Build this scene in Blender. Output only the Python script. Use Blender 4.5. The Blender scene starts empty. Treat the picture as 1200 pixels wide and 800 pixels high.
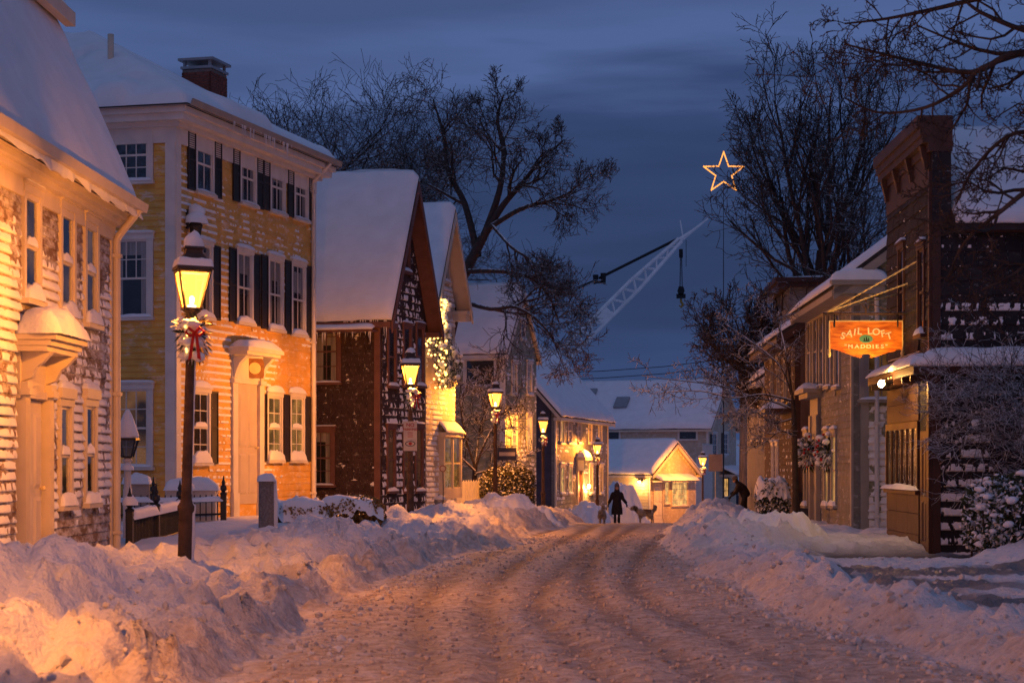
import bpy, bmesh, math, random
import numpy as np
from mathutils import Vector, Matrix
R = math.radians
random.seed(7)

# ------------------------------------------------------------------ camera, world, sun, exposure
scene = bpy.context.scene
col = scene.collection
FPX = 2333.0                      # focal length in pixels of a 1200 px wide frame (70 mm on 36 mm)
EYE = 1.6
HORIZ = 545.0
cam_d = bpy.data.cameras.new('camera')
cam_d.lens = 70.0; cam_d.sensor_width = 36.0
cam_d.shift_y = (HORIZ - 400.0) / 1200.0
cam_d.clip_start = 0.3; cam_d.clip_end = 5000
cam_d.dof.use_dof = True; cam_d.dof.focus_distance = 44.0; cam_d.dof.aperture_fstop = 4.5
cam = bpy.data.objects.new('camera', cam_d); col.objects.link(cam)
cam.location = (0, 0, EYE); cam.rotation_euler = (R(90), 0, 0)
scene.camera = cam

world = bpy.data.worlds.new('World'); scene.world = world; world.use_nodes = True
wn = world.node_tree.nodes; wl = world.node_tree.links
for n in list(wn): wn.remove(n)
w_out = wn.new('ShaderNodeOutputWorld'); w_bg = wn.new('ShaderNodeBackground')
w_sky = wn.new('ShaderNodeTexSky'); w_sky.sky_type = 'NISHITA'; w_sky.sun_disc = False
SUN_EL, SUN_AZ = 1.0, 200.0
w_sky.sun_elevation = R(SUN_EL); w_sky.sun_rotation = R(SUN_AZ)
w_sky.air_density = 1.2; w_sky.dust_density = 0.6; w_sky.ozone_density = 3.0
w_tc = wn.new('ShaderNodeTexCoord'); w_sep = wn.new('ShaderNodeSeparateXYZ')
wl.new(w_tc.outputs['Generated'], w_sep.inputs[0])
# cloud deck: flat streaks, darker bank low down, paler deck higher up (same all the way round)
w_map = wn.new('ShaderNodeMapping'); w_map.inputs['Scale'].default_value = (1.1, 1.1, 9.0); w_map.inputs['Rotation'].default_value = (R(4), R(7), 0.4)
wl.new(w_tc.outputs['Generated'], w_map.inputs[0])
w_n = wn.new('ShaderNodeTexNoise'); w_n.inputs['Scale'].default_value = 2.4; w_n.inputs['Detail'].default_value = 6; w_n.inputs['Roughness'].default_value = 0.5
wl.new(w_map.outputs[0], w_n.inputs['Vector'])
w_add = wn.new('ShaderNodeMath'); w_add.operation = 'MULTIPLY_ADD'      # noise*0.16 + elevation
w_add.inputs[1].default_value = 0.26
wl.new(w_n.outputs['Fac'], w_add.inputs[0]); wl.new(w_sep.outputs['Z'], w_add.inputs[2])
w_ramp = wn.new('ShaderNodeValToRGB')
cr = w_ramp.color_ramp
cr.elements[0].position = 0.07; cr.elements[0].color = (0.040, 0.062, 0.135, 1)
cr.elements[1].position = 0.60; cr.elements[1].color = (0.088, 0.118, 0.245, 1)
for p, c in ((0.175, (0.036, 0.066, 0.172)), (0.225, (0.024, 0.044, 0.118)), (0.27, (0.034, 0.060, 0.158)), (0.31, (0.078, 0.125, 0.30)), (0.36, (0.055, 0.088, 0.215))):
    e = cr.elements.new(p); e.color = (*c, 1)
wl.new(w_add.outputs[0], w_ramp.inputs[0])
w_sc = wn.new('ShaderNodeVectorMath'); w_sc.operation = 'SCALE'; w_sc.inputs['Scale'].default_value = 0.006
wl.new(w_sky.outputs[0], w_sc.inputs[0])
w_sum = wn.new('ShaderNodeVectorMath'); w_sum.operation = 'ADD'
w_cs = wn.new('ShaderNodeVectorMath'); w_cs.operation = 'SCALE'; w_cs.inputs['Scale'].default_value = 1.0
wl.new(w_ramp.outputs[0], w_cs.inputs[0])
wl.new(w_cs.outputs[0], w_sum.inputs[0]); wl.new(w_sc.outputs[0], w_sum.inputs[1])
wl.new(w_sum.outputs[0], w_bg.inputs['Color']); w_bg.inputs['Strength'].default_value = 1.0
wl.new(w_bg.outputs[0], w_out.inputs['Surface'])

sun_d = bpy.data.lights.new('dusk_sun', 'SUN'); sun_d.energy = 0.06; sun_d.angle = R(40); sun_d.color = (0.78, 0.82, 1.0)
sun = bpy.data.objects.new('dusk_sun', sun_d); col.objects.link(sun)
sun.rotation_euler = (R(42), 0, R(-20)); sun.location = (0, -20, 40)

vs = scene.view_settings
vs.view_transform = 'Standard'; vs.look = 'None'; vs.exposure = 0.0; vs.gamma = 1.0; vs.use_curve_mapping = False
scene.cycles.max_bounces = 6; scene.cycles.diffuse_bounces = 3; scene.cycles.glossy_bounces = 3
scene.cycles.transparent_max_bounces = 12; scene.cycles.sample_clamp_indirect = 4.0
scene.cycles.use_denoising = True
LAMP_W = 2300.0                    # street lamp power
LAMP_COL = (1.0, 0.305, 0.03)

# ------------------------------------------------------------------ helpers
def X_at(px, Y): return (px - 600.0) * Y / FPX
def Z_at(py, Y): return EYE - (py - HORIZ) * Y / FPX
def pt(px, py, Y): return Vector((X_at(px, Y), Y, Z_at(py, Y)))

def tag(o, label=None, cat=None, group=None, kind=None):
    if label: o['label'] = label
    if cat: o['category'] = cat
    if group: o['group'] = group
    if kind: o['kind'] = kind
    return o

def link(name, data, parent=None, M=None, mat=None):
    o = bpy.data.objects.new(name, data); col.objects.link(o)
    if parent is not None: o.parent = parent
    if M is not None: o.matrix_local = M
    if mat is not None and data is not None and not data.materials: data.materials.append(mat)
    return o

def empty(name, loc, rz=0.0, label=None, cat=None, group=None, kind=None):
    o = link(name, None); o.location = loc; o.rotation_euler = (0, 0, rz); o.empty_display_size = 0.2
    return tag(o, label, cat, group, kind)

def np_mesh(name, V, F, smooth=True):
    V = np.asarray(V, dtype=np.float32); F = np.asarray(F, dtype=np.int32)
    k = F.shape[1]
    me = bpy.data.meshes.new(name)
    me.vertices.add(len(V)); me.vertices.foreach_set('co', V.ravel())
    me.loops.add(F.size); me.loops.foreach_set('vertex_index', F.ravel())
    me.polygons.add(len(F))
    me.polygons.foreach_set('loop_start', np.arange(0, F.size, k, dtype=np.int32))
    me.update(calc_edges=True)
    me.polygons.foreach_set('use_smooth', np.full(len(F), smooth))
    me.validate()
    return me

class MB:
    """collects faces of one mesh"""
    def __init__(s): s.v = []; s.f = []
    def add(s, vs, fs):
        b = len(s.v); s.v += [tuple(v) for v in vs]; s.f += [tuple(i + b for i in f) for f in fs]; return s
    def box(s, x0, x1, y0, y1, z0, z1, M=None):
        if x0 > x1: x0, x1 = x1, x0
        if y0 > y1: y0, y1 = y1, y0
        if z0 > z1: z0, z1 = z1, z0
        vs = [(x0,y0,z0),(x1,y0,z0),(x1,y1,z0),(x0,y1,z0),(x0,y0,z1),(x1,y0,z1),(x1,y1,z1),(x0,y1,z1)]
        if M is not None: vs = [M @ Vector(v) for v in vs]
        return s.add(vs, [(3,2,1,0),(4,5,6,7),(0,1,5,4),(1,2,6,5),(2,3,7,6),(3,0,4,7)])
    def prism(s, poly, y0, y1):
        """poly of (x,z) extruded from y0 to y1"""
        n = len(poly)
        area = sum(poly[i][0]*poly[(i+1)%n][1] - poly[(i+1)%n][0]*poly[i][1] for i in range(n))
        if area < 0: poly = poly[::-1]
        if y0 > y1: y0, y1 = y1, y0
        vs = [(x, y0, z) for x, z in poly] + [(x, y1, z) for x, z in poly]
        fs = [tuple(range(n)), tuple(range(2*n-1, n-1, -1))]
        fs += [((i+1) % n, i, n+i, n+(i+1) % n) for i in range(n)]
        return s.add(vs, fs)
    def tube(s, pts, rad, n=8, cap=True):
        pts = [Vector(p) for p in pts]
        if not hasattr(rad, '__len__'): rad = [rad]*len(pts)
        rings = []; up = None
        for i, p in enumerate(pts):
            d = (pts[min(i+1, len(pts)-1)] - pts[max(i-1, 0)])
            d = d.normalized() if d.length > 1e-9 else Vector((0,0,1))
            if up is None: up = Vector((1,0,0)) if abs(d.x) < 0.8 else Vector((0,1,0))
            a = (up - d*up.dot(d)); a = a.normalized() if a.length > 1e-6 else d.orthogonal().normalized()
            b = d.cross(a); up = a
            rings.append([p + (a*math.cos(2*math.pi*k/n) + b*math.sin(2*math.pi*k/n))*rad[i] for k in range(n)])
        vs = [v for r in rings for v in r]; fs = []
        for i in range(len(pts)-1):
            for k in range(n):
                k2 = (k+1) % n
                fs.append((i*n+k, i*n+k2, (i+1)*n+k2, (i+1)*n+k))
        if cap:
            fs.append(tuple(range(n-1, -1, -1))); fs.append(tuple((len(pts)-1)*n+k for k in range(n)))
        return s.add(vs, fs)
    def lathe(s, prof, n=12, c=(0,0,0), rot=0.0):
        """prof of (r,z) from bottom to top"""
        vs = []; fs = []
        for r, z in prof:
            for k in range(n):
                a = 2*math.pi*k/n + rot
                vs.append((c[0]+r*math.cos(a), c[1]+r*math.sin(a), c[2]+z))
        for i in range(len(prof)-1):
            for k in range(n):
                k2 = (k+1) % n
                fs.append((i*n+k, i*n+k2, (i+1)*n+k2, (i+1)*n+k))
        fs.append(tuple(range(n-1, -1, -1))); fs.append(tuple((len(prof)-1)*n+k for k in range(n)))
        return s.add(vs, fs)
    def mesh(s, name, smooth=False):
        me = bpy.data.meshes.new(name); me.from_pydata(s.v, [], s.f)
        if smooth: me.polygons.foreach_set('use_smooth', [True]*len(me.polygons))
        me.update(); return me
    def build(s, name, mat, parent=None, M=None, smooth=False):
        return link(name, s.mesh(name, smooth), parent, M, mat)

# numpy value noise
def _h(ix, iy, seed):
    n = (ix.astype(np.int64)*374761393 + iy.astype(np.int64)*668265263 + int(seed)*1442695041) & 0x7fffffff
    n = ((n ^ (n >> 13)) * 1274126177) & 0x7fffffff
    n = ((n ^ (n >> 15)) * 2246822519) & 0x7fffffff
    return (n ^ (n >> 14)) .astype(np.float64) % 65536 / 65536.0
def vn(x, y, seed=0):
    x = np.asarray(x, dtype=np.float64); y = np.asarray(y, dtype=np.float64)
    ix = np.floor(x); iy = np.floor(y); fx = x-ix; fy = y-iy
    fx = fx*fx*fx*(fx*(fx*6-15)+10); fy = fy*fy*fy*(fy*(fy*6-15)+10)
    a = _h(ix, iy, seed); b = _h(ix+1, iy, seed); c = _h(ix, iy+1, seed); d = _h(ix+1, iy+1, seed)
    return (a*(1-fx)+b*fx)*(1-fy) + (c*(1-fx)+d*fx)*fy
def fbm(x, y, seed=0, o=4, g=0.5):
    s = 0.0; amp = 1.0; t = 0.0; f = 1.0
    for k in range(o):
        s = s + amp*vn(np.asarray(x)*f + 17.3*k, np.asarray(y)*f - 9.1*k, seed+k*13); t += amp; amp *= g; f *= 2.03
    return s/t
def worley(x, y, seed=0):
    x = np.asarray(x, dtype=np.float64); y = np.asarray(y, dtype=np.float64); ix = np.floor(x); iy = np.floor(y)
    best = np.full(x.shape, 9.0); rid = np.zeros(x.shape)
    for dx in (-1, 0, 1):
        for dy in (-1, 0, 1):
            cx = ix+dx; cy = iy+dy; d = (cx+_h(cx, cy, seed)-x)**2 + (cy+_h(cx, cy, seed+7)-y)**2
            m = d < best; best = np.where(m, d, best); rid = np.where(m, _h(cx, cy, seed+19), rid)
    return np.sqrt(best), rid
def sstep(a, b, x):
    t = np.clip((np.asarray(x, dtype=np.float64)-a)/(b-a), 0, 1); return t*t*(3-2*t)

# ------------------------------------------------------------------ materials
MAT = {}
def mk(name, c, rough=0.7, var=0.12, scale=3.0, bump=0.15, bscale=40.0, metal=0.0, stretch=(1,1,1), rnd=0.0, spec=0.3, dark=None):
    m = bpy.data.materials.new(name); m.use_nodes = True; nt = m.node_tree; N = nt.nodes; L = nt.links
    b = N['Principled BSDF']; b.inputs['Roughness'].default_value = rough; b.inputs['Metallic'].default_value = metal
    b.inputs['Specular IOR Level'].default_value = spec
    geo = N.new('ShaderNodeNewGeometry'); mp = N.new('ShaderNodeMapping'); mp.inputs['Scale'].default_value = stretch
    L.new(geo.outputs['Position'], mp.inputs[0])
    nz = N.new('ShaderNodeTexNoise'); nz.inputs['Scale'].default_value = scale; nz.inputs['Detail'].default_value = 5
    L.new(mp.outputs[0], nz.inputs['Vector'])
    rp = N.new('ShaderNodeValToRGB'); e = rp.color_ramp.elements
    lo = dark if dark else tuple(x*(1-var*1.6) for x in c); hi = tuple(min(1, x*(1+var)) for x in c)
    e[0].position = 0.3; e[0].color = (*lo, 1); e[1].position = 0.7; e[1].color = (*hi, 1)
    L.new(nz.outputs['Fac'], rp.inputs[0]); out = rp.outputs[0]
    if rnd > 0:
        oi = N.new('ShaderNodeObjectInfo'); hs = N.new('ShaderNodeHueSaturation')
        mr = N.new('ShaderNodeMapRange'); mr.inputs['To Min'].default_value = 1-rnd; mr.inputs['To Max'].default_value = 1+rnd
        L.new(oi.outputs['Random'], mr.inputs[0]); L.new(mr.outputs[0], hs.inputs['Value']); L.new(out, hs.inputs['Color']); out = hs.outputs[0]
    L.new(out, b.inputs['Base Color'])
    if bump > 0:
        n2 = N.new('ShaderNodeTexNoise'); n2.inputs['Scale'].default_value = bscale; n2.inputs['Detail'].default_value = 4
        L.new(mp.outputs[0], n2.inputs['Vector'])
        bp = N.new('ShaderNodeBump'); bp.inputs['Strength'].default_value = bump; bp.inputs['Distance'].default_value = 0.02
        L.new(n2.outputs['Fac'], bp.inputs['Height']); L.new(bp.outputs[0], b.inputs['Normal'])
    MAT[name] = m; return m
def mk_emit(name, c, s):
    m = bpy.data.materials.new(name); m.use_nodes = True; nt = m.node_tree; N = nt.nodes
    N.remove(N['Principled BSDF']); e = N.new('ShaderNodeEmission'); e.inputs[0].default_value = (*c, 1); e.inputs[1].default_value = s
    nt.links.new(e.outputs[0], N['Material Output'].inputs[0]); MAT[name] = m; return m

snow = mk('snow', (0.82, 0.84, 0.88), 0.55, 0.04, 2.0, 0.55, 22.0, spec=0.25)
bark = mk('bark', (0.06, 0.045, 0.04), 0.9, 0.3, 6, 0.5, 30)
brown_shingle = mk('brown_shingle', (0.13, 0.085, 0.065), 0.8, 0.25, 5, 0.35, 50, rnd=0.18, stretch=(1,1,0.3))
taupe_board = mk('taupe_board', (0.19, 0.12, 0.08), 0.75, 0.2, 4, 0.3, 50, rnd=0.15, stretch=(1,1,0.3))
yellow_board = mk('yellow_board', (0.66, 0.39, 0.085), 0.6, 0.10, 2.5, 0.2, 50, rnd=0.06)
dark_shingle = mk('dark_shingle', (0.050, 0.030, 0.030), 0.8, 0.25, 5, 0.4, 60, rnd=0.25)
maroon_trim = mk('maroon_trim', (0.16, 0.08, 0.07), 0.6, 0.15, 4, 0.2, 40)
cream_board = mk('cream_board', (0.52, 0.44, 0.33), 0.6, 0.1, 3, 0.2, 50, rnd=0.05)
green_board = mk('green_board', (0.23, 0.24, 0.17), 0.65, 0.12, 3, 0.2, 50, rnd=0.06)
umber_board = mk('umber_board', (0.20, 0.20, 0.19), 0.7, 0.15, 3, 0.25, 50, rnd=0.1)
grey_board = mk('grey_board', (0.26, 0.25, 0.24), 0.7, 0.12, 3, 0.2, 50, rnd=0.08)
navy_board = mk('navy_board', (0.06, 0.065, 0.10), 0.7, 0.15, 3, 0.2, 50)
white_paint = mk('white_paint', (0.66, 0.64, 0.61), 0.5, 0.06, 3, 0.08, 60)
cream_paint = mk('cream_paint', (0.60, 0.53, 0.43), 0.5, 0.06, 3, 0.08, 60)
door_paint = mk('door_paint', (0.50, 0.44, 0.39), 0.5, 0.05, 3, 0.08, 60)
tan_trim = mk('tan_trim', (0.33, 0.31, 0.28), 0.55, 0.08, 3, 0.1, 60)
shutter_paint = mk('shutter_paint', (0.035, 0.028, 0.026), 0.5, 0.2, 6, 0.1, 60)
charcoal_shingle = mk('charcoal_shingle', (0.022, 0.020, 0.024), 0.75, 0.25, 5, 0.4, 60, rnd=0.25)
oxblood_wood = mk('oxblood_wood', (0.070, 0.034, 0.026), 0.5, 0.2, 4, 0.15, 40)
panel_wood = mk('panel_wood', (0.075, 0.04, 0.03), 0.55, 0.2, 4, 0.2, 40, rnd=0.1)
red_door = mk('red_door', (0.34, 0.10, 0.05), 0.5, 0.1, 4, 0.1, 40)
roof_dark = mk('roof_dark', (0.04, 0.038, 0.04), 0.85, 0.2, 8, 0.4, 40)
brick_red = mk('brick_red', (0.24, 0.075, 0.05), 0.85, 0.25, 12, 0.4, 60, rnd=0.2)
mortar = mk('mortar', (0.20, 0.16, 0.14), 0.9, 0.15, 12, 0.3, 60)
iron = mk('iron', (0.018, 0.017, 0.017), 0.45, 0.2, 10, 0.15, 60, spec=0.5)
post_brown = mk('post_brown', (0.06, 0.04, 0.03), 0.5, 0.25, 8, 0.2, 60, spec=0.4)
granite = mk('granite', (0.22, 0.20, 0.19), 0.85, 0.25, 30, 0.4, 60)
metal_grey = mk('metal_grey', (0.30, 0.31, 0.33), 0.45, 0.08, 4, 0.05, 60, metal=0.4)
crane_paint = mk('crane_paint', (0.86, 0.86, 0.88), 0.6, 0.1, 1, 0.05, 20)
hedge_leaf = mk('hedge_leaf', (0.075, 0.075, 0.03), 0.7, 0.4, 9, 0.0, 20, spec=0.2)
rust_leaf = mk('rust_leaf', (0.27, 0.17, 0.06), 0.7, 0.4, 9, 0.0, 20, spec=0.2)
needle = mk('needle', (0.035, 0.06, 0.03), 0.7, 0.4, 20, 0.0, 20, spec=0.2)
ribbon_red = mk('ribbon_red', (0.45, 0.02, 0.02), 0.5, 0.1, 8, 0.0, 20)
coat_black = mk('coat_black', (0.016, 0.012, 0.014), 0.8, 0.25, 12, 0.2, 50)
trouser_dark = mk('trouser_dark', (0.02, 0.02, 0.025), 0.8, 0.2, 12, 0.2, 50)
hat_grey = mk('hat_grey', (0.12, 0.11, 0.115), 0.9, 0.2, 30, 0.4, 80)
skin_tone = mk('skin_tone', (0.48, 0.28, 0.20), 0.55, 0.05, 10, 0.0, 20)
hair_dark = mk('hair_dark', (0.05, 0.03, 0.02), 0.7, 0.2, 30, 0.2, 60)
fur_pale = mk('fur_pale', (0.42, 0.38, 0.33), 0.9, 0.25, 14, 0.6, 60)
fur_brown = mk('fur_brown', (0.22, 0.10, 0.045), 0.9, 0.3, 14, 0.6, 60)
fur_dark = mk('fur_dark', (0.03, 0.022, 0.02), 0.9, 0.3, 14, 0.6, 60)
curtain_white = mk('curtain_white', (0.42, 0.38, 0.34), 0.9, 0.25, 3, 0.3, 20, stretch=(6, 6, 0.3))
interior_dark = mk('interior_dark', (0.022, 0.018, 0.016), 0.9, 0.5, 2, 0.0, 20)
sign_face = mk('sign_face', (0.60, 0.52, 0.42), 0.5, 0.05, 6, 0.0, 20)
sign_red = mk('sign_red', (0.42, 0.03, 0.02), 0.5, 0.05, 6, 0.0, 20)
sign_back = mk('sign_back', (0.20, 0.17, 0.17), 0.5, 0.1, 6, 0.05, 20, metal=0.3)
gilt = mk('gilt', (0.85, 0.68, 0.30), 0.4, 0.05, 6, 0.0, 20)
letter_cream = mk('letter_cream', (0.86, 0.78, 0.52), 0.45, 0.04, 6, 0.0, 20)
oval_green = mk('oval_green', (0.10, 0.30, 0.20), 0.5, 0.08, 6, 0.0, 20)
black_paint = mk('black_paint', (0.01, 0.01, 0.01), 0.5, 0.1, 6, 0.0, 20)
hook_yellow = mk('hook_yellow', (0.35, 0.20, 0.03), 0.5, 0.1, 6, 0.0, 20)
cable_black = mk('cable_black', (0.012, 0.012, 0.014), 0.6, 0.1, 6, 0.0, 20)
plaque_wood = mk('plaque_wood', (0.28, 0.11, 0.04), 0.45, 0.2, 10, 0.1, 40)
pole_wood = mk('pole_wood', (0.24, 0.19, 0.14), 0.85, 0.25, 4, 0.4, 30, stretch=(3, 3, 0.3))
far_hill = mk('far_hill', (0.045, 0.045, 0.05), 0.9, 0.3, 0.05, 0.0, 1)
reflector_red = mk('reflector_red', (0.25, 0.05, 0.03), 0.4, 0.1, 6, 0.0, 20)

# soft wind-blown dusting of snow on painted boards
def dust(m, amount, scale=3.0, stretch=(1.0, 1.0, 2.5)):
    nt = m.node_tree; N = nt.nodes; L = nt.links; b = N['Principled BSDF']; src = b.inputs['Base Color'].links[0].from_socket
    geo = N.new('ShaderNodeNewGeometry'); mp = N.new('ShaderNodeMapping'); mp.inputs['Scale'].default_value = stretch; L.new(geo.outputs['Position'], mp.inputs[0])
    n1 = N.new('ShaderNodeTexNoise'); n1.inputs['Scale'].default_value = scale; n1.inputs['Detail'].default_value = 8; n1.inputs['Roughness'].default_value = 0.72; L.new(mp.outputs[0], n1.inputs['Vector'])
    mr = N.new('ShaderNodeMapRange'); mr.inputs['From Min'].default_value = 0.62-amount*0.35; mr.inputs['From Max'].default_value = 0.86-amount*0.35; mr.inputs['To Max'].default_value = 0.8; L.new(n1.outputs['Fac'], mr.inputs[0])
    mx = N.new('ShaderNodeMixRGB'); L.new(mr.outputs[0], mx.inputs[0]); L.new(src, mx.inputs[1]); mx.inputs[2].default_value = (0.78, 0.80, 0.84, 1); L.new(mx.outputs[0], b.inputs['Base Color'])
dust(taupe_board, 0.55); dust(yellow_board, 0.28); dust(umber_board, 0.2); dust(green_board, 0.3); dust(cream_board, 0.3); dust(dark_shingle, 0.10, 5.0); dust(charcoal_shingle, 0.06, 6.0)
# varnished sign board
sign_wood = mk('sign_wood', (0.72, 0.25, 0.028), 0.32, 0.35, 2.2, 0.05, 30, stretch=(2.0, 1, 9.0), dark=(0.42, 0.075, 0.008), spec=0.5)
# snow settled on dark stems: upward facing faces carry snow
def mk_snowy(name, c, thr=0.35, soft=0.25, nscale=9.0):
    m = mk(name, c, 0.85, 0.25, 8, 0.3, 40); nt = m.node_tree; N = nt.nodes; L = nt.links
    b = N['Principled BSDF']; src = b.inputs['Base Color'].links[0].from_socket
    geo = N.new('ShaderNodeNewGeometry'); sp = N.new('ShaderNodeSeparateXYZ'); L.new(geo.outputs['Normal'], sp.inputs[0])
    nz = N.new('ShaderNodeTexNoise'); nz.inputs['Scale'].default_value = nscale; L.new(geo.outputs['Position'], nz.inputs['Vector'])
    ad = N.new('ShaderNodeMath'); ad.operation = 'MULTIPLY_ADD'; ad.inputs[1].default_value = 0.9; L.new(nz.outputs['Fac'], ad.inputs[0]); L.new(sp.outputs['Z'], ad.inputs[2])
    mr = N.new('ShaderNodeMapRange'); mr.inputs['From Min'].default_value = thr+0.45; mr.inputs['From Max'].default_value = thr+0.45+soft; L.new(ad.outputs[0], mr.inputs[0])
    mx = N.new('ShaderNodeMixRGB'); L.new(mr.outputs[0], mx.inputs[0]); L.new(src, mx.inputs[1]); mx.inputs[2].default_value = (0.8, 0.82, 0.86, 1)
    L.new(mx.outputs[0], b.inputs['Base Color']); return m
bark_snowy = mk_snowy('bark_snowy', (0.06, 0.045, 0.04), 0.25)
bark_dusted = mk_snowy('bark_dusted', (0.055, 0.04, 0.036), 0.62)
hedge_snowy = mk_snowy('hedge_snowy', (0.07, 0.065, 0.03), 0.45, 0.2, 5)
needle_snowy = mk_snowy('needle_snowy', (0.04, 0.06, 0.03), 0.15, 0.3, 14)
post_snowy = mk_snowy('post_snowy', (0.11, 0.065, 0.042), 0.55, 0.2, 30)

def glass_mat(name, tint, refl):
    m = bpy.data.materials.new(name); m.use_nodes = True; nt = m.node_tree; N = nt.nodes; L = nt.links
    N.remove(N['Principled BSDF'])
    t = N.new('ShaderNodeBsdfTransparent'); t.inputs[0].default_value = (*tint, 1)
    g = N.new('ShaderNodeBsdfGlossy'); g.inputs['Roughness'].default_value = 0.03; g.inputs[0].default_value = (1, 1, 1, 1)
    nz = N.new('ShaderNodeTexNoise'); nz.inputs['Scale'].default_value = 1.6; bp = N.new('ShaderNodeBump'); bp.inputs['Strength'].default_value = 0.12; bp.inputs['Distance'].default_value = 0.05
    L.new(nz.outputs['Fac'], bp.inputs['Height']); L.new(bp.outputs[0], g.inputs['Normal'])
    lw_ = N.new('ShaderNodeLayerWeight'); pw = N.new('ShaderNodeMath'); pw.operation = 'POWER'; pw.inputs[1].default_value = 3.5
    L.new(lw_.outputs['Facing'], pw.inputs[0])
    a0 = N.new('ShaderNodeMath'); a0.operation = 'MULTIPLY_ADD'; a0.inputs[1].default_value = 0.75; a0.inputs[2].default_value = refl; a0.use_clamp = True
    L.new(pw.outputs[0], a0.inputs[0])
    ge = N.new('ShaderNodeNewGeometry'); iv = N.new('ShaderNodeMath'); iv.operation = 'SUBTRACT'; iv.inputs[0].default_value = 1.0; L.new(ge.outputs['Backfacing'], iv.inputs[1])
    ad = N.new('ShaderNodeMath'); ad.operation = 'MULTIPLY'; L.new(a0.outputs[0], ad.inputs[0]); L.new(iv.outputs[0], ad.inputs[1])
    mx = N.new('ShaderNodeMixShader'); L.new(ad.outputs[0], mx.inputs[0]); L.new(t.outputs[0], mx.inputs[1]); L.new(g.outputs[0], mx.inputs[2])
    L.new(mx.outputs[0], N['Material Output'].inputs[0]); MAT[name] = m; return m
glass = glass_mat('window_glass', (0.92, 0.93, 0.95), 0.10)

# lamp glass: clear ribbed glass that glows with the mantle behind it
def lamp_glass_mat():
    m = bpy.data.materials.new('lamp_glass'); m.use_nodes = True; nt = m.node_tree; N = nt.nodes; L = nt.links
    N.remove(N['Principled BSDF'])
    t = N.new('ShaderNodeBsdfTransparent'); t.inputs[0].default_value = (1, 0.96, 0.9, 1)
    e = N.new('ShaderNodeEmission'); e.inputs[0].default_value = (1.0, 0.43, 0.065, 1); e.inputs[1].default_value = 3.6
    mx = N.new('ShaderNodeMixShader'); mx.inputs[0].default_value = 0.5
    L.new(t.outputs[0], mx.inputs[1]); L.new(e.outputs[0], mx.inputs[2]); L.new(mx.outputs[0], N['Material Output'].inputs[0])
    MAT['lamp_glass'] = m; return m
lamp_glass = lamp_glass_mat()
dead_glass = glass_mat('dead_glass', (0.5, 0.5, 0.52), 0.1)
mantle_glow = mk_emit('mantle_glow', (1.0, 0.72, 0.36), 14.0)
bulb_glow = mk_emit('bulb_glow', (1.0, 0.62, 0.24), 60.0)
fairy_glow = mk_emit('fairy_glow', (1.0, 0.48, 0.10), 7.0)
star_glow = mk_emit('star_glow', (1.0, 0.36, 0.07), 1.9)
# uneven warm glow behind windows: lit rooms, and one painted reflection
def mk_room(name, c, s, scale=2.5, lo=0.12):
    m = mk_emit(name, c, s); nt = m.node_tree; N = nt.nodes; L = nt.links
    e = [n for n in N if n.type == 'EMISSION'][0]
    geo = N.new('ShaderNodeNewGeometry'); nz = N.new('ShaderNodeTexNoise'); nz.inputs['Scale'].default_value = scale; nz.inputs['Detail'].default_value = 3
    L.new(geo.outputs['Position'], nz.inputs['Vector'])
    mr = N.new('ShaderNodeMapRange'); mr.inputs['From Min'].default_value = 0.38; mr.inputs['From Max'].default_value = 0.66; mr.inputs['To Min'].default_value = s*lo; mr.inputs['To Max'].default_value = s*1.3
    L.new(nz.outputs['Fac'], mr.inputs[0]); L.new(mr.outputs[0], e.inputs[1]); return m
room_warm = mk_room('room_warm', (1.0, 0.50, 0.12), 1.3, 2.5, 0.5)
room_dim = mk_room('room_dim', (1.0, 0.42, 0.13), 0.14, 1.5)
room_bright = mk_room('room_bright', (1.0, 0.60, 0.18), 1.6, 3.0)
amber_glow = mk_room('amber_glow', (1.0, 0.45, 0.10), 0.42, 2.2, 0.35)  # glow standing in for yellow reflections in the yellow house panes
candle_glow = mk_emit('candle_glow', (1.0, 0.55, 0.15), 10.0)
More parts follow.
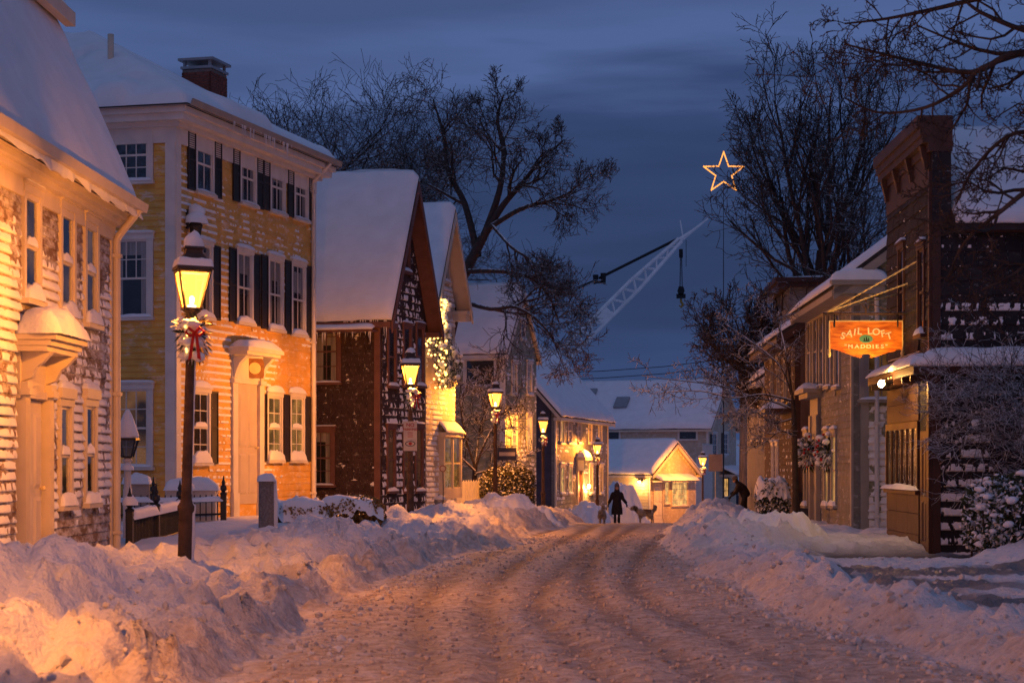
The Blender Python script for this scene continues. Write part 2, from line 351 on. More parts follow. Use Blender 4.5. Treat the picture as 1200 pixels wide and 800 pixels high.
# ------------------------------------------------------------------ ground: street, plough banks, yards (one sheet)
YB = np.array([-300, 0, 52, 60, 88, 115, 140, 200, 1500]); ZB = np.array([0, 0, 0, -0.17, -1.02, -1.80, -2.6, -3.2, -5.0])
YL = np.array([0, 10, 14.6, 22.6, 30, 39, 53, 70, 88, 110, 130]); XL = np.array([-1.7, -1.75, -1.85, -2.05, -1.45, -0.2, 1.5, 2.4, 3.1, 6.2, 10.0])
YR = np.array([0, 10, 15, 20, 25.7, 39, 53, 70, 88, 110, 130]); XR = np.array([3.0, 3.4, 3.6, 3.1, 2.75, 3.1, 4.4, 6.1, 7.6, 11.5, 16.0])
def zb(Y): return np.interp(Y, YB, ZB)
def H(X, Y, attrs=False):
    X = np.asarray(X, dtype=np.float64); Y = np.asarray(Y, dtype=np.float64)
    base = zb(Y); L = np.interp(Y, YL, XL); Rr = np.interp(Y, YR, XR)
    wob = (fbm(X*0.55, Y*0.45, 3, 3)-0.5)*1.1 + (fbm(X*2.2, Y*2.0, 5, 3)-0.5)*0.35
    u = L - X + wob*0.8; v = X - Rr + wob*0.7
    A = np.interp(Y, [0, 8, 12, 16, 18, 20.5, 23, 27, 31, 36, 42, 50, 56, 66, 80, 100, 120], [0.7, 0.80, 0.80, 0.84, 0.70, 0.44, 0.30, 0.34, 0.38, 0.30, 0.28, 0.40, 0.36, 0.40, 0.5, 0.5, 0.4])
    rr = np.interp(Y, [0, 17, 24, 30, 40, 60, 100], [2.4, 2.4, 1.9, 2.1, 1.7, 1.3, 1.2])
    yard = np.interp(Y, [0, 12, 19, 24, 30, 41, 52, 60, 75, 90, 150], [0.75, 0.5, 0.28, 0.34, 0.36, 0.48, 0.40, 0.36, 0.4, 0.4, 0.3])
    up = np.clip(u/rr, 0, 1)
    prof = np.where(u < rr, A*(up**0.85)*(1.55-0.55*up**2)/1.0*sstep(0, 0.16, up)*0.99, yard + (A-yard)*(1-sstep(rr, rr+1.3, u)))
    prof = np.where(u < rr, np.minimum(prof, A), prof)
    lowf = 0.45 + 1.05*fbm(X*0.75+5, Y*0.42, 11, 3)
    bank_m = sstep(0.0, 0.5, u)*(1-sstep(rr+0.7, rr+1.8, u))
    bil = 1-np.abs(2*fbm(X*1.7, Y*1.25, 21, 4)-1)
    chunk = (bil-0.72)*0.55 + (1-np.abs(2*fbm(X*5.2, Y*4.2, 31, 3)-1)-0.7)*0.14
    w1_, id1 = worley(X*1.9+0.5*fbm(X*3, Y*3, 23, 2), Y*1.5, 25); w2_, id2 = worley(X*5.0, Y*4.0, 27)
    chunk = chunk + (id1-0.45)*0.34*(1-sstep(0.42, 0.72, w1_)*0.6) + (id2-0.5)*0.11
    far_soft = np.clip(45.0/np.maximum(Y, 1), 0.45, 1)
    hl = prof*np.where(bank_m > 0.02, 1+(lowf-1)*bank_m, 1) + bank_m*chunk*0.85*far_soft + np.where(u > rr, (fbm(X*0.9, Y*0.9, 41, 3)-0.5)*0.16, 0)
    # right hand side
    B = np.interp(Y, [0, 10, 20, 27, 30, 34, 35.3, 37.5, 40, 45, 50, 55, 70, 90, 115], [0.28, 0.32, 0.36, 0.34, 0.22, 0.24, 0.46, 0.52, 0.46, 0.46, 0.56, 0.58, 0.62, 0.6, 0.4])
    rb = np.interp(Y, [0, 30, 36, 45, 60, 100], [0.55, 0.7, 1.3, 1.0, 0.9, 1.0])
    side = np.interp(Y, [0, 28, 33, 36, 45, 60, 150], [0.16, 0.14, 0.10, 0.22, 0.2, 0.2, 0.3])
    vp = np.clip(v/rb, 0, 1)
    profr = np.where(v < rb, B*vp**0.8, side + (B-side)*(1-sstep(rb, rb+np.where(Y > 35, 1.3, 0.6), v)))
    bank_r = sstep(0.0, 0.4, v)*(1-sstep(rb+0.6, rb+1.6, v))
    hr = profr*(1+(lowf-1)*0.8*bank_r) + bank_r*chunk*0.55*far_soft*np.where(Y > 35, 1.0, 0.6)
    hr = hr + np.where(v > rb, ((1-np.abs(2*fbm(X*2.6, Y*2.0, 61, 4)-1))-0.7)*0.22*(1-sstep(35, 38, Y)), 0)
    hr = hr + np.where(v > 0.3, (fbm(X*1.6, Y*1.6, 67, 4)-0.45)*0.30*sstep(33.5, 35.5, Y)*np.clip(60/np.maximum(Y, 1), 0, 1), 0)
    hr = hr + sstep(6.6, 8.2, X)*(1-sstep(30.5, 31.5, Y))*0.32
    drive = sstep(4.6, 5.4, X + (fbm(X, Y, 71)-0.5))*sstep(30.4, 31.6, Y)*(1-sstep(33.0, 35.6, Y+1.2*(fbm(X*1.2, Y*1.2, 72)-0.5)))
    hr = hr*(1-drive*0.9) + 0.01
    # carriageway
    inroad = (1-sstep(-0.25, 0.15, u))*(1-sstep(-0.25, 0.15, v))
    mid = X-(L+Rr)/2
    tyres = 0.0
    for k_, off in enumerate((-1.35, -0.72, 0.05, 0.62, 1.3)):
        c_ = off + 0.7*(fbm(Y*0.05+k_*3.1, Y*0+k_, 101+k_, 2)-0.5)
        tyres = tyres + np.exp(-((mid-c_)/0.17)**2)*np.clip(0.25+1.3*fbm(Y*0.16+k_*7, mid*0.8, 111+k_, 2), 0, 1)
    tyres = np.clip(tyres, 0, 1)
    rut = -0.045*tyres + 0.02
    crumb = (fbm(X*4.3+0.7*Y, Y*3.1-0.4*X, 91, 3)-0.5)*0.06*np.clip(20/np.maximum(Y, 12), 0.3, 1)
    hroad = rut + crumb + 0.02
    h = np.where(u > 0, hl, np.where(v > 0, hr, 0.0))
    edge = np.clip(np.maximum(sstep(-0.3, 0.5, u), sstep(-0.3, 0.5, v)), 0, 1)
    h = hroad*(1-edge*0.6) + h
    z = base + h
    if not attrs: return z
    dirt = np.maximum(inroad, 0.7*(1-sstep(0.3, 1.3, u))*(u > 0) + 0.55*(1-sstep(0.2, 0.9, v))*(v > 0)*np.where(Y < 34, 1.0, 0.6))
    dirt = np.maximum(dirt, 0.22*(v > 0)*(Y < 31)*(1-sstep(5.5, 7.0, X)))
    track = np.clip(tyres + 0.35*np.clip(vn(mid*5.5, Y*0.05, 89)*2.0-0.8, 0, 1), 0, 1)*inroad*(0.55+0.45*sstep(16, 34, Y))
    tyre = drive*0.0 + sstep(0.56, 0.66, vn(X*0.25, (Y+0.12*X)*1.1, 99))*(v > 1.2)*(Y < 28)*(Y > 19)
    wet = np.maximum(drive*sstep(0.35, 0.5, fbm(X*1.3, Y*1.3, 73)+0.12), tyre*0.75)
    return z, dirt, track, wet
def gz(x, y): return float(H(np.array([x]), np.array([y]))[0])

_xs = np.concatenate([[-700, -300, -120, -60, -35, -22, -17, -14.5], np.arange(-13, 16.01, 0.062), [17, 19, 23, 32, 50, 90, 160, 300, 700]])
_ys = [-400, -150, -60, -25, -10, -3, 1, 3.5]
y = 5.0
while y < 132: _ys.append(y); y += max(0.05, 0.0034*y)
_ys = np.array(_ys + [136, 142, 150, 165, 190, 240, 340, 600, 1600])
GX, GY = np.meshgrid(_xs, _ys)
gZ, gD, gT, gW = H(GX, GY, True)
nx, ny = len(_xs), len(_ys)
idx = np.arange(nx*ny).reshape(ny, nx)
Fq = np.stack([idx[:-1, :-1], idx[:-1, 1:], idx[1:, 1:], idx[1:, :-1]], -1).reshape(-1, 4)
gme = np_mesh('ground', np.stack([GX, GY, gZ], -1).reshape(-1, 3), Fq)
for nm, arr in (('dirt', gD), ('track', gT), ('wet', gW)):
    at = gme.attributes.new(nm, 'FLOAT', 'POINT'); at.data.foreach_set('value', arr.ravel().astype(np.float32))
def ground_mat():
    m = bpy.data.materials.new('ground_snow'); m.use_nodes = True; nt = m.node_tree; N = nt.nodes; L = nt.links
    b = N['Principled BSDF']; b.inputs['Roughness'].default_value = 0.6; b.inputs['Specular IOR Level'].default_value = 0.25
    geo = N.new('ShaderNodeNewGeometry')
    def noise(s, d=5, r=0.55):
        n = N.new('ShaderNodeTexNoise'); n.inputs['Scale'].default_value = s; n.inputs['Detail'].default_value = d; n.inputs['Roughness'].default_value = r
        L.new(geo.outputs['Position'], n.inputs['Vector']); return n.outputs['Fac']
    def attr(n):
        a = N.new('ShaderNodeAttribute'); a.attribute_name = n; return a.outputs['Fac']
    def mixc(f, a, c):
        x = N.new('ShaderNodeMixRGB')
        L.new(f, x.inputs[0]) if not isinstance(f, float) else None
        for i, q in ((1, a), (2, c)):
            if isinstance(q, tuple): x.inputs[i].default_value = (*q, 1)
            else: L.new(q, x.inputs[i])
        return x.outputs[0]
    def ramp(f, p0, p1, lo=0.0, hi=1.0):
        r = N.new('ShaderNodeMapRange'); r.inputs['From Min'].default_value = p0; r.inputs['From Max'].default_value = p1
        r.inputs['To Min'].default_value = lo; r.inputs['To Max'].default_value = hi; L.new(f, r.inputs[0]); return r.outputs[0]
    def math_(op, a, c):
        x = N.new('ShaderNodeMath'); x.operation = op
        for i, q in ((0, a), (1, c)):
            if isinstance(q, (int, float)): x.inputs[i].default_value = q
            else: L.new(q, x.inputs[i])
        return x.outputs[0]
    fine = noise(9, 6, 0.65); big = noise(0.8, 4); gran = noise(34, 4, 0.6)
    slush = mixc(ramp(fine, 0.40, 0.60), (0.40, 0.31, 0.245), (0.74, 0.66, 0.58))
    slush = mixc(ramp(big, 0.35, 0.65, 0.0, 0.45), slush, (0.46, 0.36, 0.28))
    slush = mixc(math_('MULTIPLY', attr('track'), 0.95), slush, (0.20, 0.145, 0.11))
    dn = math_('MULTIPLY', attr('dirt'), ramp(noise(3.0, 6, 0.7), 0.25, 0.6, 0.45, 1.25))
    x = N.new('ShaderNodeClamp'); L.new(dn, x.inputs[0])
    snw = mixc(ramp(big, 0.3, 0.7), (0.76, 0.77, 0.81), (0.85, 0.86, 0.89))
    c = mixc(x.outputs[0], snw, slush)
    c = mixc(attr('wet'), c, (0.035, 0.032, 0.032))
    L.new(c, b.inputs['Base Color'])
    rg = N.new('ShaderNodeMapRange'); rg.inputs['To Min'].default_value = 0.62; rg.inputs['To Max'].default_value = 0.3; L.new(attr('wet'), rg.inputs[0]); L.new(rg.outputs[0], b.inputs['Roughness'])
    hgt = math_('ADD', math_('MULTIPLY', fine, 1.0), math_('MULTIPLY', gran, 0.35))
    bp = N.new('ShaderNodeBump'); bp.inputs['Distance'].default_value = 0.09; bp.inputs['Strength'].default_value = 0.8
    L.new(hgt, bp.inputs['Height']); L.new(bp.outputs[0], b.inputs['Normal'])
    return m
ground_m = ground_mat()
tag(link('ground', gme, None, None, ground_m), 'snow covered street and yards with ploughed banks along the road', 'ground', kind='structure')

# loose crumbs of snow along the foot of the banks and on the carriageway
def ico(sub=1):
    bm = bmesh.new(); bmesh.ops.create_icosphere(bm, subdivisions=sub, radius=1.0)
    V = np.array([v.co[:] for v in bm.verts]); F = np.array([[v.index for v in f.verts] for f in bm.faces]); bm.free(); return V, F
IV1, IF1 = ico(1); IV2, IF2 = ico(2)
def clods(name, label, xy, sizes, mat, seed):
    rng = np.random.default_rng(seed); n = len(xy)
    z = H(xy[:, 0], xy[:, 1]) + sizes*0.25
    th = rng.uniform(0, 6.283, n); c, s_ = np.cos(th), np.sin(th)
    V = IV1[None]*(1+rng.uniform(-0.28, 0.28, (n, len(IV1), 1)))*rng.uniform(0.7, 1.3, (n, 1, 3))*sizes[:, None, None]
    Vx = V[..., 0]*c[:, None]-V[..., 1]*s_[:, None]; Vy = V[..., 0]*s_[:, None]+V[..., 1]*c[:, None]
    V = np.stack([Vx+xy[:, :1], Vy+xy[:, 1:], V[..., 2]*0.8+z[:, None]], -1).reshape(-1, 3)
    F = (IF1[None]+(np.arange(n)*len(IV1))[:, None, None]).reshape(-1, 3)
    return tag(link(name, np_mesh(name, V, F, False), None, None, mat), label, 'snow', kind='stuff')
_rng = np.random.default_rng(5)
def band(n, y0, y1, lo, hi, which):
    Y = y0*(y1/y0)**_rng.random(n); e = np.interp(Y, YL, XL) if which == 'L' else np.interp(Y, YR, XR)
    t = lo+(hi-lo)*_rng.random(n)**1.2
    return np.stack([e-t if which == 'L' else e+t, Y], -1)
clod_m = mk('clod_snow', (0.60, 0.58, 0.57), 0.65, 0.25, 1.5, 0.5, 40)
_xy = np.concatenate([band(1700, 9, 45, -0.5, 1.4, 'L'), band(1500, 11, 32, -0.5, 1.0, 'R'), band(500, 32, 55, -0.4, 1.2, 'R'), band(500, 13, 32, 0.8, 4.0, 'R')])
clods('snow_clods', 'loose crumbs of ploughed snow along the foot of the banks', _xy, 0.008+0.042*_rng.random(len(_xy))**4, clod_m, 8)
grit_m = mk('road_grit', (0.60, 0.50, 0.42), 0.8, 0.30, 5, 0.3, 50)
_n = 8000; _Y = 11*(45/11)**_rng.random(_n); _l = np.interp(_Y, YL, XL); _r = np.interp(_Y, YR, XR)
_xy = np.stack([_l+(_r-_l)*_rng.random(_n), _Y], -1)
clods('road_slush_crumbs', 'brown frozen slush crumbs scattered over the carriageway', _xy, 0.006+0.026*_rng.random(_n)**3.5, grit_m, 9)
_xy = np.concatenate([band(150, 9, 40, 0.1, 2.6, 'L'), band(110, 12, 34, -0.1, 1.1, 'R'), band(50, 34, 52, 0.0, 1.6, 'R')])
BLOCK_XY = _xy

def snow_pile(name, label, c, rx, ry, h, rz, seed, n=70, mat=None):
    a = np.linspace(-1, 1, n); U, V = np.meshgrid(a, a)
    U = U*1.12; V = V*1.12
    r = np.sqrt(U**2+V**2)*(1+0.75*(fbm(U*2.4+9, V*2.4, seed, 4)-0.5))
    dome = np.clip(1-r**2.6, -0.25, 1)
    bil = 1-np.abs(2*fbm(U*2.6+3, V*2.6, seed+4, 5, 0.55)-1)
    Zh = h*(dome*(0.78+0.42*fbm(U*1.6, V*1.6, seed+7, 3)) + ((fbm(U*2.6+3, V*2.6, seed+4, 5, 0.55)-0.5)*0.6 - np.abs(fbm(U*3.5, V*3.5, seed+5, 3)-0.5)*0.5 + 0.1 + (fbm(U*9, V*9, seed+14, 3)-0.5)*0.14)*sstep(0.0, 0.3, dome)) - 0.12*(dome < 0)
    gx = c[0]+U*rx*math.cos(rz)-V*ry*math.sin(rz); gy = c[1]+U*rx*math.sin(rz)+V*ry*math.cos(rz)
    k = np.arange(n*n).reshape(n, n)
    F = np.stack([k[:-1, :-1], k[:-1, 1:], k[1:, 1:], k[1:, :-1]], -1).reshape(-1, 4)
    zz = (c[2] if len(c) > 2 else gz(c[0], c[1])) + Zh
    loc = Vector((c[0], c[1], zz.min()))
    me = np_mesh(name, np.stack([gx-loc.x, gy-loc.y, zz-loc.z], -1).reshape(-1, 3), F)
    o = link(name, me, None, None, mat or snow); o.location = loc
    return tag(o, label, 'snow pile', 'ploughed snow piles')
snow_pile('snow_pile', 'big steep sided snow pile in front of the wreathed house, right of road', (4.85, 36.6, -0.05), 1.25, 1.0, 0.74, 0.15, 5)
snow_pile('snow_pile', 'rounded snow mound left of the road below the lit cream house', (-0.35, 53.0, 0.0), 1.5, 2.4, 0.72, 0.2, 12)
snow_pile('snow_pile', 'tall sloping snow heap against the side of the lit gabled cottage', (5.5, 110.5, -1.75), 2.3, 1.9, 2.1, 0.3, 23)
#snow_pile('snow_pile', 'jagged grey snow heap at the left edge in the foreground', (-3.75, 16.8, 0.0), 1.75, 2.3, 0.95, 0.1, 31, 150)
snow_pile('snow_pile', 'low snow heap behind the walking person and the pale dog', (3.4, 93.0, -1.2), 1.2, 1.6, 0.95, 0.0, 37, 50)

# ------------------------------------------------------------------ building toolkit
def I(): return Matrix.Identity(4)
def T(x, y, z): return Matrix.Translation((x, y, z))
def S(x, y, z): return Matrix.Diagonal((x, y, z, 1))
BOX = MB().box(0, 1, -1, 0, 0, 1).mesh('unit_board')
def wedge_mesh():
    mb = MB()
    mb.add([(0,-1,0),(1,-1,0),(1,0,0),(0,0,0),(0,-0.35,1),(1,-0.35,1),(1,0,1),(0,0,1)],
           [(3,2,1,0),(4,5,6,7),(0,1,5,4),(1,2,6,5),(2,3,7,6),(3,0,4,7)])
    return mb
_wedges = {}
def wedge(mat):
    if mat.name not in _wedges:
        me = wedge_mesh().mesh('board_'+mat.name); me.materials.append(mat); _wedges[mat.name] = me
    return _wedges[mat.name]
_panes = {}
def unit_box(mat):
    if mat.name not in _panes:
        me = MB().box(0, 1, -1, 0, 0, 1).mesh('piece_'+mat.name); me.materials.append(mat); _panes[mat.name] = me
    return _panes[mat.name]

class House:
    """local frame: x along the front, front at y=0 facing -y, near side wall at x=0 (S0) or x=W (S1)"""
    def __init__(s, name, label, cat, O, d, W, D, z0, group=None):
        d = Vector(d).normalized(); s.O = Vector(O); s.d = d; s.n = Vector((-d.y, d.x)); s.W = W; s.D = D; s.z0 = z0
        s.root = empty(name, (O[0], O[1], z0), math.atan2(d.y, d.x), label, cat, group)
        z = T(0, 0, -z0)
        s.M = {'F': z, 'S0': z @ Matrix(((0,1,0,0),(-1,0,0,0),(0,0,1,0),(0,0,0,1))), 'S1': z @ Matrix(((0,-1,0,W),(1,0,0,0),(0,0,1,0),(0,0,0,1))),
               'B': z @ Matrix(((-1,0,0,W),(0,-1,0,D),(0,0,1,0),(0,0,0,1))), 'L': z}
        s.base = {'F': (s.O, s.d), 'S0': (s.O, -s.n), 'S1': (s.O + s.d*W, s.n)}
    def a(s, wall, px):
        o, d = s.base[wall]; k = (px-600)/FPX
        return (k*o.y-o.x)/(d.x-k*d.y)
    def z(s, wall, px, py):
        o, d = s.base[wall]; a = s.a(wall, px); return Z_at(py, o.y+d.y*a)
    def wall(s, w, mat, poly=None, a0=None, a1=None, z1=None, thick=0.15, name='wall'):
        if poly is None:
            z0 = s.z0-0.4
            if w in ('F', 'B'): lo, hi = 0, s.W
            elif w == 'S0': lo, hi = -s.D+thick, -thick
            else: lo, hi = thick, s.D-thick
            if a0 is not None: lo = a0
            if a1 is not None: hi = a1
            poly = [(lo, z0), (hi, z0), (hi, z1), (lo, z1)]
        return MB().prism(poly, 0, thick).build(name, mat, s.root, s.M[w])
    def part(s, name, mb, mat, w='L', smooth=False, parent=None):
        return mb.build(name, mat, parent or s.root, s.M[w] if parent is None else None, smooth)

def boards(wall, mat, a0, a1, z0, z1, expo, openings=(), clip=None, out=0.028, name='clapboard', join=False, lap=1.06, width=None, jig=0.0):
    """lapped boards (or shingles when width is set) over a wall, cut round the openings; returns the pieces"""
    pieces = []; n = int(math.ceil((z1-z0)/expo-1e-6)); rng = random.Random(int(a0*77+z0*13+expo*999))
    for i in range(n):
        zb_ = z0+i*expo; ht = min(expo, z1-zb_); zm = zb_+ht*0.5
        lo, hi = a0, a1
        if clip:
            c = clip(zb_+ht)
            if c is None: continue
            lo, hi = max(lo, c[0]), min(hi, c[1])
        if hi-lo < 0.05: continue
        spans = [(lo, hi)]
        for (p, q, r, t) in openings:
            if r-ht*0.35 < zm < t+ht*0.35:
                ns = []
                for (x, y_) in spans:
                    if q <= x or p >= y_: ns.append((x, y_)); continue
                    if p-x > 0.03: ns.append((x, p))
                    if y_-q > 0.03: ns.append((q, y_))
                spans = ns
        for (x, y_) in spans:
            if width:
                cx = x - rng.random()*width*0.5
                while cx < y_-1e-4:
                    w_ = width*rng.uniform(0.75, 1.25); nx_ = min(cx+w_, y_)
                    if y_-nx_ < width*0.3: nx_ = y_
                    s0 = max(cx, x)
                    if nx_-s0 > 0.01: pieces.append((s0, nx_-0.006, zb_+rng.uniform(-jig, jig), ht))
                    cx = nx_
            else: pieces.append((x, y_, zb_, ht))
    if join:
        mb = MB(); W = wedge_mesh()
        for (x, y_, zz, ht) in pieces:
            mb.add([(x+v[0]*(y_-x), v[1]*out, zz+v[2]*ht*lap) for v in W.v], W.f)
        o = mb.build('board_cladding' if not width else 'shingle_cladding', mat, wall); o['kind'] = 'stuff'
    else:
        me = wedge(mat)
        for (x, y_, zz, ht) in pieces:
            o = bpy.data.objects.new(name, me); col.objects.link(o); o.parent = wall
            o.location = (x, 0, zz); o.scale = (y_-x, out*rng.uniform(0.92, 1.08), ht*lap)
    return pieces

def merge_rows(pieces):
    out = []
    for p in pieces:
        if out and abs(out[-1][2]-p[2]) < 0.03 and 0 <= p[0]-out[-1][1] < 0.02: out[-1] = (out[-1][0], p[1], out[-1][2], out[-1][3])
        else: out.append(tuple(p))
    return out
def crust(wall, pieces, cover, thick=0.03, out=0.028, seed=1, step=0.045, up=0.8, mat=None, fx=4.0, fz=3.0):
    """wind driven snow plastered on the laps of boards; cover(a,z) in 0..1"""
    Vs = []; Fs = []; base = 0; K = 6
    prof_t = np.array([-0.10, 0.0, 0.18, 0.42, 0.70, 1.0])
    for (x, y_, zz, ht) in merge_rows(pieces):
        n = max(3, int((y_-x)/step)+1); A = np.linspace(x, y_, n)
        t = prof_t[None, :]*up; Ag = np.repeat(A[:, None], K, 1); Zg = zz + ht*np.repeat(t, n, 0)
        f = fbm(Ag*fx, Zg*fz, seed, 3)*0.6 + fbm(Ag*11.0, Zg*9.0, seed+5, 2)*0.4
        cov = cover(Ag, Zg)
        amt = np.clip((f-(1-cov)*0.9)*2.6, -0.6, 1.0)
        shape = np.array([0.0, 0.85, 1.0, 0.8, 0.45, -0.5])[None, :]
        lip = out*(1-0.65*np.clip(t, 0, 1)) + 0*Ag
        th = np.where(amt > 0, amt*shape*thick*(0.6+0.8*vn(Ag*23, Zg*19, seed+9)), -lip*0.85)
        th = np.where(shape < 0, -lip*0.3, th)
        Yg = -(lip+th); Yg[:, 0] = np.where(amt[:, 1] > 0, -out*0.25, -out*0.1)
        Zs = Zg - (np.abs(th)*0.35)*(np.arange(K)[None, :] < 3)
        V = np.stack([Ag, Yg, Zs], -1).reshape(-1, 3)
        k = np.arange(n*K).reshape(n, K)+base; base += n*K
        Fs.append(np.stack([k[:-1, :-1], k[1:, :-1], k[1:, 1:], k[:-1, 1:]], -1).reshape(-1, 4)); Vs.append(V)
    if not Vs: return
    V = np.concatenate(Vs); F = np.concatenate(Fs)
    keep = (V[F][:, :, 1].max(1) - V[F][:, :, 1].min(1) > -1)
    o = link('snow_crust', np_mesh('snow_crust', V, F[keep]), wall, None, mat or snow); o['kind'] = 'stuff'
    return o

_blob = {}
def blob(w, d, h, seed=0, nu=18, nv=8):
    """pillow of snow, x -w/2..w/2, y -d..0, z 0..h"""
    key = (round(w, 2), round(d, 2), round(h, 2), seed % 4)
    if key in _blob: return _blob[key]
    u = np.linspace(-1, 1, nu); v = np.linspace(-1, 1, nv); U, V = np.meshgrid(u, v)
    prof = (1-np.abs(U)**4)**0.5*(1-np.abs(V)**3)**0.6
    Zt = h*prof*(0.65+0.6*fbm(U*2.2+seed*7, V*1.3, seed, 3))
    Xg = U*w/2*(1+0.03*np.sin(V*3+seed)); Yg = -d/2+V*d/2*(1+0.18*(fbm(U*3+seed, V, seed+3, 2)-0.5))
    top = np.stack([Xg, Yg, Zt], -1).reshape(-1, 3); bot = np.stack([Xg*0.99, Yg, np.full_like(Zt, -0.02)], -1).reshape(-1, 3)
    k = np.arange(nu*nv).reshape(nv, nu)
    F = np.stack([k[:-1, :-1], k[:-1, 1:], k[1:, 1:], k[1:, :-1]], -1).reshape(-1, 4)
    me = np_mesh('snow_pillow', top, F); me.materials.append(snow)
    _blob[key] = me; return me

_wcache = {}
def window(h, w, ac, z0, wd, ht, casing, back, cols=2, rows=(2, 2), cw=0.10, out=0.06, sill=True, snow_h=0.0, head=0.0, mid_snow=False, simple=False, split=True, name='window'):
    """double hung window; ac centre, z0 bottom, wd x ht clear size between the casings. returns its opening"""
    key = (round(wd, 2), round(ht, 2), casing.name, round(cw, 2), round(out, 3), sill, round(head, 2))
    if key not in _wcache:
        mb = MB(); x = wd/2
        mb.box(-x-cw, -x, -out, 0.0, -0.0, ht); mb.box(x, x+cw, -out, 0.0, -0.0, ht)
        mb.box(-x-cw-0.02, x+cw+0.02, -out-0.01, 0.0, ht, ht+cw)
        mb.box(-x-cw-0.04, x+cw+0.04, -out-0.04, 0.0, ht+cw, ht+cw+0.035+head)
        if sill: mb.box(-x-cw-0.03, x+cw+0.03, -out-0.06, 0.0, -0.065, 0.0)
        else: mb.box(-x-cw, x+cw, -out, 0.0, -cw, 0.0)
        _wcache[key] = mb.mesh('casing'); _wcache[key].materials.append(casing)
    M = h.M[w] @ T(ac, 0, z0)
    win = link(name, _wcache[key], h.root, M)
    k2 = ('sash', round(wd, 2), round(ht, 2), cols, rows, casing.name)
    x = wd/2; fr = 0.042; mu = 0.020
    single = rows[1] is None
    if k2 not in _wcache:
        mb = MB()
        mb.box(-x, -x+fr, -0.034, -0.008, 0, ht); mb.box(x-fr, x, -0.034, -0.008, 0, ht)
        mb.box(-x+fr, x-fr, -0.034, -0.008, 0, fr*1.3); mb.box(-x+fr, x-fr, -0.034, -0.008, ht-fr, ht)
        if not single: mb.box(-x+fr, x-fr, -0.038, -0.008, ht*0.5-0.022, ht*0.5+0.022)
        spans = [(fr*1.3, ht*0.5-0.022, rows[1]), (ht*0.5+0.022, ht-fr, rows[0])] if not single else [(fr*1.3, ht-fr, rows[0])]
        for (b, t, nr) in spans:
            nc = cols if nr > 0 else 1
            for c in range(1, nc):
                xx = -x+fr+(wd-2*fr)*c/nc; mb.box(xx-mu/2, xx+mu/2, -0.030, -0.010, b, t)
            for r in range(1, max(nr, 1)):
                zz = b+(t-b)*r/nr; mb.box(-x+fr, x-fr, -0.0295, -0.0105, zz-mu/2, zz+mu/2)
        _wcache[k2] = mb.mesh('sash'); _wcache[k2].materials.append(casing)
    link('sash', _wcache[k2], win)
    # panes
    pm = unit_box(glass)
    spans = [(fr*1.3, ht*0.5-0.022, rows[1]), (ht*0.5+0.022, ht-fr, rows[0])] if not single else [(fr*1.3, ht-fr, rows[0])]
    for (b, t, nr) in spans:
        nc = cols if nr > 0 else 1; nr = max(nr, 1)
        if not split: nc = nr = 1
        for c in range(nc):
            for r in range(nr):
                p = link('pane', pm, win); p.location = (-x+fr+(wd-2*fr)*c/nc, -0.017, b+(t-b)*r/nr); p.scale = ((wd-2*fr)/nc, 0.004, (t-b)/nr)
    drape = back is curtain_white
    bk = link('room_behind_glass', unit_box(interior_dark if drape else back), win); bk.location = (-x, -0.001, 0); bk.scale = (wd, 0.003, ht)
    if drape:
        k_ = 0.24+0.14*((int(ac*37+z0*11)) % 5)/4
        for (xa, wa, za, ha) in ((-x, wd*k_, 0, ht), (x-wd*k_*0.9, wd*k_*0.9, 0, ht), (-x, wd, ht*(0.80-0.1*((int(ac*13)) % 3)), ht*0.3)):
            c_ = link('curtain', unit_box(curtain_white), win); c_.location = (xa, -0.0045 - (0.002 if ha < ht else 0), za); c_.scale = (wa, 0.003, min(ha, ht-za))
    if snow_h > 0:
        s_ = link('sill_snow', blob(wd+2*cw, 0.13, snow_h, int(ac*7+z0*3)), win); s_.location = (0, -0.005, 0.0 if sill else -0.02)
        s2 = link('head_snow', blob(wd+2*cw+0.08, 0.10, snow_h*0.6, int(ac*5+z0)), win); s2.location = (0, 0.0, ht+cw+0.033+head)
    if mid_snow:
        s_ = link('rail_snow', blob(wd*0.8, 0.05, 0.12, int(ac*9)), win); s_.location = (0, -0.012, ht*0.5+0.02)
    return (ac-x-cw-0.01, ac+x+cw+0.01, z0-0.07, z0+ht+cw+0.03+head)

_shm = {}
def shutter(h, w, a, z0, wd, ht):
    key = (round(wd, 2), round(ht, 2))
    if key not in _shm:
        mb = MB(); f = 0.04
        mb.box(0, f, -0.035, 0, 0, ht); mb.box(wd-f, wd, -0.035, 0, 0, ht)
        for z in (0, ht/2-f/2, ht-f): mb.box(f, wd-f, -0.033, 0, z, z+f)
        z = f
        while z < ht-f:
            mb.add([(f, -0.028, z), (wd-f, -0.028, z), (wd-f, -0.008, z+0.05), (f, -0.008, z+0.05)], [(0, 1, 2, 3)]); z += 0.045
        mb.box(f, wd-f, -0.006, -0.001, 0, ht)
        _shm[key] = mb.mesh('shutter'); _shm[key].materials.append(shutter_paint)
    return link('shutter', _shm[key], h.root, h.M[w] @ T(a, -0.03, z0))

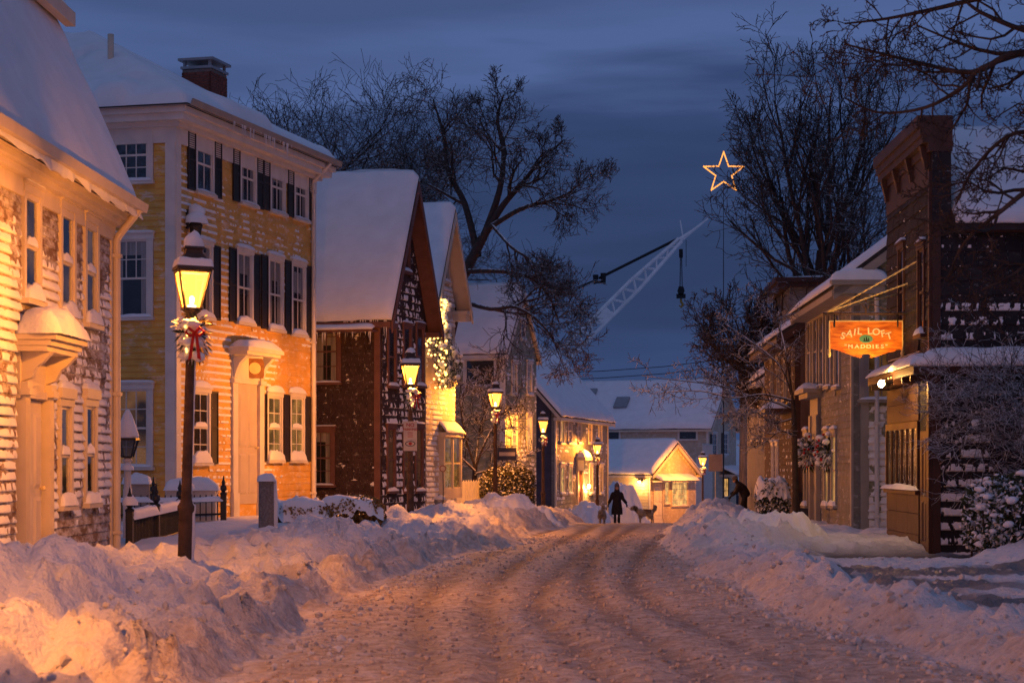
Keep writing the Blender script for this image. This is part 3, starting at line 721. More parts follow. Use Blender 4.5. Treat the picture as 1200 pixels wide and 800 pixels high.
def sheet(c00, c10, c11, c01, t, nu, nv, seed, lip=0.12, rough=0.25, edges=(1, 1, 1, 1), rad=0.25):
    """snow blanket over a quad (c00-c10 is the eave edge); offsets upward, rounded at edges (u0,u1,v0,v1)"""
    c00, c10, c11, c01 = [np.array(c, dtype=float) for c in (c00, c10, c11, c01)]
    u = np.linspace(0, 1, nu); v = np.linspace(0, 1, nv)**1.0; U, V = np.meshgrid(u, v)
    P = ((1-U)*(1-V))[..., None]*c00+(U*(1-V))[..., None]*c10+(U*V)[..., None]*c11+((1-U)*V)[..., None]*c01
    lu = np.linalg.norm(c10-c00); lv = np.linalg.norm(c01-c00)
    e = np.ones_like(U)
    for f, d in zip(edges, (U*lu, (1-U)*lu, V*lv, (1-V)*lv)):
        if f: e = e*np.sqrt(np.clip(1-(1-np.clip(d/rad, 0, 1))**2, 0.0, 1))
    wob = fbm(U*lu*0.8, V*lv*0.8, seed, 4)-0.5
    th = t*(0.25+0.75*e)*(1+rough*2*wob)
    out = (P[0].mean(0)-P[-1].mean(0)); out = out/np.linalg.norm(out)
    ed = (1-np.clip(V*lv/0.35, 0, 1))
    push = lip*(0.35+1.3*fbm(U*lu*2.2, U*0+seed, seed+2, 3))*ed
    top = P.copy(); top[..., 2] += th; top += out*push[..., None]
    bot = P.copy(); bot[..., 2] += 0.004; bot += out*(push*0.75)[..., None]; 
    n = nu*nv; k = np.arange(n).reshape(nv, nu)
    F = [np.stack([k[:-1, :-1], k[:-1, 1:], k[1:, 1:], k[1:, :-1]], -1).reshape(-1, 4)]
    Vv = np.concatenate([top.reshape(-1, 3), bot.reshape(-1, 3)])
    for ring in (k[0, :], k[-1, ::-1], k[::-1, 0], k[:, -1]):
        F.append(np.stack([ring[:-1], ring[:-1]+n, ring[1:]+n, ring[1:]], -1))
    # underside lip
    F.append(np.stack([k[:2, :][:-1, :-1]+n, k[1:2, :-1]+n, k[1:2, 1:]+n, k[:1, 1:]+n], -1).reshape(-1, 4))
    return Vv, np.concatenate(F)
def sheets(name, quads, mat, parent, M):
    Vs = []; Fs = []; b = 0
    for q in quads:
        V, F = sheet(**q); Vs.append(V); Fs.append(F+b); b += len(V)
    return link(name, np_mesh(name, np.concatenate(Vs), np.concatenate(Fs)), parent, M, mat)

def slab(mb, c00, c10, c11, c01, t):
    """roof slab: quad thickened downward"""
    vs = [Vector(c) for c in (c00, c10, c11, c01)]; lo = [v-Vector((0, 0, t)) for v in vs]
    mb.add(vs+lo, [(0, 1, 2, 3), (7, 6, 5, 4), (1, 0, 4, 5), (2, 1, 5, 6), (3, 2, 6, 7), (0, 3, 7, 4)])

def gable_roof(h, zE, zP, axis, oe, og, t_snow, trim, seed, nu=60, nv=30, thick=0.10, board=0.22, near=None, lip=0.12, rough=0.25):
    """axis 'x': ridge along the front; 'y': ridge front to back. oe eave overhang, og gable overhang"""
    W, D = h.W, h.D; half = (D if axis == 'x' else W)/2; sl = (zP-zE)/half
    ze = zE-oe*sl
    if axis == 'x':
        e1 = [(-og, -oe, ze), (W+og, -oe, ze), (W+og, D/2, zP), (-og, D/2, zP)]
        e2 = [(W+og, D+oe, ze), (-og, D+oe, ze), (-og, D/2, zP), (W+og, D/2, zP)]
    else:
        e1 = [(-oe, D+og, ze), (-oe, -og, ze), (W/2, -og, zP), (W/2, D+og, zP)]
        e2 = [(W+oe, -og, ze), (W+oe, D+og, ze), (W/2, D+og, zP), (W/2, -og, zP)]
    up = Vector((0, 0, thick))
    mb = MB()
    for e in (e1, e2): slab(mb, *[Vector(c)+up for c in e], thick)
    roof = h.part('roof', mb, roof_dark)
    if axis == 'y':
        for (xe, ) in ((-oe,), (W+oe,)):
            sm = MB(); q4 = [(xe, -og+0.02, ze-0.003), (W/2, -og+0.02, zP-0.003), (W/2, -0.002, zP-0.003), (xe, -0.002, ze-0.003)]
            slab(sm, *(q4 if xe > 0 else q4[::-1]), 0.022); h.part('rake_soffit', sm, trim)
    # bargeboards and fascia just under the slab edges
    for e in (e1, e2):
        a, b_, c, d = [Vector(v) for v in e]
        for p, q, off in ((b_, c, 1), (d, a, 1)):
            if axis == 'x': n = Vector((1, 0, 0)) if p.x > W/2 else Vector((-1, 0, 0))
            else: n = Vector((0, 1, 0)) if p.y > D/2 else Vector((0, -1, 0))
            n = n*0.03; dn = Vector((0, 0, -board))
            vs = [p-n*0.5, q-n*0.5, q-n*0.5+dn, p-n*0.5+dn, p+n, q+n, q+n+dn, p+n+dn]
            mb = MB().add(vs, [(0, 1, 2, 3), (7, 6, 5, 4), (1, 0, 4, 5), (2, 1, 5, 6), (3, 2, 6, 7), (0, 3, 7, 4)])
            h.part('bargeboard', mb, trim)
    for e in (e1, e2):
        a, b_, c, d = [Vector(v) for v in e]; mb = MB()
        if axis == 'x': y0, y1 = (a.y-0.03, 0.0) if a.y < 0 else (D, a.y+0.03); mb.box(min(a.x, b_.x)+0.04, max(a.x, b_.x)-0.04, y0, y1, ze-0.14, ze-0.004)
        else: x0, x1 = (a.x-0.03, 0.0) if a.x < 0 else (W, a.x+0.03); mb.box(x0, x1, min(a.y, b_.y)+0.04, max(a.y, b_.y)-0.04, ze-0.14, ze-0.004)
        h.part('eave_soffit', mb, trim)
    qs = []
    for e in (e1, e2):
        c = [(x, y_, z+thick+0.002) for x, y_, z in e]
        qs.append(dict(c00=c[0], c10=c[1], c11=c[2], c01=c[3], t=t_snow, nu=nu, nv=nv, seed=seed, edges=(1, 1, 1, 0), lip=lip, rough=rough))
    sheets('roof_snow', qs, snow, roof, None)
    return roof
def gpoly(W, z0, zE, zP): return [(0, z0), (W, z0), (W, zE), (W/2, zP), (0, zE)]
def gclip(W, zE, zP, inset=0.05):
    def f(z):
        if z <= zE: return (-9, 99)
        if z >= zP: return None
        k = (z-zE)/(zP-zE)*W/2; return (k+inset, W-k-inset) if W-2*k > 2*inset else None
    return f
def chimney(h, x, y_, w, d, z0, z1, parent, brick_rows=True, cap=True, join=False):
    """brick stack with separate bricks and recessed joints"""
    ch = MB().box(x-w/2+0.012, x+w/2-0.012, y_-d/2+0.012, y_+d/2-0.012, z0, z1-0.01).build('chimney', mortar, h.root, h.M['L'])
    bh = 0.073; bl = 0.20; rows = int((z1-z0)/bh); me = unit_box(brick_red)
    rng = random.Random(3)
    jm = MB()
    for r in range(rows):
        zz = z0+r*bh
        for face in range(4):
            ln = w if face % 2 == 0 else d; off = 0 if (r+face) % 2 else -bl/2; p = off
            while p < ln-0.01:
                s0 = max(p, 0); s1 = min(p+bl-0.012, ln)
                if s1-s0 > 0.03:
                    if face == 0: bb = (x-w/2+s0, x-w/2+s1, y_-d/2, y_-d/2+0.05)
                    elif face == 2: bb = (x-w/2+s0, x-w/2+s1, y_+d/2-0.05, y_+d/2)
                    elif face == 1: bb = (x+w/2-0.05, x+w/2, y_-d/2+s0, y_-d/2+s1)
                    else: bb = (x-w/2, x-w/2+0.05, y_-d/2+s0, y_-d/2+s1)
                    jm.box(bb[0], bb[1], bb[2]+rng.uniform(-.002, .002), bb[3], zz, zz+bh-0.011)
                p += bl
    o = jm.build('brickwork', brick_red, ch); o['kind'] = 'stuff'
    return ch
def downpipe(h, w, a, z0, z1, mat, r=0.04, jog=0.35, brackets=True):
    pts = [(a, -0.09, z0), (a, -0.09, z1-0.45), (a, -0.12, z1-0.38), (a-0.02, -0.09-jog*0.8, z1-0.10), (a-0.02, -0.09-jog, z1)]
    mb = MB().tube(pts, r, 10)
    if brackets:
        for z in np.linspace(z0+0.4, z1-0.7, 3): mb.box(a-r-0.015, a+r+0.015, -0.09-r-0.012, 0, z, z+0.05)
    return mb.build('downpipe', mat, h.root, h.M[w])
def panel_door(h, w, ac, z0, wd, ht, mat, rows=((0.08, 0.42), (0.47, 0.93)), knob=True):
    M = h.M[w] @ T(ac, 0, z0); x = wd/2
    d = MB().box(-x, x, -0.02, 0, 0, ht).build('door', mat, h.root, M)
    for (a, b) in rows:
        for sgn in (-1, 1):
            x0, x1 = (-x+0.10, -0.05) if sgn < 0 else (0.05, x-0.10)
            mb = MB(); z0_, z1_ = a*ht, b*ht
            mb.add([(x0, -0.02, z0_), (x1, -0.02, z0_), (x1, -0.02, z1_), (x0, -0.02, z1_), (x0+.05, -0.045, z0_+.05), (x1-.05, -0.045, z0_+.05), (x1-.05, -0.045, z1_-.05), (x0+.05, -0.045, z1_-.05)],
                   [(0,1,5,4), (1,2,6,5), (2,3,7,6), (3,0,4,7), (4,5,6,7)])
            mb.build('panel', mat, d)
    if knob: MB().lathe([(0.012, 0), (0.012, 0.03), (0.03, 0.04), (0.03, 0.065), (0.01, 0.075)], 10).build('knob', gilt, d, T(x-0.08, -0.02, ht*0.47) @ Matrix.Rotation(R(90), 4, 'X'), True)
    return d
def icicles(h, w, a0, a1, z, y, n, lmax, seed, parent=None):
    rng = random.Random(seed); mb = MB()
    for i in range(n):
        a = rng.uniform(a0, a1); l = lmax*rng.uniform(0.2, 1)**1.5; r = 0.006+0.016*l/lmax
        mb.tube([(a, y, z), (a+rng.uniform(-.01, .01), y, z-l*0.5), (a, y, z-l)], [r, r*0.6, 0.001], 5, False)
    o = mb.build('icicles', ice, h.root, h.M[w], True); o['kind'] = 'stuff'; return o
ice = mk('ice', (0.70, 0.74, 0.80), 0.15, 0.03, 5, 0.1, 30, spec=0.6)
# ------------------------------------------------------------------ left house: brown boards plastered with snow, gambrel roof
D1 = (0.0261, 1.0)
lh = House('brown_house', 'brown clapboard house plastered with snow, steep snowy roof, far left', 'house', (-6.13, 18.0), D1, 11.0, 7.0, 0.15)
EZ = 5.18
wf = lh.wall('F', taupe_board, z1=EZ+0.1)
lh.wall('S1', taupe_board, poly=[(0.15, -0.3), (6.85, -0.3), (6.85, 5.2), (6.15, 8.1), (3.5, 9.2), (0.85, 8.1), (0.15, 5.2)])
lh.wall('S0', taupe_board, poly=[(-0.15, -0.3), (-6.85, -0.3), (-6.85, 5.2), (-6.15, 8.1), (-3.5, 9.2), (-0.85, 8.1), (-0.15, 5.2)])
ops = []
for px, y0, y1, bk in ((34, 229, 352, interior_dark), (76, 247, 372, interior_dark), (104, 262, 380, interior_dark)):
    zb0 = lh.z('F', px, y1); zt = lh.z('F', px, y0)
    ops.append(window(lh, 'F', lh.a('F', px), zb0, 0.62, zt-zb0, cream_paint, room_dim, 1, (0, 0), snow_h=0.20, mid_snow=True))
for px, y0, y1 in ((73.5, 476, 592), (103, 476, 589)):
    zb0 = lh.z('F', px, y1); zt = lh.z('F', px, y0)
    ops.append(window(lh, 'F', lh.a('F', px), zb0, 0.52, zt-zb0, cream_paint, room_dim, 1, (0, 0), snow_h=0.17, head=0.10, mid_snow=True))
# further windows nearer the camera keep the facade going
for ac in (1.2, 3.2):
    ops.append(window(lh, 'F', ac, 3.5, 0.62, 1.4, cream_paint, interior_dark, 1, (0, 0), snow_h=0.2))
# portal: two pilasters, scroll brackets, moulded hood heaped with snow
da = lh.a('F', 36); dz = 0.35
ops.append((da-0.72, da+0.72, 0, 3.05))
panel_door(lh, 'F', da, dz, 0.86, 2.05, cream_paint)
for sx in (-1, 1):
    mb = MB(); xc = sx*0.56
    mb.box(xc-0.13, xc+0.13, -0.16, 0, 0, 0.22); mb.box(xc-0.095, xc+0.095, -0.12, 0, 0.22, 2.1)
    mb.box(xc-0.14, xc+0.14, -0.18, 0, 2.1, 2.18); mb.box(xc-0.12, xc+0.12, -0.15, 0, 2.18, 2.26)
    for k in range(3): mb.box(xc-0.07+k*0.055, xc-0.04+k*0.055, -0.132, -0.12, 0.3, 2.05)
    mb.build('pilaster', cream_paint, lh.root, lh.M['F'] @ T(da, 0, dz))
    mb = MB().prism([(-0.02, 0.0), (-0.16, 0.05), (-0.22, 0.18), (-0.30, 0.24), (-0.42, 0.36), (-0.02, 0.36)], -0.06, 0.06)
    mb.build('bracket', cream_paint, lh.root, lh.M['F'] @ T(da+xc, -0.02, dz+2.26) @ Matrix.Rotation(R(90), 4, 'Z'))
mb = MB().box(-0.70, 0.70, -0.06, 0, 2.06, 2.62); mb.box(-0.52, 0.52, -0.10, 0, 2.07, 2.16)
mb.build('entablature', cream_paint, lh.root, lh.M['F'] @ T(da, 0.0, dz))
mb = MB()
for i, (o_, z) in enumerate(((0.40, 2.622), (0.45, 2.69), (0.52, 2.76))): mb.box(-0.68-o_*0.2, 0.68+o_*0.2, -o_, 0, z, z+0.066)
hood = mb.build('door_hood', cream_paint, lh.root, lh.M['F'] @ T(da, 0, dz))
link('hood_snow', blob(1.62, 0.60, 0.34, 3, 26, 12), hood, T(0, 0.02, 2.83))
for px_ in (22, 50):
    pass
pcs = boards(wf, taupe_board, 4.2, 10.86, 0.15, 4.86, 0.128, ops)
boards(wf, taupe_board, 0.0, 4.2, 0.15, 4.86, 0.128, ops, join=True)
a_dark0 = lh.a('F', 45)
def cov_lh(A, Z):
    c = 0.56 + 0*A
    c = c - 0.30*sstep(3.9, 4.6, Z)*sstep(a_dark0-0.4, a_dark0+0.3, A) - 0.12*sstep(4.2, 4.8, Z)
    c = c - 0.16*sstep(2.55, 2.8, Z)*(1-sstep(3.3, 3.6, Z))*sstep(a_dark0, a_dark0+1, A)
    c = c - 0.42*(1-sstep(0.75, 1.05, Z))*sstep(a_dark0+0.6, a_dark0+1.2, A)
    return c
crust(wf, pcs, cov_lh, 0.042, seed=3, step=0.025, up=0.78, fx=2.6, fz=2.6)
MB().box(10.86, 11.04, -0.045, 0.0, 0.0, 4.87).build('corner_board', cream_paint, lh.root, lh.M['F'])
mb = MB().box(-0.1, 11.1, -0.05, 0, 4.86, 5.08); mb.box(-0.2, 11.2, -0.16, 0, 5.08, 5.16); mb.box(-0.25, 11.22, -0.26, 0, 5.16, 5.24); mb.box(-0.3, 11.25, -0.34, 0, 5.24, 5.30)
lh.part('cornice', mb, cream_paint, 'F')
mb = MB().prism([(-0.34, 5.30), (-0.47, 5.30), (-0.50, 5.42), (-0.48, 5.42), (-0.46, 5.33), (-0.34, 5.33)], -0.3, 11.28)
mb.build('gutter', cream_paint, lh.root, lh.M['F'] @ Matrix(((0,1,0,0),(1,0,0,0),(0,0,1,0),(0,0,0,1))))
downpipe(lh, 'F', 10.99, 0.2, 5.32, cream_paint, 0.055, 0.33)
E = [(-0.3, -0.34, 5.32), (11.3, -0.34, 5.32), (11.3, 0.95, 8.25), (-0.3, 0.95, 8.25)]
U_ = [(-0.3, 0.75, 8.22), (11.3, 0.75, 8.22), (11.3, 3.5, 9.45), (-0.3, 3.5, 9.45)]
mb = MB(); slab(mb, *E, 0.1); slab(mb, *U_, 0.1)
slab(mb, (11.3, 7.34, 5.32), (-0.3, 7.34, 5.32), (-0.3, 6.05, 8.25), (11.3, 6.05, 8.25), 0.1); slab(mb, (11.3, 6.25, 8.22), (-0.3, 6.25, 8.22), (-0.3, 3.5, 9.45), (11.3, 3.5, 9.45), 0.1)
roof = lh.part('roof', mb, roof_dark)
MB().box(-0.34, 11.34, 0.60, 0.745, 8.06, 8.26).build('curb_trim', cream_paint, roof)
q = lambda e, s, t=0.16, **k: dict(c00=e[0], c10=e[1], c11=e[2], c01=e[3], t=t, nu=150, nv=34, seed=s, edges=(1, 1, 1, 0), **k)
up3 = lambda e: [(x, y_, z+0.005) for x, y_, z in e]
sheets('roof_snow', [q(up3(E), 5, 0.20, lip=0.20, rough=0.55), q(up3(U_), 9, 0.3), q(up3([(11.3, 7.34, 5.32), (-0.3, 7.34, 5.32), (-0.3, 6.05, 8.25), (11.3, 6.05, 8.25)]), 4)], snow, roof, None)
chimney(lh, 10.2, 1.9, 0.6, 0.6, 8.4, 10.4, roof)

# ------------------------------------------------------------------ yellow house
D2 = (0.262, 0.965)
yh = House('yellow_house', 'yellow clapboard three storey house with dark shutters and hipped snowy roof', 'house', (-6.94, 41.0), D2, 8.0, 9.0, 0.4)
wf = yh.wall('F', yellow_board, z1=8.6); ws = yh.wall('S0', yellow_board, z1=8.6); yh.wall('S1', yellow_board, z1=8.6)
ops = []
def ywin(pxa, pxb, y0, y1, back, snow_h, rows=(1, 1), cols=2, shl=None, shr=None, mid=False):
    ac = yh.a('F', (pxa+pxb)/2); wd = yh.a('F', pxb)-yh.a('F', pxa); zb0 = yh.z('F', (pxa+pxb)/2, y1); zt = yh.z('F', (pxa+pxb)/2, y0)
    wd = 0.78
    ops.append(window(yh, 'F', ac, zb0, wd, zt-zb0, white_paint, back, cols, rows, cw=0.085, snow_h=snow_h, mid_snow=mid))
    for sgn, s_ in ((-1, shl), (1, shr)):
        if s_: shutter(yh, 'F', ac-wd/2-0.10-0.38 if sgn < 0 else ac+wd/2+0.10, zb0-0.03, 0.38, zt-zb0+0.08)
for pa, pb, y0, y1, L_, R_ in ((231, 245, 161, 226, 1, 1), (283, 295, 180, 239, 1, 1), (318, 329, 191, 249, 1, 0), (345.5, 356.5, 200, 257, 1, 1)):
    ywin(pa, pb, y0, y1, curtain_white if pa != 231 else interior_dark, 0.05, shl=L_, shr=R_)
for pa, pb, y0, y1, L_, R_ in ((230, 243, 287, 371, 1, 1), (279, 291, 297, 378, 1, 1), (315.5, 327, 305, 386, 1, 0), (342.5, 353.5, 311, 392, 1, 1)):
    ywin(pa, pb, y0, y1, curtain_white, 0.14, shl=L_, shr=R_)
for pa, pb, y0, y1, L_, R_ in ((227, 240, 460, 542, 0, 1), (314.5, 325.5, 465, 539, 1, 0), (341, 352, 466, 539, 1, 1)):
    ywin(pa, pb, y0, y1, interior_dark if pa == 227 else amber_glow, 0.24, rows=(2, 2), shl=L_, shr=R_, mid=True)
# side windows toward the camera
ops_s = []
for y0, y1, rows, bk in ((152, 213, (1, 2), interior_dark), (281, 372, (2, 0), curtain_white), (456, 547, (2, 2), room_dim)):
    pm_ = 154.5; ac = yh.a('S0', pm_); zb0 = yh.z('S0', pm_, y1); zt = yh.z('S0', pm_, y0)
    ops_s.append(window(yh, 'S0', ac, zb0, 0.76, zt-zb0, white_paint, bk, 3, rows, cw=0.12, snow_h=0.07))
ops_s.append(window(yh, 'S0', -5.0, 2.2, 0.76, 1.6, white_paint, interior_dark, 3, (2, 2), cw=0.12))
# door with pilasters and hood
da = yh.a('F', 288.5); dz = yh.z('F', 288, 590); dtop = yh.z('F', 288, 450)
dh = dtop-dz
ops.append((da-0.92, da+0.92, 0, dtop+0.95))
panel_door(yh, 'F', da, dz, 1.16, dh, door_paint)
for sx in (-1, 1):
    xc = sx*0.76; mb = MB(); mb.box(xc-0.16, xc+0.16, -0.10, 0, -0.3, 0.25); mb.box(xc-0.13, xc+0.13, -0.075, 0, 0.25, dh); mb.box(xc-0.17, xc+0.17, -0.12, 0, dh, dh+0.10)
    mb.build('pilaster', white_paint, yh.root, yh.M['F'] @ T(da, 0, dz))
    MB().prism([(-0.0, 0.0), (-0.08, 0.02), (-0.14, 0.2), (-0.20, 0.34), (-0.36, 0.50), (-0.0, 0.50)], -0.09, 0.09).build('bracket', white_paint, yh.root, yh.M['F'] @ T(da+xc, -0.0, dz+dh+0.1) @ Matrix.Rotation(R(90), 4, 'Z'))
MB().box(-0.90, 0.90, -0.05, 0, dh+0.004, dh+0.62).build('entablature', white_paint, yh.root, yh.M['F'] @ T(da, 0, dz))
mb = MB().box(-0.98, 0.98, -0.44, 0, dh+0.62, dh+0.69); mb.box(-1.04, 1.04, -0.50, 0, dh+0.69, dh+0.78)
hood = mb.build('door_hood', white_paint, yh.root, yh.M['F'] @ T(da, 0, dz))
link('hood_snow', blob(2.1, 0.52, 0.22, 2, 26, 10), hood, T(0, 0.01, dh+0.78))
pcs = boards(wf, yellow_board, 0.0, 7.86, 0.42, 8.24, 0.15, ops)
pcs2 = boards(ws, yellow_board, -4.0, -0.16, 0.42, 8.24, 0.13, ops_s)
boards(ws, yellow_board, -8.85, -4.0, 0.42, 8.24, 0.13, ops_s, join=True)
def cov_yh(A, Z):
    c = 0.52 - 0.10*sstep(2.0, 5.5, A) + 0.22*(1-sstep(0.0, 1.3, A)) + 0.06*(1-sstep(3.5, 5.5, Z))
    c = c - 0.30*sstep(5.0, 7.0, A)*(1-sstep(4.0, 4.8, Z)) - 0.16*sstep(6.6, 8, Z)
    return c
crust(wf, pcs, cov_yh, 0.020, seed=8, step=0.04, up=0.42, fx=2.2, fz=1.2)
for x0_ in (-0.02, 7.80): yh.part('corner_board', MB().box(x0_, x0_+0.23, -0.045, 0, 0.3, 8.25), white_paint, 'F')
MB().box(-0.20, 0.018, -0.046, 0, 0.3, 8.25).build('corner_board', white_paint, yh.root, yh.M['S0'])
mb = MB()
for (o_, z0, z1) in ((0.05, 8.24, 8.56), (0.16, 8.56, 8.66), (0.34, 8.66, 8.80), (0.42, 8.80, 8.92)):
    mb.box(-o_, 8+o_, -o_, 9+o_, z0, z1)
yh.part('cornice', mb, white_paint)
mb = MB()
for pts in ([(-0.44, 8.925), (-0.56, 8.925), (-0.60, 9.05), (-0.57, 9.05), (-0.54, 8.95), (-0.44, 8.95)],):
    mb.prism(pts, -0.42, 8.42)
mb.build('gutter', tan_trim, yh.root, yh.M['F'] @ Matrix(((0,1,0,0),(1,0,0,0),(0,0,1,0),(0,0,0,1))))
# hip roof and its snow blanket
def hip_roof(h, o_, zE, sl, cap, t, seed, n=90):
    W, D = h.W, h.D
    x = np.linspace(-o_, W+o_, n); y_ = np.linspace(-o_, D+o_, n); X, Y = np.meshgrid(x, y_)
    d = np.minimum(np.minimum(X+o_, W+o_-X), np.minimum(Y+o_, D+o_-Y))
    k = np.arange(n*n).reshape(n, n); F = np.stack([k[:-1, :-1], k[:-1, 1:], k[1:, 1:], k[1:, :-1]], -1).reshape(-1, 4)
    zr = zE+np.minimum(d*sl, cap)
    rf = link('roof', np_mesh('roof', np.stack([X, Y, zr-h.z0], -1).reshape(-1, 3), F, False), h.root, None, roof_dark)
    e = np.sqrt(np.clip(1-(1-np.clip(d/0.4, 0, 1))**2, 0, 1))
    bare = sstep(0.62, 0.70, fbm(X*0.9, Y*0.9, seed+3, 3))*sstep(0.3, 1.5, d)
    th = t*e*(0.75+0.5*fbm(X*0.7, Y*0.7, seed, 4)) - 0.05*(1-np.clip(e*3, 0, 1)) - bare*t*0.9
    lump = sstep(0.55, 0.75, fbm(X*0.8+4, Y*0.8, seed+9, 2))*0.25*np.clip(1-d/1.4, 0, 1)*e
    link('roof_snow', np_mesh('roof_snow', np.stack([X, Y, zr-h.z0+th+lump+0.01], -1).reshape(-1, 3), F), rf, None, snow)
    return rf
rf = hip_roof(yh, 0.50, 8.95, 0.55, 2.5, 0.22, 4)
MB().box(-0.52, 8.52, -0.52, 9.52, 8.924, 8.949).build('roof_edge', roof_dark, rf, T(0, 0, -yh.z0))
ch = chimney(yh, 6.1, 2.05, 0.95, 0.75, 9.2, 10.95, rf)
mb = MB().box(5.60, 6.60, 1.65, 2.45, 10.95, 11.01)
for sx in (5.65, 6.49):
    for sy in (1.70, 2.34): mb.box(sx, sx+0.06, sy, sy+0.06, 11.01, 11.14)
mb.box(5.56, 6.64, 1.60, 2.50, 11.14, 11.20); mb.build('chimney_cap', metal_grey, ch)
MB().tube([(1.9, 2.4, 10.0), (1.9, 2.4, 11.0)], 0.07, 10).build('vent_pipe', sign_face, yh.root, yh.M['L'], True)
downpipe(yh, 'F', 7.72, 0.5, 8.92, white_paint, 0.05, 0.45)
icicles(yh, 'F', 1.5, 5.0, 8.93, -0.60, 26, 0.40, 4)
MB().box(-0.02, 0.0, 0, 0.01, 0, 0.01)

# ------------------------------------------------------------------ dark brown gabled house
bh = House('dark_gabled_house', 'dark brown shingled house with tall steep snowy gable behind the second street lamp', 'house', (-3.455, 52.0), D2, 3.9, 8.0, 0.0)
zE, zP = 5.85, 9.25
wf = bh.wall('F', dark_shingle, poly=gpoly(3.9, -0.4, zE, zP)); ws = bh.wall('S0', dark_shingle, z1=zE); bh.wall('S1', dark_shingle, z1=zE)
bh.wall('B', dark_shingle, poly=gpoly(3.9, -0.4, zE, zP))
ops = []
def bwin(h, w, px, y0, y1, wd, cas, back, lst, cols=1, rows=(0, 0), sh=0.10, **k):
    zb0 = h.z(w, px, y1); zt = h.z(w, px, y0); lst.append(window(h, w, h.a(w, px), zb0, wd, zt-zb0, cas, back, cols, rows, snow_h=sh, **k))
bwin(bh, 'F', 474, 262, 318, 0.55, maroon_trim, interior_dark, ops)
for px in (458, 476, 491): bwin(bh, 'F', px, 384, 452, 0.55, maroon_trim, interior_dark, ops)
for px in (457, 476, 490): bwin(bh, 'F', px, 502, 575, 0.55, maroon_trim, interior_dark, ops)
pcs = boards(wf, dark_shingle, 0.12, 3.8, 0.2, zP-0.25, 0.21, ops, gclip(3.9, zE, zP, 0.12), name='shingle_course', out=0.035)
crust(wf, pcs, lambda A, Z: 0.42-0.06*sstep(2.4, 4.2, A)+0.06*(1-sstep(2, 4, Z)) - 0.2*sstep(7.2, 9, Z), 0.04, 0.035, seed=14, step=0.04, up=0.75, fx=5.5, fz=2.5)
ops = []
bwin(bh, 'S0', 383, 376, 448, 0.62, maroon_trim, curtain_white, ops, 2, (2, 2), 0.05)
bwin(bh, 'S0', 376, 505, 568, 0.62, maroon_trim, curtain_white, ops, 2, (2, 2), 0.05)
pcs = boards(ws, dark_shingle, -7.85, -0.14, 0.2, 5.2, 0.145, ops, join=True, width=0.17, jig=0.006)
crust(ws, pcs, lambda A, Z: 0.20+0.12*(1-sstep(1.0, 2.0, Z)), 0.02, 0.03, seed=19, step=0.05, fx=6)
MB().box(-0.14, 0.02, -0.05, 0, 0.1, zE).build('corner_board', maroon_trim, bh.root, bh.M['S0'])
gable_roof(bh, zE, zP, 'y', 0.30, 0.44, 0.26, maroon_trim, 6, 60, 60, board=0.30, lip=0.10, rough=0.28)
# soffit return boards under the near rake
mb = MB().box(-5.0, -0.02, -0.55, 0, 5.06, 5.12)
lr = mb.build('pent_ledge', maroon_trim, bh.root, bh.M['S0'])
link('ledge_snow', np_mesh('ledge_snow', *sheet((-5.0, -0.55, 5.125), (-0.02, -0.55, 5.125), (-0.02, 0, 5.28), (-5.0, 0, 5.28), 0.10, 60, 8, 3, lip=0.05)), lr, None, snow)
icicles(bh, 'S0', -4.6, -0.05, 5.07, -0.53, 60, 0.34, 9)
icicles(bh, 'S0', -0.9, 0.28, 5.38, -0.30, 30, 0.55, 11)

# ------------------------------------------------------------------ cream gabled house with the lit garland
chs = House('cream_gabled_house', 'narrow cream clapboard house with steep gable and lit bay window', 'house', (-2.62, 59.5), D2, 3.15, 7.0, 0.0)
zE, zP = 6.75, 9.35
wf = chs.wall('F', cream_board, poly=gpoly(3.15, -0.5, zE, zP)); chs.wall('S0', cream_board, z1=zE); chs.wall('S1', cream_board, z1=zE)
ops = []
bwin(chs, 'F', 521, 285, 330, 0.5, cream_paint, interior_dark, ops)
bwin(chs, 'F', 526, 415, 447, 0.8, cream_paint, interior_dark, ops, 2, (1, 1), 0.1)
pcs = boards(wf, cream_board, 0.1, 3.1, 0.2, zP-0.2, 0.155, ops, gclip(3.15, zE, zP, 0.12), name='clapboard')
crust(wf, pcs, lambda A, Z: 0.46+0.1*(1-sstep(1, 3, Z)), 0.030, seed=24, step=0.06, up=0.8, fx=2.0)
gable_roof(chs, zE, zP, 'y', 0.25, 0.50, 0.22, cream_paint, 16, 50, 50, board=0.30, lip=0.06, rough=0.1)
mb = MB().box(2.9, 3.45, -0.45, 0, 6.12, 6.30); mb.box(2.85, 3.5, -0.5, 0, 6.30, 6.42); chs.part('cornice_return', mb, cream_paint, 'F')
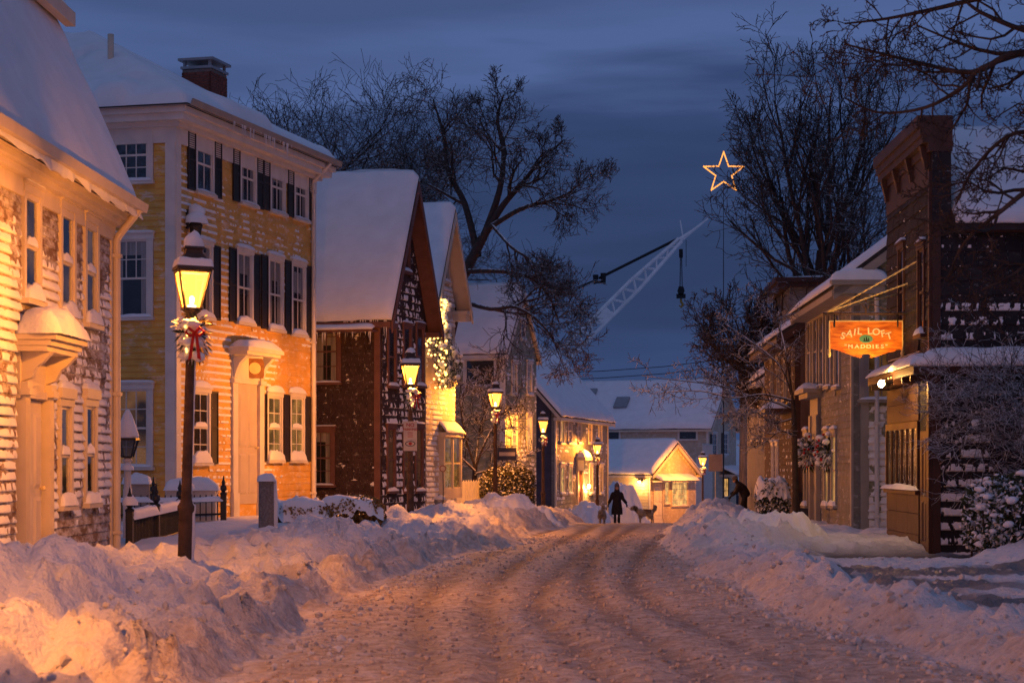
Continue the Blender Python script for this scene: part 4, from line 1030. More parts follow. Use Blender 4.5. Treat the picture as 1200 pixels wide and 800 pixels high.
# bay window
bx = chs.a('F', 524); bz0 = chs.z('F', 524, 572); bz1 = chs.z('F', 524, 512)
mb = MB().box(-0.95, 0.95, -0.20, 0, bz0-0.3, bz0); mb.box(-0.98, 0.98, -0.25, 0, bz1, bz1+0.14)
for xx in (-0.95, -0.03, 0.86): mb.box(xx, xx+0.09, -0.20, -0.12, bz0, bz1)
mb.box(-0.95, -0.86, -0.119, 0, bz0, bz1); mb.box(0.86, 0.95, -0.119, 0, bz0, bz1)
bay = mb.build('bay_window', cream_paint, chs.root, chs.M['F'] @ T(bx, 0, 0))
for x0, x1 in ((-0.86, -0.03), (0.06, 0.86)):
    for r in range(2):
        p = link('pane', unit_box(glass), bay); p.location = (x0+0.04, -0.155, bz0+0.04+r*(bz1-bz0)/2); p.scale = (x1-x0-0.08, 0.006, (bz1-bz0)/2-0.08)
    mbx = MB()
    for z in (bz0, (bz0+bz1)/2-0.04, bz1-0.04): mbx.box(x0, x1, -0.175, -0.135, z, z+0.04)
    mbx.box(x0, x0+0.04, -0.174, -0.136, bz0, bz1); mbx.box(x1-0.04, x1, -0.174, -0.136, bz0, bz1); mbx.build('sash', cream_paint, bay)
bk = link('room_behind_glass', unit_box(amber_glow), bay); bk.location = (-0.85, -0.05, bz0); bk.scale = (1.7, 0.01, bz1-bz0)
link('bay_snow', np_mesh('bay_snow', *sheet((-1.0, -0.28, bz1+0.145), (1.0, -0.28, bz1+0.145), (0.9, 0, bz1+0.45), (-0.9, 0, bz1+0.45), 0.10, 24, 10, 3, lip=0.05)), bay, None, snow)

# ------------------------------------------------------------------ green-grey house
gh = House('green_grey_house', 'green grey clapboard house with tall narrow windows behind the hedge', 'house', (-0.26, 75.0), D2, 4.7, 9.0, -0.6)
zE, zP = 6.0, 8.35
wf = gh.wall('F', green_board, poly=gpoly(4.7, -1.2, zE, zP)); ws = gh.wall('S0', green_board, z1=zE); gh.wall('S1', green_board, z1=zE)
ops = []
for px in (602, 619.5): bwin(gh, 'F', px, 426, 462, 0.62, white_paint, room_dim, ops, 2, (2, 2), 0.06, split=False)
for px in (602, 619.5): bwin(gh, 'F', px, 488, 530, 0.62, white_paint, room_warm, ops, 2, (2, 2), 0.08, split=False)
bwin(gh, 'F', 612, 378, 398, 0.5, white_paint, interior_dark, ops, split=False)
pcs = boards(wf, green_board, 0.1, 4.6, -0.4, zP-0.15, 0.18, ops, gclip(4.7, zE, zP, 0.1), join=True)
crust(wf, pcs, lambda A, Z: 0.34+0.1*(1-sstep(1, 3, Z)), 0.03, seed=34, step=0.09, up=0.8, fx=1.5)
ops = []
bwin(gh, 'S0', 563, 421, 452, 1.15, white_paint, interior_dark, ops, 1, (0, None), 0.05)
pcs = boards(ws, green_board, -8.85, -0.14, -0.4, zE-0.1, 0.18, ops, join=True)
MB().box(-0.2, 0.02, -0.05, 0, -0.5, zE-0.2).build('corner_board', white_paint, gh.root, gh.M['S0'])
MB().box(-8.8, 0.0, -0.05, 0, zE-0.45, zE-0.12).build('frieze', white_paint, gh.root, gh.M['S0'])
gable_roof(gh, zE, zP, 'y', 0.25, 0.15, 0.25, white_paint, 26, 40, 30, board=0.18)

# ------------------------------------------------------------------ brown two storey house with lit front
th = House('brown_lit_house', 'two storey brown shingled house with large snowy roof and lit ground floor', 'house', (1.97, 92.0), (0.224, 0.975), 13.8, 5.6, -1.2)
zE, zP = 4.2, 7.35
wf = th.wall('F', umber_board, z1=zE); ws = th.wall('S0', navy_board, poly=[(-0.15, -1.6), (-5.45, -1.6), (-5.45, zE), (-2.8, zP-0.15), (-0.15, zE)])
th.wall('S1', umber_board, poly=[(0.15, -1.6), (5.45, -1.6), (5.45, zE), (2.8, zP-0.15), (0.15, zE)])
ops = []
for px in (658, 667, 678.5, 691, 703): bwin(th, 'F', px, 491, 519, 0.72, cream_paint, curtain_white if px > 660 else room_warm, ops, 2, (2, 2), 0.08, cw=0.14, split=False)
for px, b in ((658, room_bright), (667.5, room_bright), (692, curtain_white), (704, curtain_white)): bwin(th, 'F', px, 547, 578, 0.72, cream_paint, b, ops, 2, (2, 2), 0.1, cw=0.14, split=False)
da = th.a('F', 678.5); dz = -0.75; ops.append((da-0.8, da+0.8, -2, 2.2))
panel_door(th, 'F', da, dz, 0.95, 2.1, red_door, knob=False)
mb = MB()
for sx in (-1, 1): mb.box(sx*0.62-0.14, sx*0.62+0.14, -0.10, 0, 0, 2.25)
mb.box(-0.78, 0.78, -0.10, 0, 2.1, 2.6); dcs = mb.build('door_case', cream_paint, th.root, th.M['F'] @ T(da, 0, dz))
hd = MB().box(-0.95, 0.95, -0.5, 0, 2.6, 2.75).build('door_hood', cream_paint, th.root, th.M['F'] @ T(da, 0, dz))
link('hood_snow', blob(1.9, 0.5, 0.35, 1), hd, T(0, 0, 2.75))
pcs = boards(wf, umber_board, 0.15, 13.65, -1.0, zE-0.2, 0.20, ops, join=True)
crust(wf, pcs, lambda A, Z: 0.36+0*A, 0.025, seed=44, step=0.11, up=0.8, fx=1.5)
mb = MB().box(-0.02, 0.25, -0.06, 0, -1.2, zE-0.1); mb.box(13.6, 13.82, -0.06, 0, -1.2, zE-0.1); mb.box(-0.1, 13.9, -0.08, 0, zE-0.32, zE-0.05); th.part('trim_board', mb, cream_paint, 'F')
boards(ws, navy_board, -5.4, -0.2, -1.2, zE-0.1, 0.2, (), join=True)
gable_roof(th, zE, zP, 'x', 0.35, 0.30, 0.28, cream_paint, 36, 90, 30, board=0.20, lip=0.1)
# wall light by the door
wl_ = MB().box(-0.05, 0.05, -0.06, 0, -0.1, 0.1).tube([(0, -0.05, 0.05), (0, -0.16, 0.08)], 0.015, 6).build('wall_lamp', iron, th.root, th.M['F'] @ T(th.a('F', 686), 0, 0.55))
MB().lathe([(0.02, -0.12), (0.08, -0.06), (0.08, 0.02), (0.03, 0.08)], 10).build('bulb', bulb_glow, wl_, T(0, -0.18, 0.02), True)
LATE = [(wl_, (0, -0.30, -0.05), 260.0)]

# ------------------------------------------------------------------ lit cottage
ct = House('gabled_cottage', 'small pale gabled cottage with lit multi-pane window at the street end', 'cottage', (7.98, 115.0), (0.55, 0.835), 5.6, 8.0, -1.9)
zE, zP = 1.15, 2.85
wf = ct.wall('F', white_paint, poly=gpoly(5.6, -2.4, zE, zP)); ws = ct.wall('S0', cream_board, z1=zE); ct.wall('S1', cream_board, z1=zE)
ops = []
bwin(ct, 'F', 796, 560, 592, 1.9, cream_paint, room_warm, ops, 4, (5, None), 0.05)
bwin(ct, 'F', 781, 560, 590, 0.5, cream_paint, room_warm, ops, 1, (3, None), 0.05)
da = ct.a('F', 771); panel_door(ct, 'F', da, -1.5, 0.95, 2.05, white_paint, knob=False); ops.append((da-0.6, da+0.6, -3, 0.7))
mb = MB().box(-0.62, -0.48, -0.06, 0, 0, 2.2); mb.box(0.48, 0.62, -0.06, 0, 0, 2.2); mb.box(-0.62, 0.62, -0.065, 0, 2.06, 2.2); mb.build('door_case', cream_paint, ct.root, ct.M['F'] @ T(da, 0, -1.5))
pcs = boards(wf, cream_board, 0.08, 5.5, -2.0, zP-0.1, 0.18, ops, gclip(5.6, zE, zP, 0.08), join=True)
boards(ws, cream_board, -7.8, -0.1, -2.0, zE-0.05, 0.18, (), join=True)
pr = MB().box(0.1, 4.6, -0.7, 0, 0.62, 0.72).build('pent_roof', cream_paint, ct.root, ct.M['F'])
link('pent_snow', np_mesh('pent_snow', *sheet((0.05, -0.75, 0.725), (4.65, -0.75, 0.725), (4.6, 0, 1.05), (0.1, 0, 1.05), 0.14, 40, 10, 8, lip=0.08)), pr, None, snow)
gable_roof(ct, zE, zP, 'y', 0.2, 0.3, 0.25, cream_paint, 46, 40, 24, board=0.2)
wl_ = MB().box(-0.05, 0.05, -0.05, 0, -0.1, 0.1).tube([(0, -0.04, 0.05), (0, -0.2, 0.12), (0, -0.3, 0.1)], 0.018, 6).lathe([(0.16, -0.02), (0.05, 0.10)], 10, (0, -0.3, 0.0)).build('wall_lamp', iron, ct.root, ct.M['S0'] @ T(-0.55, 0, 0.72))
MB().lathe([(0.02, -0.12), (0.07, -0.06), (0.07, -0.02), (0.03, 0.0)], 10).build('bulb', bulb_glow, wl_, T(0, -0.3, -0.01), True)
LATE.append((wl_, (0, -0.45, -0.12), 170.0))

# ------------------------------------------------------------------ big white building behind
wb = House('white_building', 'large white gabled building with long snowy roof and skylights beyond the cottage', 'building', (13.8, 140.0), (0.40, 0.917), 6.6, 17.0, -2.6)
zE, zP = 4.4, 7.45
wf = wb.wall('F', white_paint, poly=gpoly(6.6, -3.2, zE, zP)); ws = wb.wall('S0', cream_board, z1=zE); wb.wall('S1', white_paint, z1=zE)
ops = []
for px, y0, y1 in ((837, 508, 534), (850, 508, 532), (843.5, 472, 490)):
    bwin(wb, 'F', px, y0, y1, 0.9, white_paint, interior_dark, ops, 2, (2, 2), 0.05, split=False)
    shutter(wb, 'F', ops[-1][0]-0.5, ops[-1][2]+0.1, 0.48, 1.5)
bwin(wb, 'F', 850, 560, 582, 1.2, oxblood_wood, room_warm, ops, 3, (3, None), 0.05)
boards(wf, cream_board, 0.1, 6.5, -2.4, zP-0.1, 0.2, ops, gclip(6.6, zE, zP, 0.1), join=True)
for px in (716, 806): bwin(wb, 'S0', px, 505, 515, 1.3, white_paint, interior_dark, [], 1, (0, None), 0.0)
rf = gable_roof(wb, zE, zP, 'y', 0.3, 0.35, 0.28, cream_paint, 56, 60, 30, board=0.2)
sl = (zP-zE)/3.3
for k, (xx, yy, w_) in enumerate(((1.6, 12.6, 0.9), (2.2, 9.8, 0.9), (1.4, 7.0, 1.1))):
    z = zE+xx*sl+0.42 - wb.z0
    sk = MB().box(-w_/2, w_/2, -0.5, 0.5, -0.45, 0.12).build('skylight', metal_grey, rf, T(xx, yy, z+wb.z0) @ Matrix.Rotation(-math.atan(sl), 4, 'Y'))
MB().tube([(2.8, 11.2, 7.0), (2.8, 11.2, 8.3)], 0.28, 10).build('flue', metal_grey, wb.root, wb.M['L'])
MB().box(2.4, 3.1, 13.8, 14.8, 6.6, 7.95).build('roof_vent', metal_grey, wb.root, wb.M['L'])
pr = MB().box(2.5, 6.8, -1.2, 0, 0.75, 0.95).build('shop_canopy', cream_paint, wb.root, wb.M['F'])
link('canopy_snow', np_mesh('canopy_snow', *sheet((2.45, -1.25, 0.955), (6.85, -1.25, 0.955), (6.8, 0, 1.5), (2.5, 0, 1.5), 0.2, 30, 10, 8)), pr, None, snow)
lw = MB().box(-2.2, 0, -0.3, 0.2, -2.6, 2.2).build('porch_wall', white_paint, wb.root, wb.M['F'])
mb = MB().box(-2.25, 0, -0.34, -0.28, 3.0, 3.08)
for k in range(14): mb.box(-2.2+k*0.165, -2.13+k*0.165, -0.33, -0.29, 2.2, 3.0)
mb.build('balustrade', white_paint, wb.root, wb.M['F'])
# ------------------------------------------------------------------ right side: sail loft building
sl_ = House('sail_loft_building', 'dark shingled shop building with bracketed cornice and lit hanging sign', 'building', (7.29, 38.65), (-0.0257, -1.0), 4.65, 9.0, -0.05)
FT = 7.35
wf = sl_.wall('F', charcoal_shingle, poly=[(0, 3.2), (4.65, 3.2), (4.65, FT), (0, FT)], thick=0.32)
wl2 = sl_.wall('F', charcoal_shingle, poly=[(2.9, -0.4), (4.65, -0.4), (4.65, 3.198), (2.9, 3.198)], thick=0.14, name='wall')
lo_ = MB().box(0, 2.9, 0.9, 1.0, -0.4, 3.198).build('recess_wall', charcoal_shingle, sl_.root, sl_.M['F'])
ws = sl_.wall('S1', charcoal_shingle, poly=[(0.325, -0.4), (8.85, -0.4), (8.85, 5.75), (0.325, 5.75)])
sl_.wall('S0', charcoal_shingle, poly=[(-0.325, -0.4), (-8.85, -0.4), (-8.85, 5.75), (-0.325, 5.75)])
# the near part of the ground floor front is the recessed door; the far part the panelled shop bay
ops = []
for px in (1058.5, 1082):
    zb0 = sl_.z('F', px, 392); zt = sl_.z('F', px, 292)
    ops.append(window(sl_, 'F', sl_.a('F', px), zb0, 0.50, zt-zb0, oxblood_wood, interior_dark, 1, (0, 0), snow_h=0.12))
pcs = boards(wf, charcoal_shingle, 0.06, 4.53, 3.62, 6.42, 0.245, ops, name='shingle', width=0.30, out=0.04, jig=0.004)
crust(wf, pcs, lambda A, Z: 0.22+0*A, 0.02, 0.04, seed=51, step=0.05, up=0.25, fx=2.5)
MB().box(4.53, 4.66, -0.05, 0, 3.5, 6.62).build('corner_board', oxblood_wood, sl_.root, sl_.M['F'])
MB().box(0.0, 4.53, -0.03, 0, 6.42, 6.95).build('frieze', panel_wood, sl_.root, sl_.M['F'])
mb = MB()
for (o_, z0, z1) in ((0.10, 6.90, 7.0), (0.55, 7.16, 7.28), (0.62, 7.28, 7.40), (0.70, 7.40, 7.62)): mb.box(-0.15, 4.72, -o_, 0.36, z0, z1)
mb.box(-0.10, 4.68, -0.50, 0.34, 7.0, 7.16)
mb = MB()
for (o_, z0, z1) in ((0.07, 6.951, 7.10), (0.17, 7.10, 7.22), (0.21, 7.22, 7.36), (0.26, 7.36, 7.56)): mb.box(-0.12, 4.72, -o_, 0.34, z0, z1)
cor = sl_.part('cornice', mb, panel_wood, 'F')
for a in (0.25, 1.55, 2.95, 4.4):
    MB().prism([(0, 0), (-0.05, -0.02), (-0.07, 0.12), (-0.10, 0.22), (-0.14, 0.40), (0, 0.40)], -0.07, 0.07).build('bracket', panel_wood, sl_.root, sl_.M['F'] @ T(a, -0.032, 6.68) @ Matrix.Rotation(R(90), 4, 'Z'))
# side wall shingles, each its own piece where they can be told apart
ops = []
pcs = boards(ws, charcoal_shingle, 0.145, 2.5, 0.0, 5.62, 0.25, ops, name='shingle', width=0.24, out=0.035, jig=0.006)
boards(ws, charcoal_shingle, 2.5, 8.8, 0.0, 5.62, 0.25, ops, join=True, width=0.24, out=0.035)
def cov_sl(A, Z): return 0.43 - 0.35*sstep(4.35, 4.6, Z) - 0.25*sstep(2.3, 2.9, Z)*(1-sstep(3.2, 3.4, Z)) + 0.07*(1-sstep(0.7, 1.2, A)) + 0.55*(fbm(A*1.6, Z*1.1, 5, 2)-0.5)
crust(ws, pcs, cov_sl, 0.018, 0.035, seed=55, step=0.012, up=0.6, fx=17, fz=9)
MB().box(0.0, 0.14, -0.055, 0, -0.1, 5.75).build('corner_board', oxblood_wood, sl_.root, sl_.M['S1'])
MB().box(0.0, 0.318, -0.045, 0, 5.76, 6.95).build('corner_board', charcoal_shingle, sl_.root, sl_.M['S1'])
# main roof behind the false front
e1 = [(4.95, 0.34, 5.72), (4.95, 9.3, 5.72), (2.325, 9.3, 7.55), (2.325, 0.34, 7.55)]
e2 = [(-0.3, 9.3, 5.72), (-0.3, 0.34, 5.72), (2.325, 0.34, 7.55), (2.325, 9.3, 7.55)]
mb = MB(); slab(mb, *e1, 0.14); slab(mb, *e2, 0.14); rf = mb.build('roof', roof_dark, sl_.root, sl_.M['L'])
sheets('roof_snow', [dict(c00=e[0], c10=e[1], c11=e[2], c01=e[3], t=0.2, nu=60, nv=24, seed=3, edges=(1, 1, 1, 0)) for e in ([(x, y_, z+.005) for x, y_, z in e1], [(x, y_, z+.005) for x, y_, z in e2])], snow, rf, None)
MB().box(0.47, 9.0, -0.09, 0, 5.56, 5.76).build('eave_board', oxblood_wood, sl_.root, sl_.M['S1'])
# pent ledge that wraps front and side, with thick snow
ztop = 3.30
mb = MB(); mb.box(0.0, 5.05, -0.38, 0.0, ztop-0.16, ztop-0.02); mb.box(4.66+0.04, 5.05, 0.0, 9.0, ztop-0.16, ztop-0.02)
pl = mb.build('pent_ledge', oxblood_wood, sl_.root, sl_.M['L'])
for k in range(6): MB().box(0.3+k*0.85, 0.36+k*0.85, -0.36, -0.02, ztop-0.26, ztop-0.161).build('rafter_tail', oxblood_wood, sl_.root, sl_.M['L'])
sheets('ledge_snow', [dict(c00=(0, -0.40, ztop-0.015), c10=(5.05, -0.40, ztop-0.015), c11=(4.75, -0.05, ztop+0.12), c01=(0, -0.05, ztop+0.12), t=0.16, nu=60, nv=12, seed=7, lip=0.05, rough=0.8),
                       dict(c00=(5.07, -0.38, ztop-0.013), c10=(5.07, 9.0, ztop-0.013), c11=(4.72, 9.0, ztop+0.13), c01=(4.72, -0.05, ztop+0.13), t=0.20, nu=90, nv=12, seed=8, lip=0.08, rough=0.5)], snow, pl, None)
# shop bay: panels below, many narrow panes above
a0, a1 = sl_.a('F', 1040.5), sl_.a('F', 1078)
bz0, bz1 = 1.16, 2.26
mb = MB().box(a0+0.02, a1, 0.0, 0.06, -0.2, 3.2); bay = mb.build('shop_bay', panel_wood, sl_.root, sl_.M['F'])
for r, (z0, z1) in enumerate(((-0.1, 0.36), (0.37, 0.74), (0.75, 1.08))):
    for c in range(3):
        w_ = (a1-a0)/3; p = link('panel', unit_box(panel_wood), bay); p.location = (a0+0.03+c*w_, 0.0, z0); p.scale = (w_-0.012, 0.03, z1-z0)
for r, (z0, z1) in enumerate(((2.40, 2.72), (2.73, 3.05))):
    p = link('panel', unit_box(panel_wood), bay); p.location = (a0+0.03, 0.0, z0); p.scale = (a1-a0-0.05, 0.025, z1-z0)
mb = MB().box(a0, a1+0.02, -0.09, 0, bz0-0.08, bz0); mb.box(a0, a1, -0.05, 0, bz1, bz1+0.12); mb.box(a0, a0+0.08, -0.05, 0, bz0, bz1); mb.box(a1-0.08, a1, -0.05, 0, bz0, bz1)
fr_ = mb.build('window_frame', oxblood_wood, bay)
nP = 6; w_ = (a1-a0-0.16)/nP
for c in range(nP):
    if c: MB().box(a0+0.08+c*w_-0.018, a0+0.08+c*w_+0.018, -0.045, 0, bz0, bz1).build('mullion', oxblood_wood, bay)
    p = link('pane', unit_box(glass), bay); p.location = (a0+0.08+c*w_+0.018, -0.02, bz0); p.scale = (w_-0.036, 0.005, bz1-bz0)
bk = link('room_behind_glass', unit_box(room_dim), bay); bk.location = (a0+0.08, -0.001, bz0); bk.scale = (a1-a0-0.16, 0.004, bz1-bz0)
s_ = link('sill_snow', blob(a1-a0+0.1, 0.16, 0.10, 1, 26, 8), bay, T((a0+a1)/2, 0, bz0))
# recessed doorway beside the corner
MB().box(a1, 4.64, 0.02, 0.10, -0.2, 3.2).build('door_recess', charcoal_shingle, sl_.root, sl_.M['F'])
d_ = panel_door(sl_, 'F', (a1+4.45)/2+0.05, 0.1, 0.8, 2.1, oxblood_wood)
MB().box(4.45, 4.66, -0.06, 0, -0.2, 3.2).build('corner_post', oxblood_wood, sl_.root, sl_.M['F'])

# hanging sign
SY = 36.5; sx0, sx1 = X_at(977, SY), X_at(1061, SY); sz1 = Z_at(377, SY); sw = sx1-sx0; shh = 0.66
sg = empty('hanging_sign', ((sx0+sx1)/2-0.07, SY, sz1), 0, 'varnished wooden hanging sign reading SAIL LOFT and MADDIES, lit orange', 'sign')
hw = sw/2
poly = [(-hw, 0), (hw, 0), (hw, -shh*0.78), (hw*0.86, -shh*0.78), (hw*0.80, -shh*0.82), (hw*0.60, -shh*0.86), (hw*0.35, -shh*0.95), (hw*0.16, -shh), (hw*0.10, -shh*0.985), (hw*0.13, -shh*0.94), (hw*0.08, -shh*0.90), (-hw*0.08, -shh*0.90), (-hw*0.13, -shh*0.94), (-hw*0.10, -shh*0.985), (-hw*0.16, -shh), (-hw*0.35, -shh*0.95), (-hw*0.60, -shh*0.86), (-hw*0.80, -shh*0.79), (-hw*0.94, -shh*0.75), (-hw, -shh*0.76)]
MB().prism(poly, -0.025, 0.025).build('board', sign_wood, sg)
mb = MB().box(-hw-0.015, hw+0.015, -0.032, 0.032, 0.001, 0.022); mb.box(-hw-0.02, -hw-0.001, -0.032, 0.032, -shh*0.76, 0.0); mb.box(hw+0.001, hw+0.02, -0.032, 0.032, -shh*0.78, 0.0)
mb.build('edge_moulding', gilt, sg)
for sx in (-1, 1): MB().lathe([(0.012, -0.14), (0.03, -0.10), (0.035, -0.05), (0.018, -0.02), (0.025, 0.0), (0.01, 0.02)], 10, (sx*(hw+0.012), 0, -shh*0.78)).build('finial_drop', gilt, sg, None, True)
def letters(txt, size, mat, depth, parent, M, name):
    cu = bpy.data.curves.new('lettering', 'FONT'); cu.body = txt; cu.size = size; cu.extrude = depth; cu.align_x = 'CENTER'; cu.offset = size*0.022
    tmp = bpy.data.objects.new('tmp', cu); col.objects.link(tmp)
    bpy.context.view_layer.update()
    me = bpy.data.meshes.new_from_object(tmp.evaluated_get(bpy.context.evaluated_depsgraph_get()))
    bpy.data.objects.remove(tmp); bpy.data.curves.remove(cu)
    me.materials.clear(); me.materials.append(mat)
    return link(name, me, parent, M)
RX = Matrix.Rotation(R(90), 4, 'X')
txt = 'SAIL LOFT'; adv = [0.0]*9
span = hw*1.52
wts = [1.0, 1.05, 0.6, 0.9, 0.7, 0.9, 1.15, 0.95, 1.0]; tot = sum(wts); x = -span/2
for ch_, w_ in zip(txt, wts):
    xc = x+span*w_/tot/2; x += span*w_/tot
    if ch_ != ' ':
        t = xc/(span/2); zc = -0.245-0.115*t*t+0.02; ang = -0.34*t
        letters(ch_, 0.172, letter_cream, 0.004, sg, T(xc, -0.029, zc) @ Matrix.Rotation(-(-ang), 4, 'Y') @ RX @ S(1.05, 1, 1), 'letter')
ms = '"MADDIES"'; span = hw*1.22; x = -span/2
wts = [0.5, 1.15, 1.05, 1, 1, 0.5, 0.9, 0.9, 0.5]; tot = sum(wts)
for ch_, w_ in zip(ms, wts):
    xc = x+span*w_/tot/2; x += span*w_/tot
    letters(ch_, 0.100, letter_cream, 0.004, sg, T(xc, -0.029, -shh*0.735) @ RX @ S(1.25, 1, 1), 'letter')
th_ = np.linspace(0, 2*np.pi, 28, endpoint=False)
MB().prism([(0.125*math.cos(t), -0.315+0.075*math.sin(t)) for t in th_], -0.031, -0.026).build('oval_emblem', oval_green, sg)
mb = MB().prism([(-0.06, -0.345), (0.065, -0.345), (0.055, -0.36), (-0.045, -0.36)], -0.034, -0.0312)
for x0, t0, w_ in ((-0.045, -0.29, 0.03), (-0.005, -0.275, 0.035), (0.035, -0.295, 0.028)): mb.prism([(x0, -0.343), (x0+w_, -0.343), (x0+w_*0.5, t0), (x0+0.004, t0)], -0.0335, -0.0314)
mb.build('ship_motif', black_paint, sg)
# iron bracket and stays
zb_ = Z_at(367, SY)-sz1; wx = 7.22-sg.location.x
br = MB().tube([(-hw-0.13, 0, zb_), (wx, 0, zb_)], 0.020, 8).tube([(-hw-0.12, 0, zb_-0.035), (wx, 0, zb_-0.035)], 0.008, 6)
br.tube([(-hw*0.75, 0, zb_), (-hw*0.45, 0, zb_+0.10), (-hw*0.2, 0, zb_+0.165), (-0.06, 0, zb_+0.15), (-0.03, 0, zb_+0.08)], 0.010, 6)
br.tube([(hw*0.75, 0, zb_), (hw*0.45, 0, zb_+0.10), (hw*0.2, 0, zb_+0.165), (0.06, 0, zb_+0.15), (0.03, 0, zb_+0.08)], 0.010, 6)
br.tube([(0, 0, zb_), (0, 0, zb_+0.2)], [0.02, 0.012], 8).lathe([(0.004, 0), (0.022, 0.02), (0.012, 0.05), (0.003, 0.08)], 8, (0, 0, zb_+0.19))
for sx in (-1, 1): br.tube([(sx*0.10, 0, zb_+0.06), (sx*0.14, 0, zb_+0.10), (sx*0.17, 0, zb_+0.07), (sx*0.15, 0, zb_+0.04)], 0.007, 6)
br.build('iron_bracket', post_snowy, sg, None, True)
for sx in (-1, 1):
    MB().tube([(sx*hw*0.88, 0, zb_), (sx*hw*0.88, 0, 0.02)], 0.012, 6).tube([(sx*hw*0.88, -0.032, 0.03), (sx*hw*0.88, -0.034, -0.10)], 0.014, 6).build('hanger_chain', iron, sg, None, True)
def twist(p, q, r=0.012, n=26):
    p, q = Vector(p), Vector(q); d = (q-p).normalized(); a = d.orthogonal().normalized(); b = d.cross(a); mb = MB()
    for ph in (0, math.pi):
        mb.tube([p.lerp(q, i/n)+(a*math.cos(i*1.9+ph)+b*math.sin(i*1.9+ph))*r for i in range(n+1)], r*0.8, 5)
    return mb
L0 = Vector((-hw-0.05, 0, zb_+0.02))
for (px, py, Y) in ((1066, 331, 36.2), (1080, 303, 35.2), (1063, 345, 37.4)):
    q_ = Vector((7.24, Y, Z_at(py, Y)))-Vector(sg.location); twist(L0, q_).build('stay_cable', gilt, sg, None, True)
# flood light on the ledge that lights the sign
fl = empty('flood_light', (6.70, 35.8, 3.06), 0, 'bright double flood light on arm under the snowy shop ledge', 'lamp')
MB().tube([(0.40, 0.1, 0.10), (0.2, 0.05, 0.04), (0.03, 0, 0.02)], 0.018, 8).box(0.34, 0.44, 0.05, 0.16, 0.02, 0.18).build('arm', iron, fl, None, True)
MB().lathe([(0.02, 0.10), (0.045, 0.08), (0.06, 0.02), (0.075, -0.02), (0.07, -0.025)], 14).build('lamp_head', iron, fl, T(0.0, 0, 0.02) @ Matrix.Rotation(R(115), 4, 'Y') @ T(0, 0, 0), True)
MB().lathe([(0.005, -0.045), (0.04, -0.035), (0.058, -0.005), (0.05, 0.02)], 12).build('bulb', bulb_glow, fl, T(0, 0, 0.02) @ Matrix.Rotation(R(115), 4, 'Y'), True)
for k in range(7):
    MB().lathe([(0.004, -0.014), (0.014, 0), (0.004, 0.014)], 6, (0.06+k*0.055, -0.03+0.03*(k % 2), 0.10+0.014*k)).build('string_bulb', fairy_glow, fl)
def point(name, loc, w, c, r, parent=None):
    d = bpy.data.lights.new(name, 'POINT'); d.energy = w; d.color = c; d.shadow_soft_size = r
    o = bpy.data.objects.new(name, d); col.objects.link(o)
    if parent: o.parent = parent
    o.location = loc; return o
for p_, l_, w_ in LATE: point('wall_lamp_light', l_, w_, (1.0, 0.42, 0.08), 0.05, p_)
sp_d = bpy.data.lights.new('flood_beam', 'SPOT'); sp_d.energy = 75.0; sp_d.color = (1.0, 0.50, 0.13); sp_d.spot_size = R(140); sp_d.spot_blend = 0.6; sp_d.shadow_soft_size = 0.05
sp_o = bpy.data.objects.new('flood_beam', sp_d); col.objects.link(sp_o); sp_o.parent = fl; sp_o.location = (-0.10, -0.12, 0.03)
sp_o.rotation_euler = Vector((-0.12, 0.62, 0.85)).to_track_quat('-Z', 'Y').to_euler()
MB().lathe([(0.01, -0.07), (0.05, -0.04), (0.065, 0.0), (0.05, 0.04), (0.015, 0.07)], 14).build('bulb', bulb_glow, fl, T(-0.07, -0.06, 0.0), True)
point('flood_bulb', (-0.17, -0.16, 0.0), 70.0, (1.0, 0.48, 0.12), 0.05, fl)

# ------------------------------------------------------------------ wreathed clapboard house
wh = House('wreathed_house', 'taupe clapboard house with tall narrow windows and wreaths next to the sign', 'house', (7.39, 49.3), (-0.0257, -1.0), 7.3, 7.0, -0.05)
zE, zP = 5.62, 8.2
wf = wh.wall('F', umber_board, z1=zE); ws = wh.wall('S1', green_board, poly=[(0.15, -0.4), (6.85, -0.4), (6.85, zE), (3.5, zP), (0.15, zE)])
wh.wall('S0', green_board, poly=[(-0.15, -0.4), (-6.85, -0.4), (-6.85, zE), (-3.5, zP), (-0.15, zE)])
ops = []
for px in (949.5, 957, 964.5, 973, 983): bwin(wh, 'F', px, 372+ (957-px)*0.35, 452-(957-px)*0.05, 0.66, tan_trim, interior_dark, ops, 1, (0, 0), 0.06, cw=0.12)
for px, b in ((946, room_dim), (970.5, room_warm), (979, room_warm)): bwin(wh, 'F', px, 510, 592, 0.60, tan_trim, b, ops, 1, (0, 0), 0.12, cw=0.12)
da = wh.a('F', 957.5); ops.append((da-0.75, da+0.75, -1, 3.7))
panel_door(wh, 'F', da, 0.1, 0.9, 2.1, tan_trim)
for sx in (-1, 1): MB().box(sx*0.6-0.14, sx*0.6+0.14, -0.12, 0, -0.1, 2.7).build('pilaster', tan_trim, wh.root, wh.M['F'] @ T(da, 0, 0.1))
mb = MB().box(-0.74, 0.74, -0.08, 0, 2.105, 3.1); mb.build('entablature', tan_trim, wh.root, wh.M['F'] @ T(da, 0, 0.1))
mb = MB().box(-0.85, 0.85, -0.34, 0, 3.1, 3.22); mb.box(-0.92, 0.92, -0.44, 0, 3.22, 3.32); hd = mb.build('door_hood', tan_trim, wh.root, wh.M['F'] @ T(da, 0, 0.1))
link('hood_snow', blob(1.8, 0.44, 0.16, 1), hd, T(0, 0, 3.32))
pcs = boards(wf, umber_board, 0.12, 7.15, 0.0, 5.1, 0.15, ops)
crust(wf, pcs, lambda A, Z: 0.22+0*A, 0.02, seed=61, step=0.06, up=0.4)
ops = []
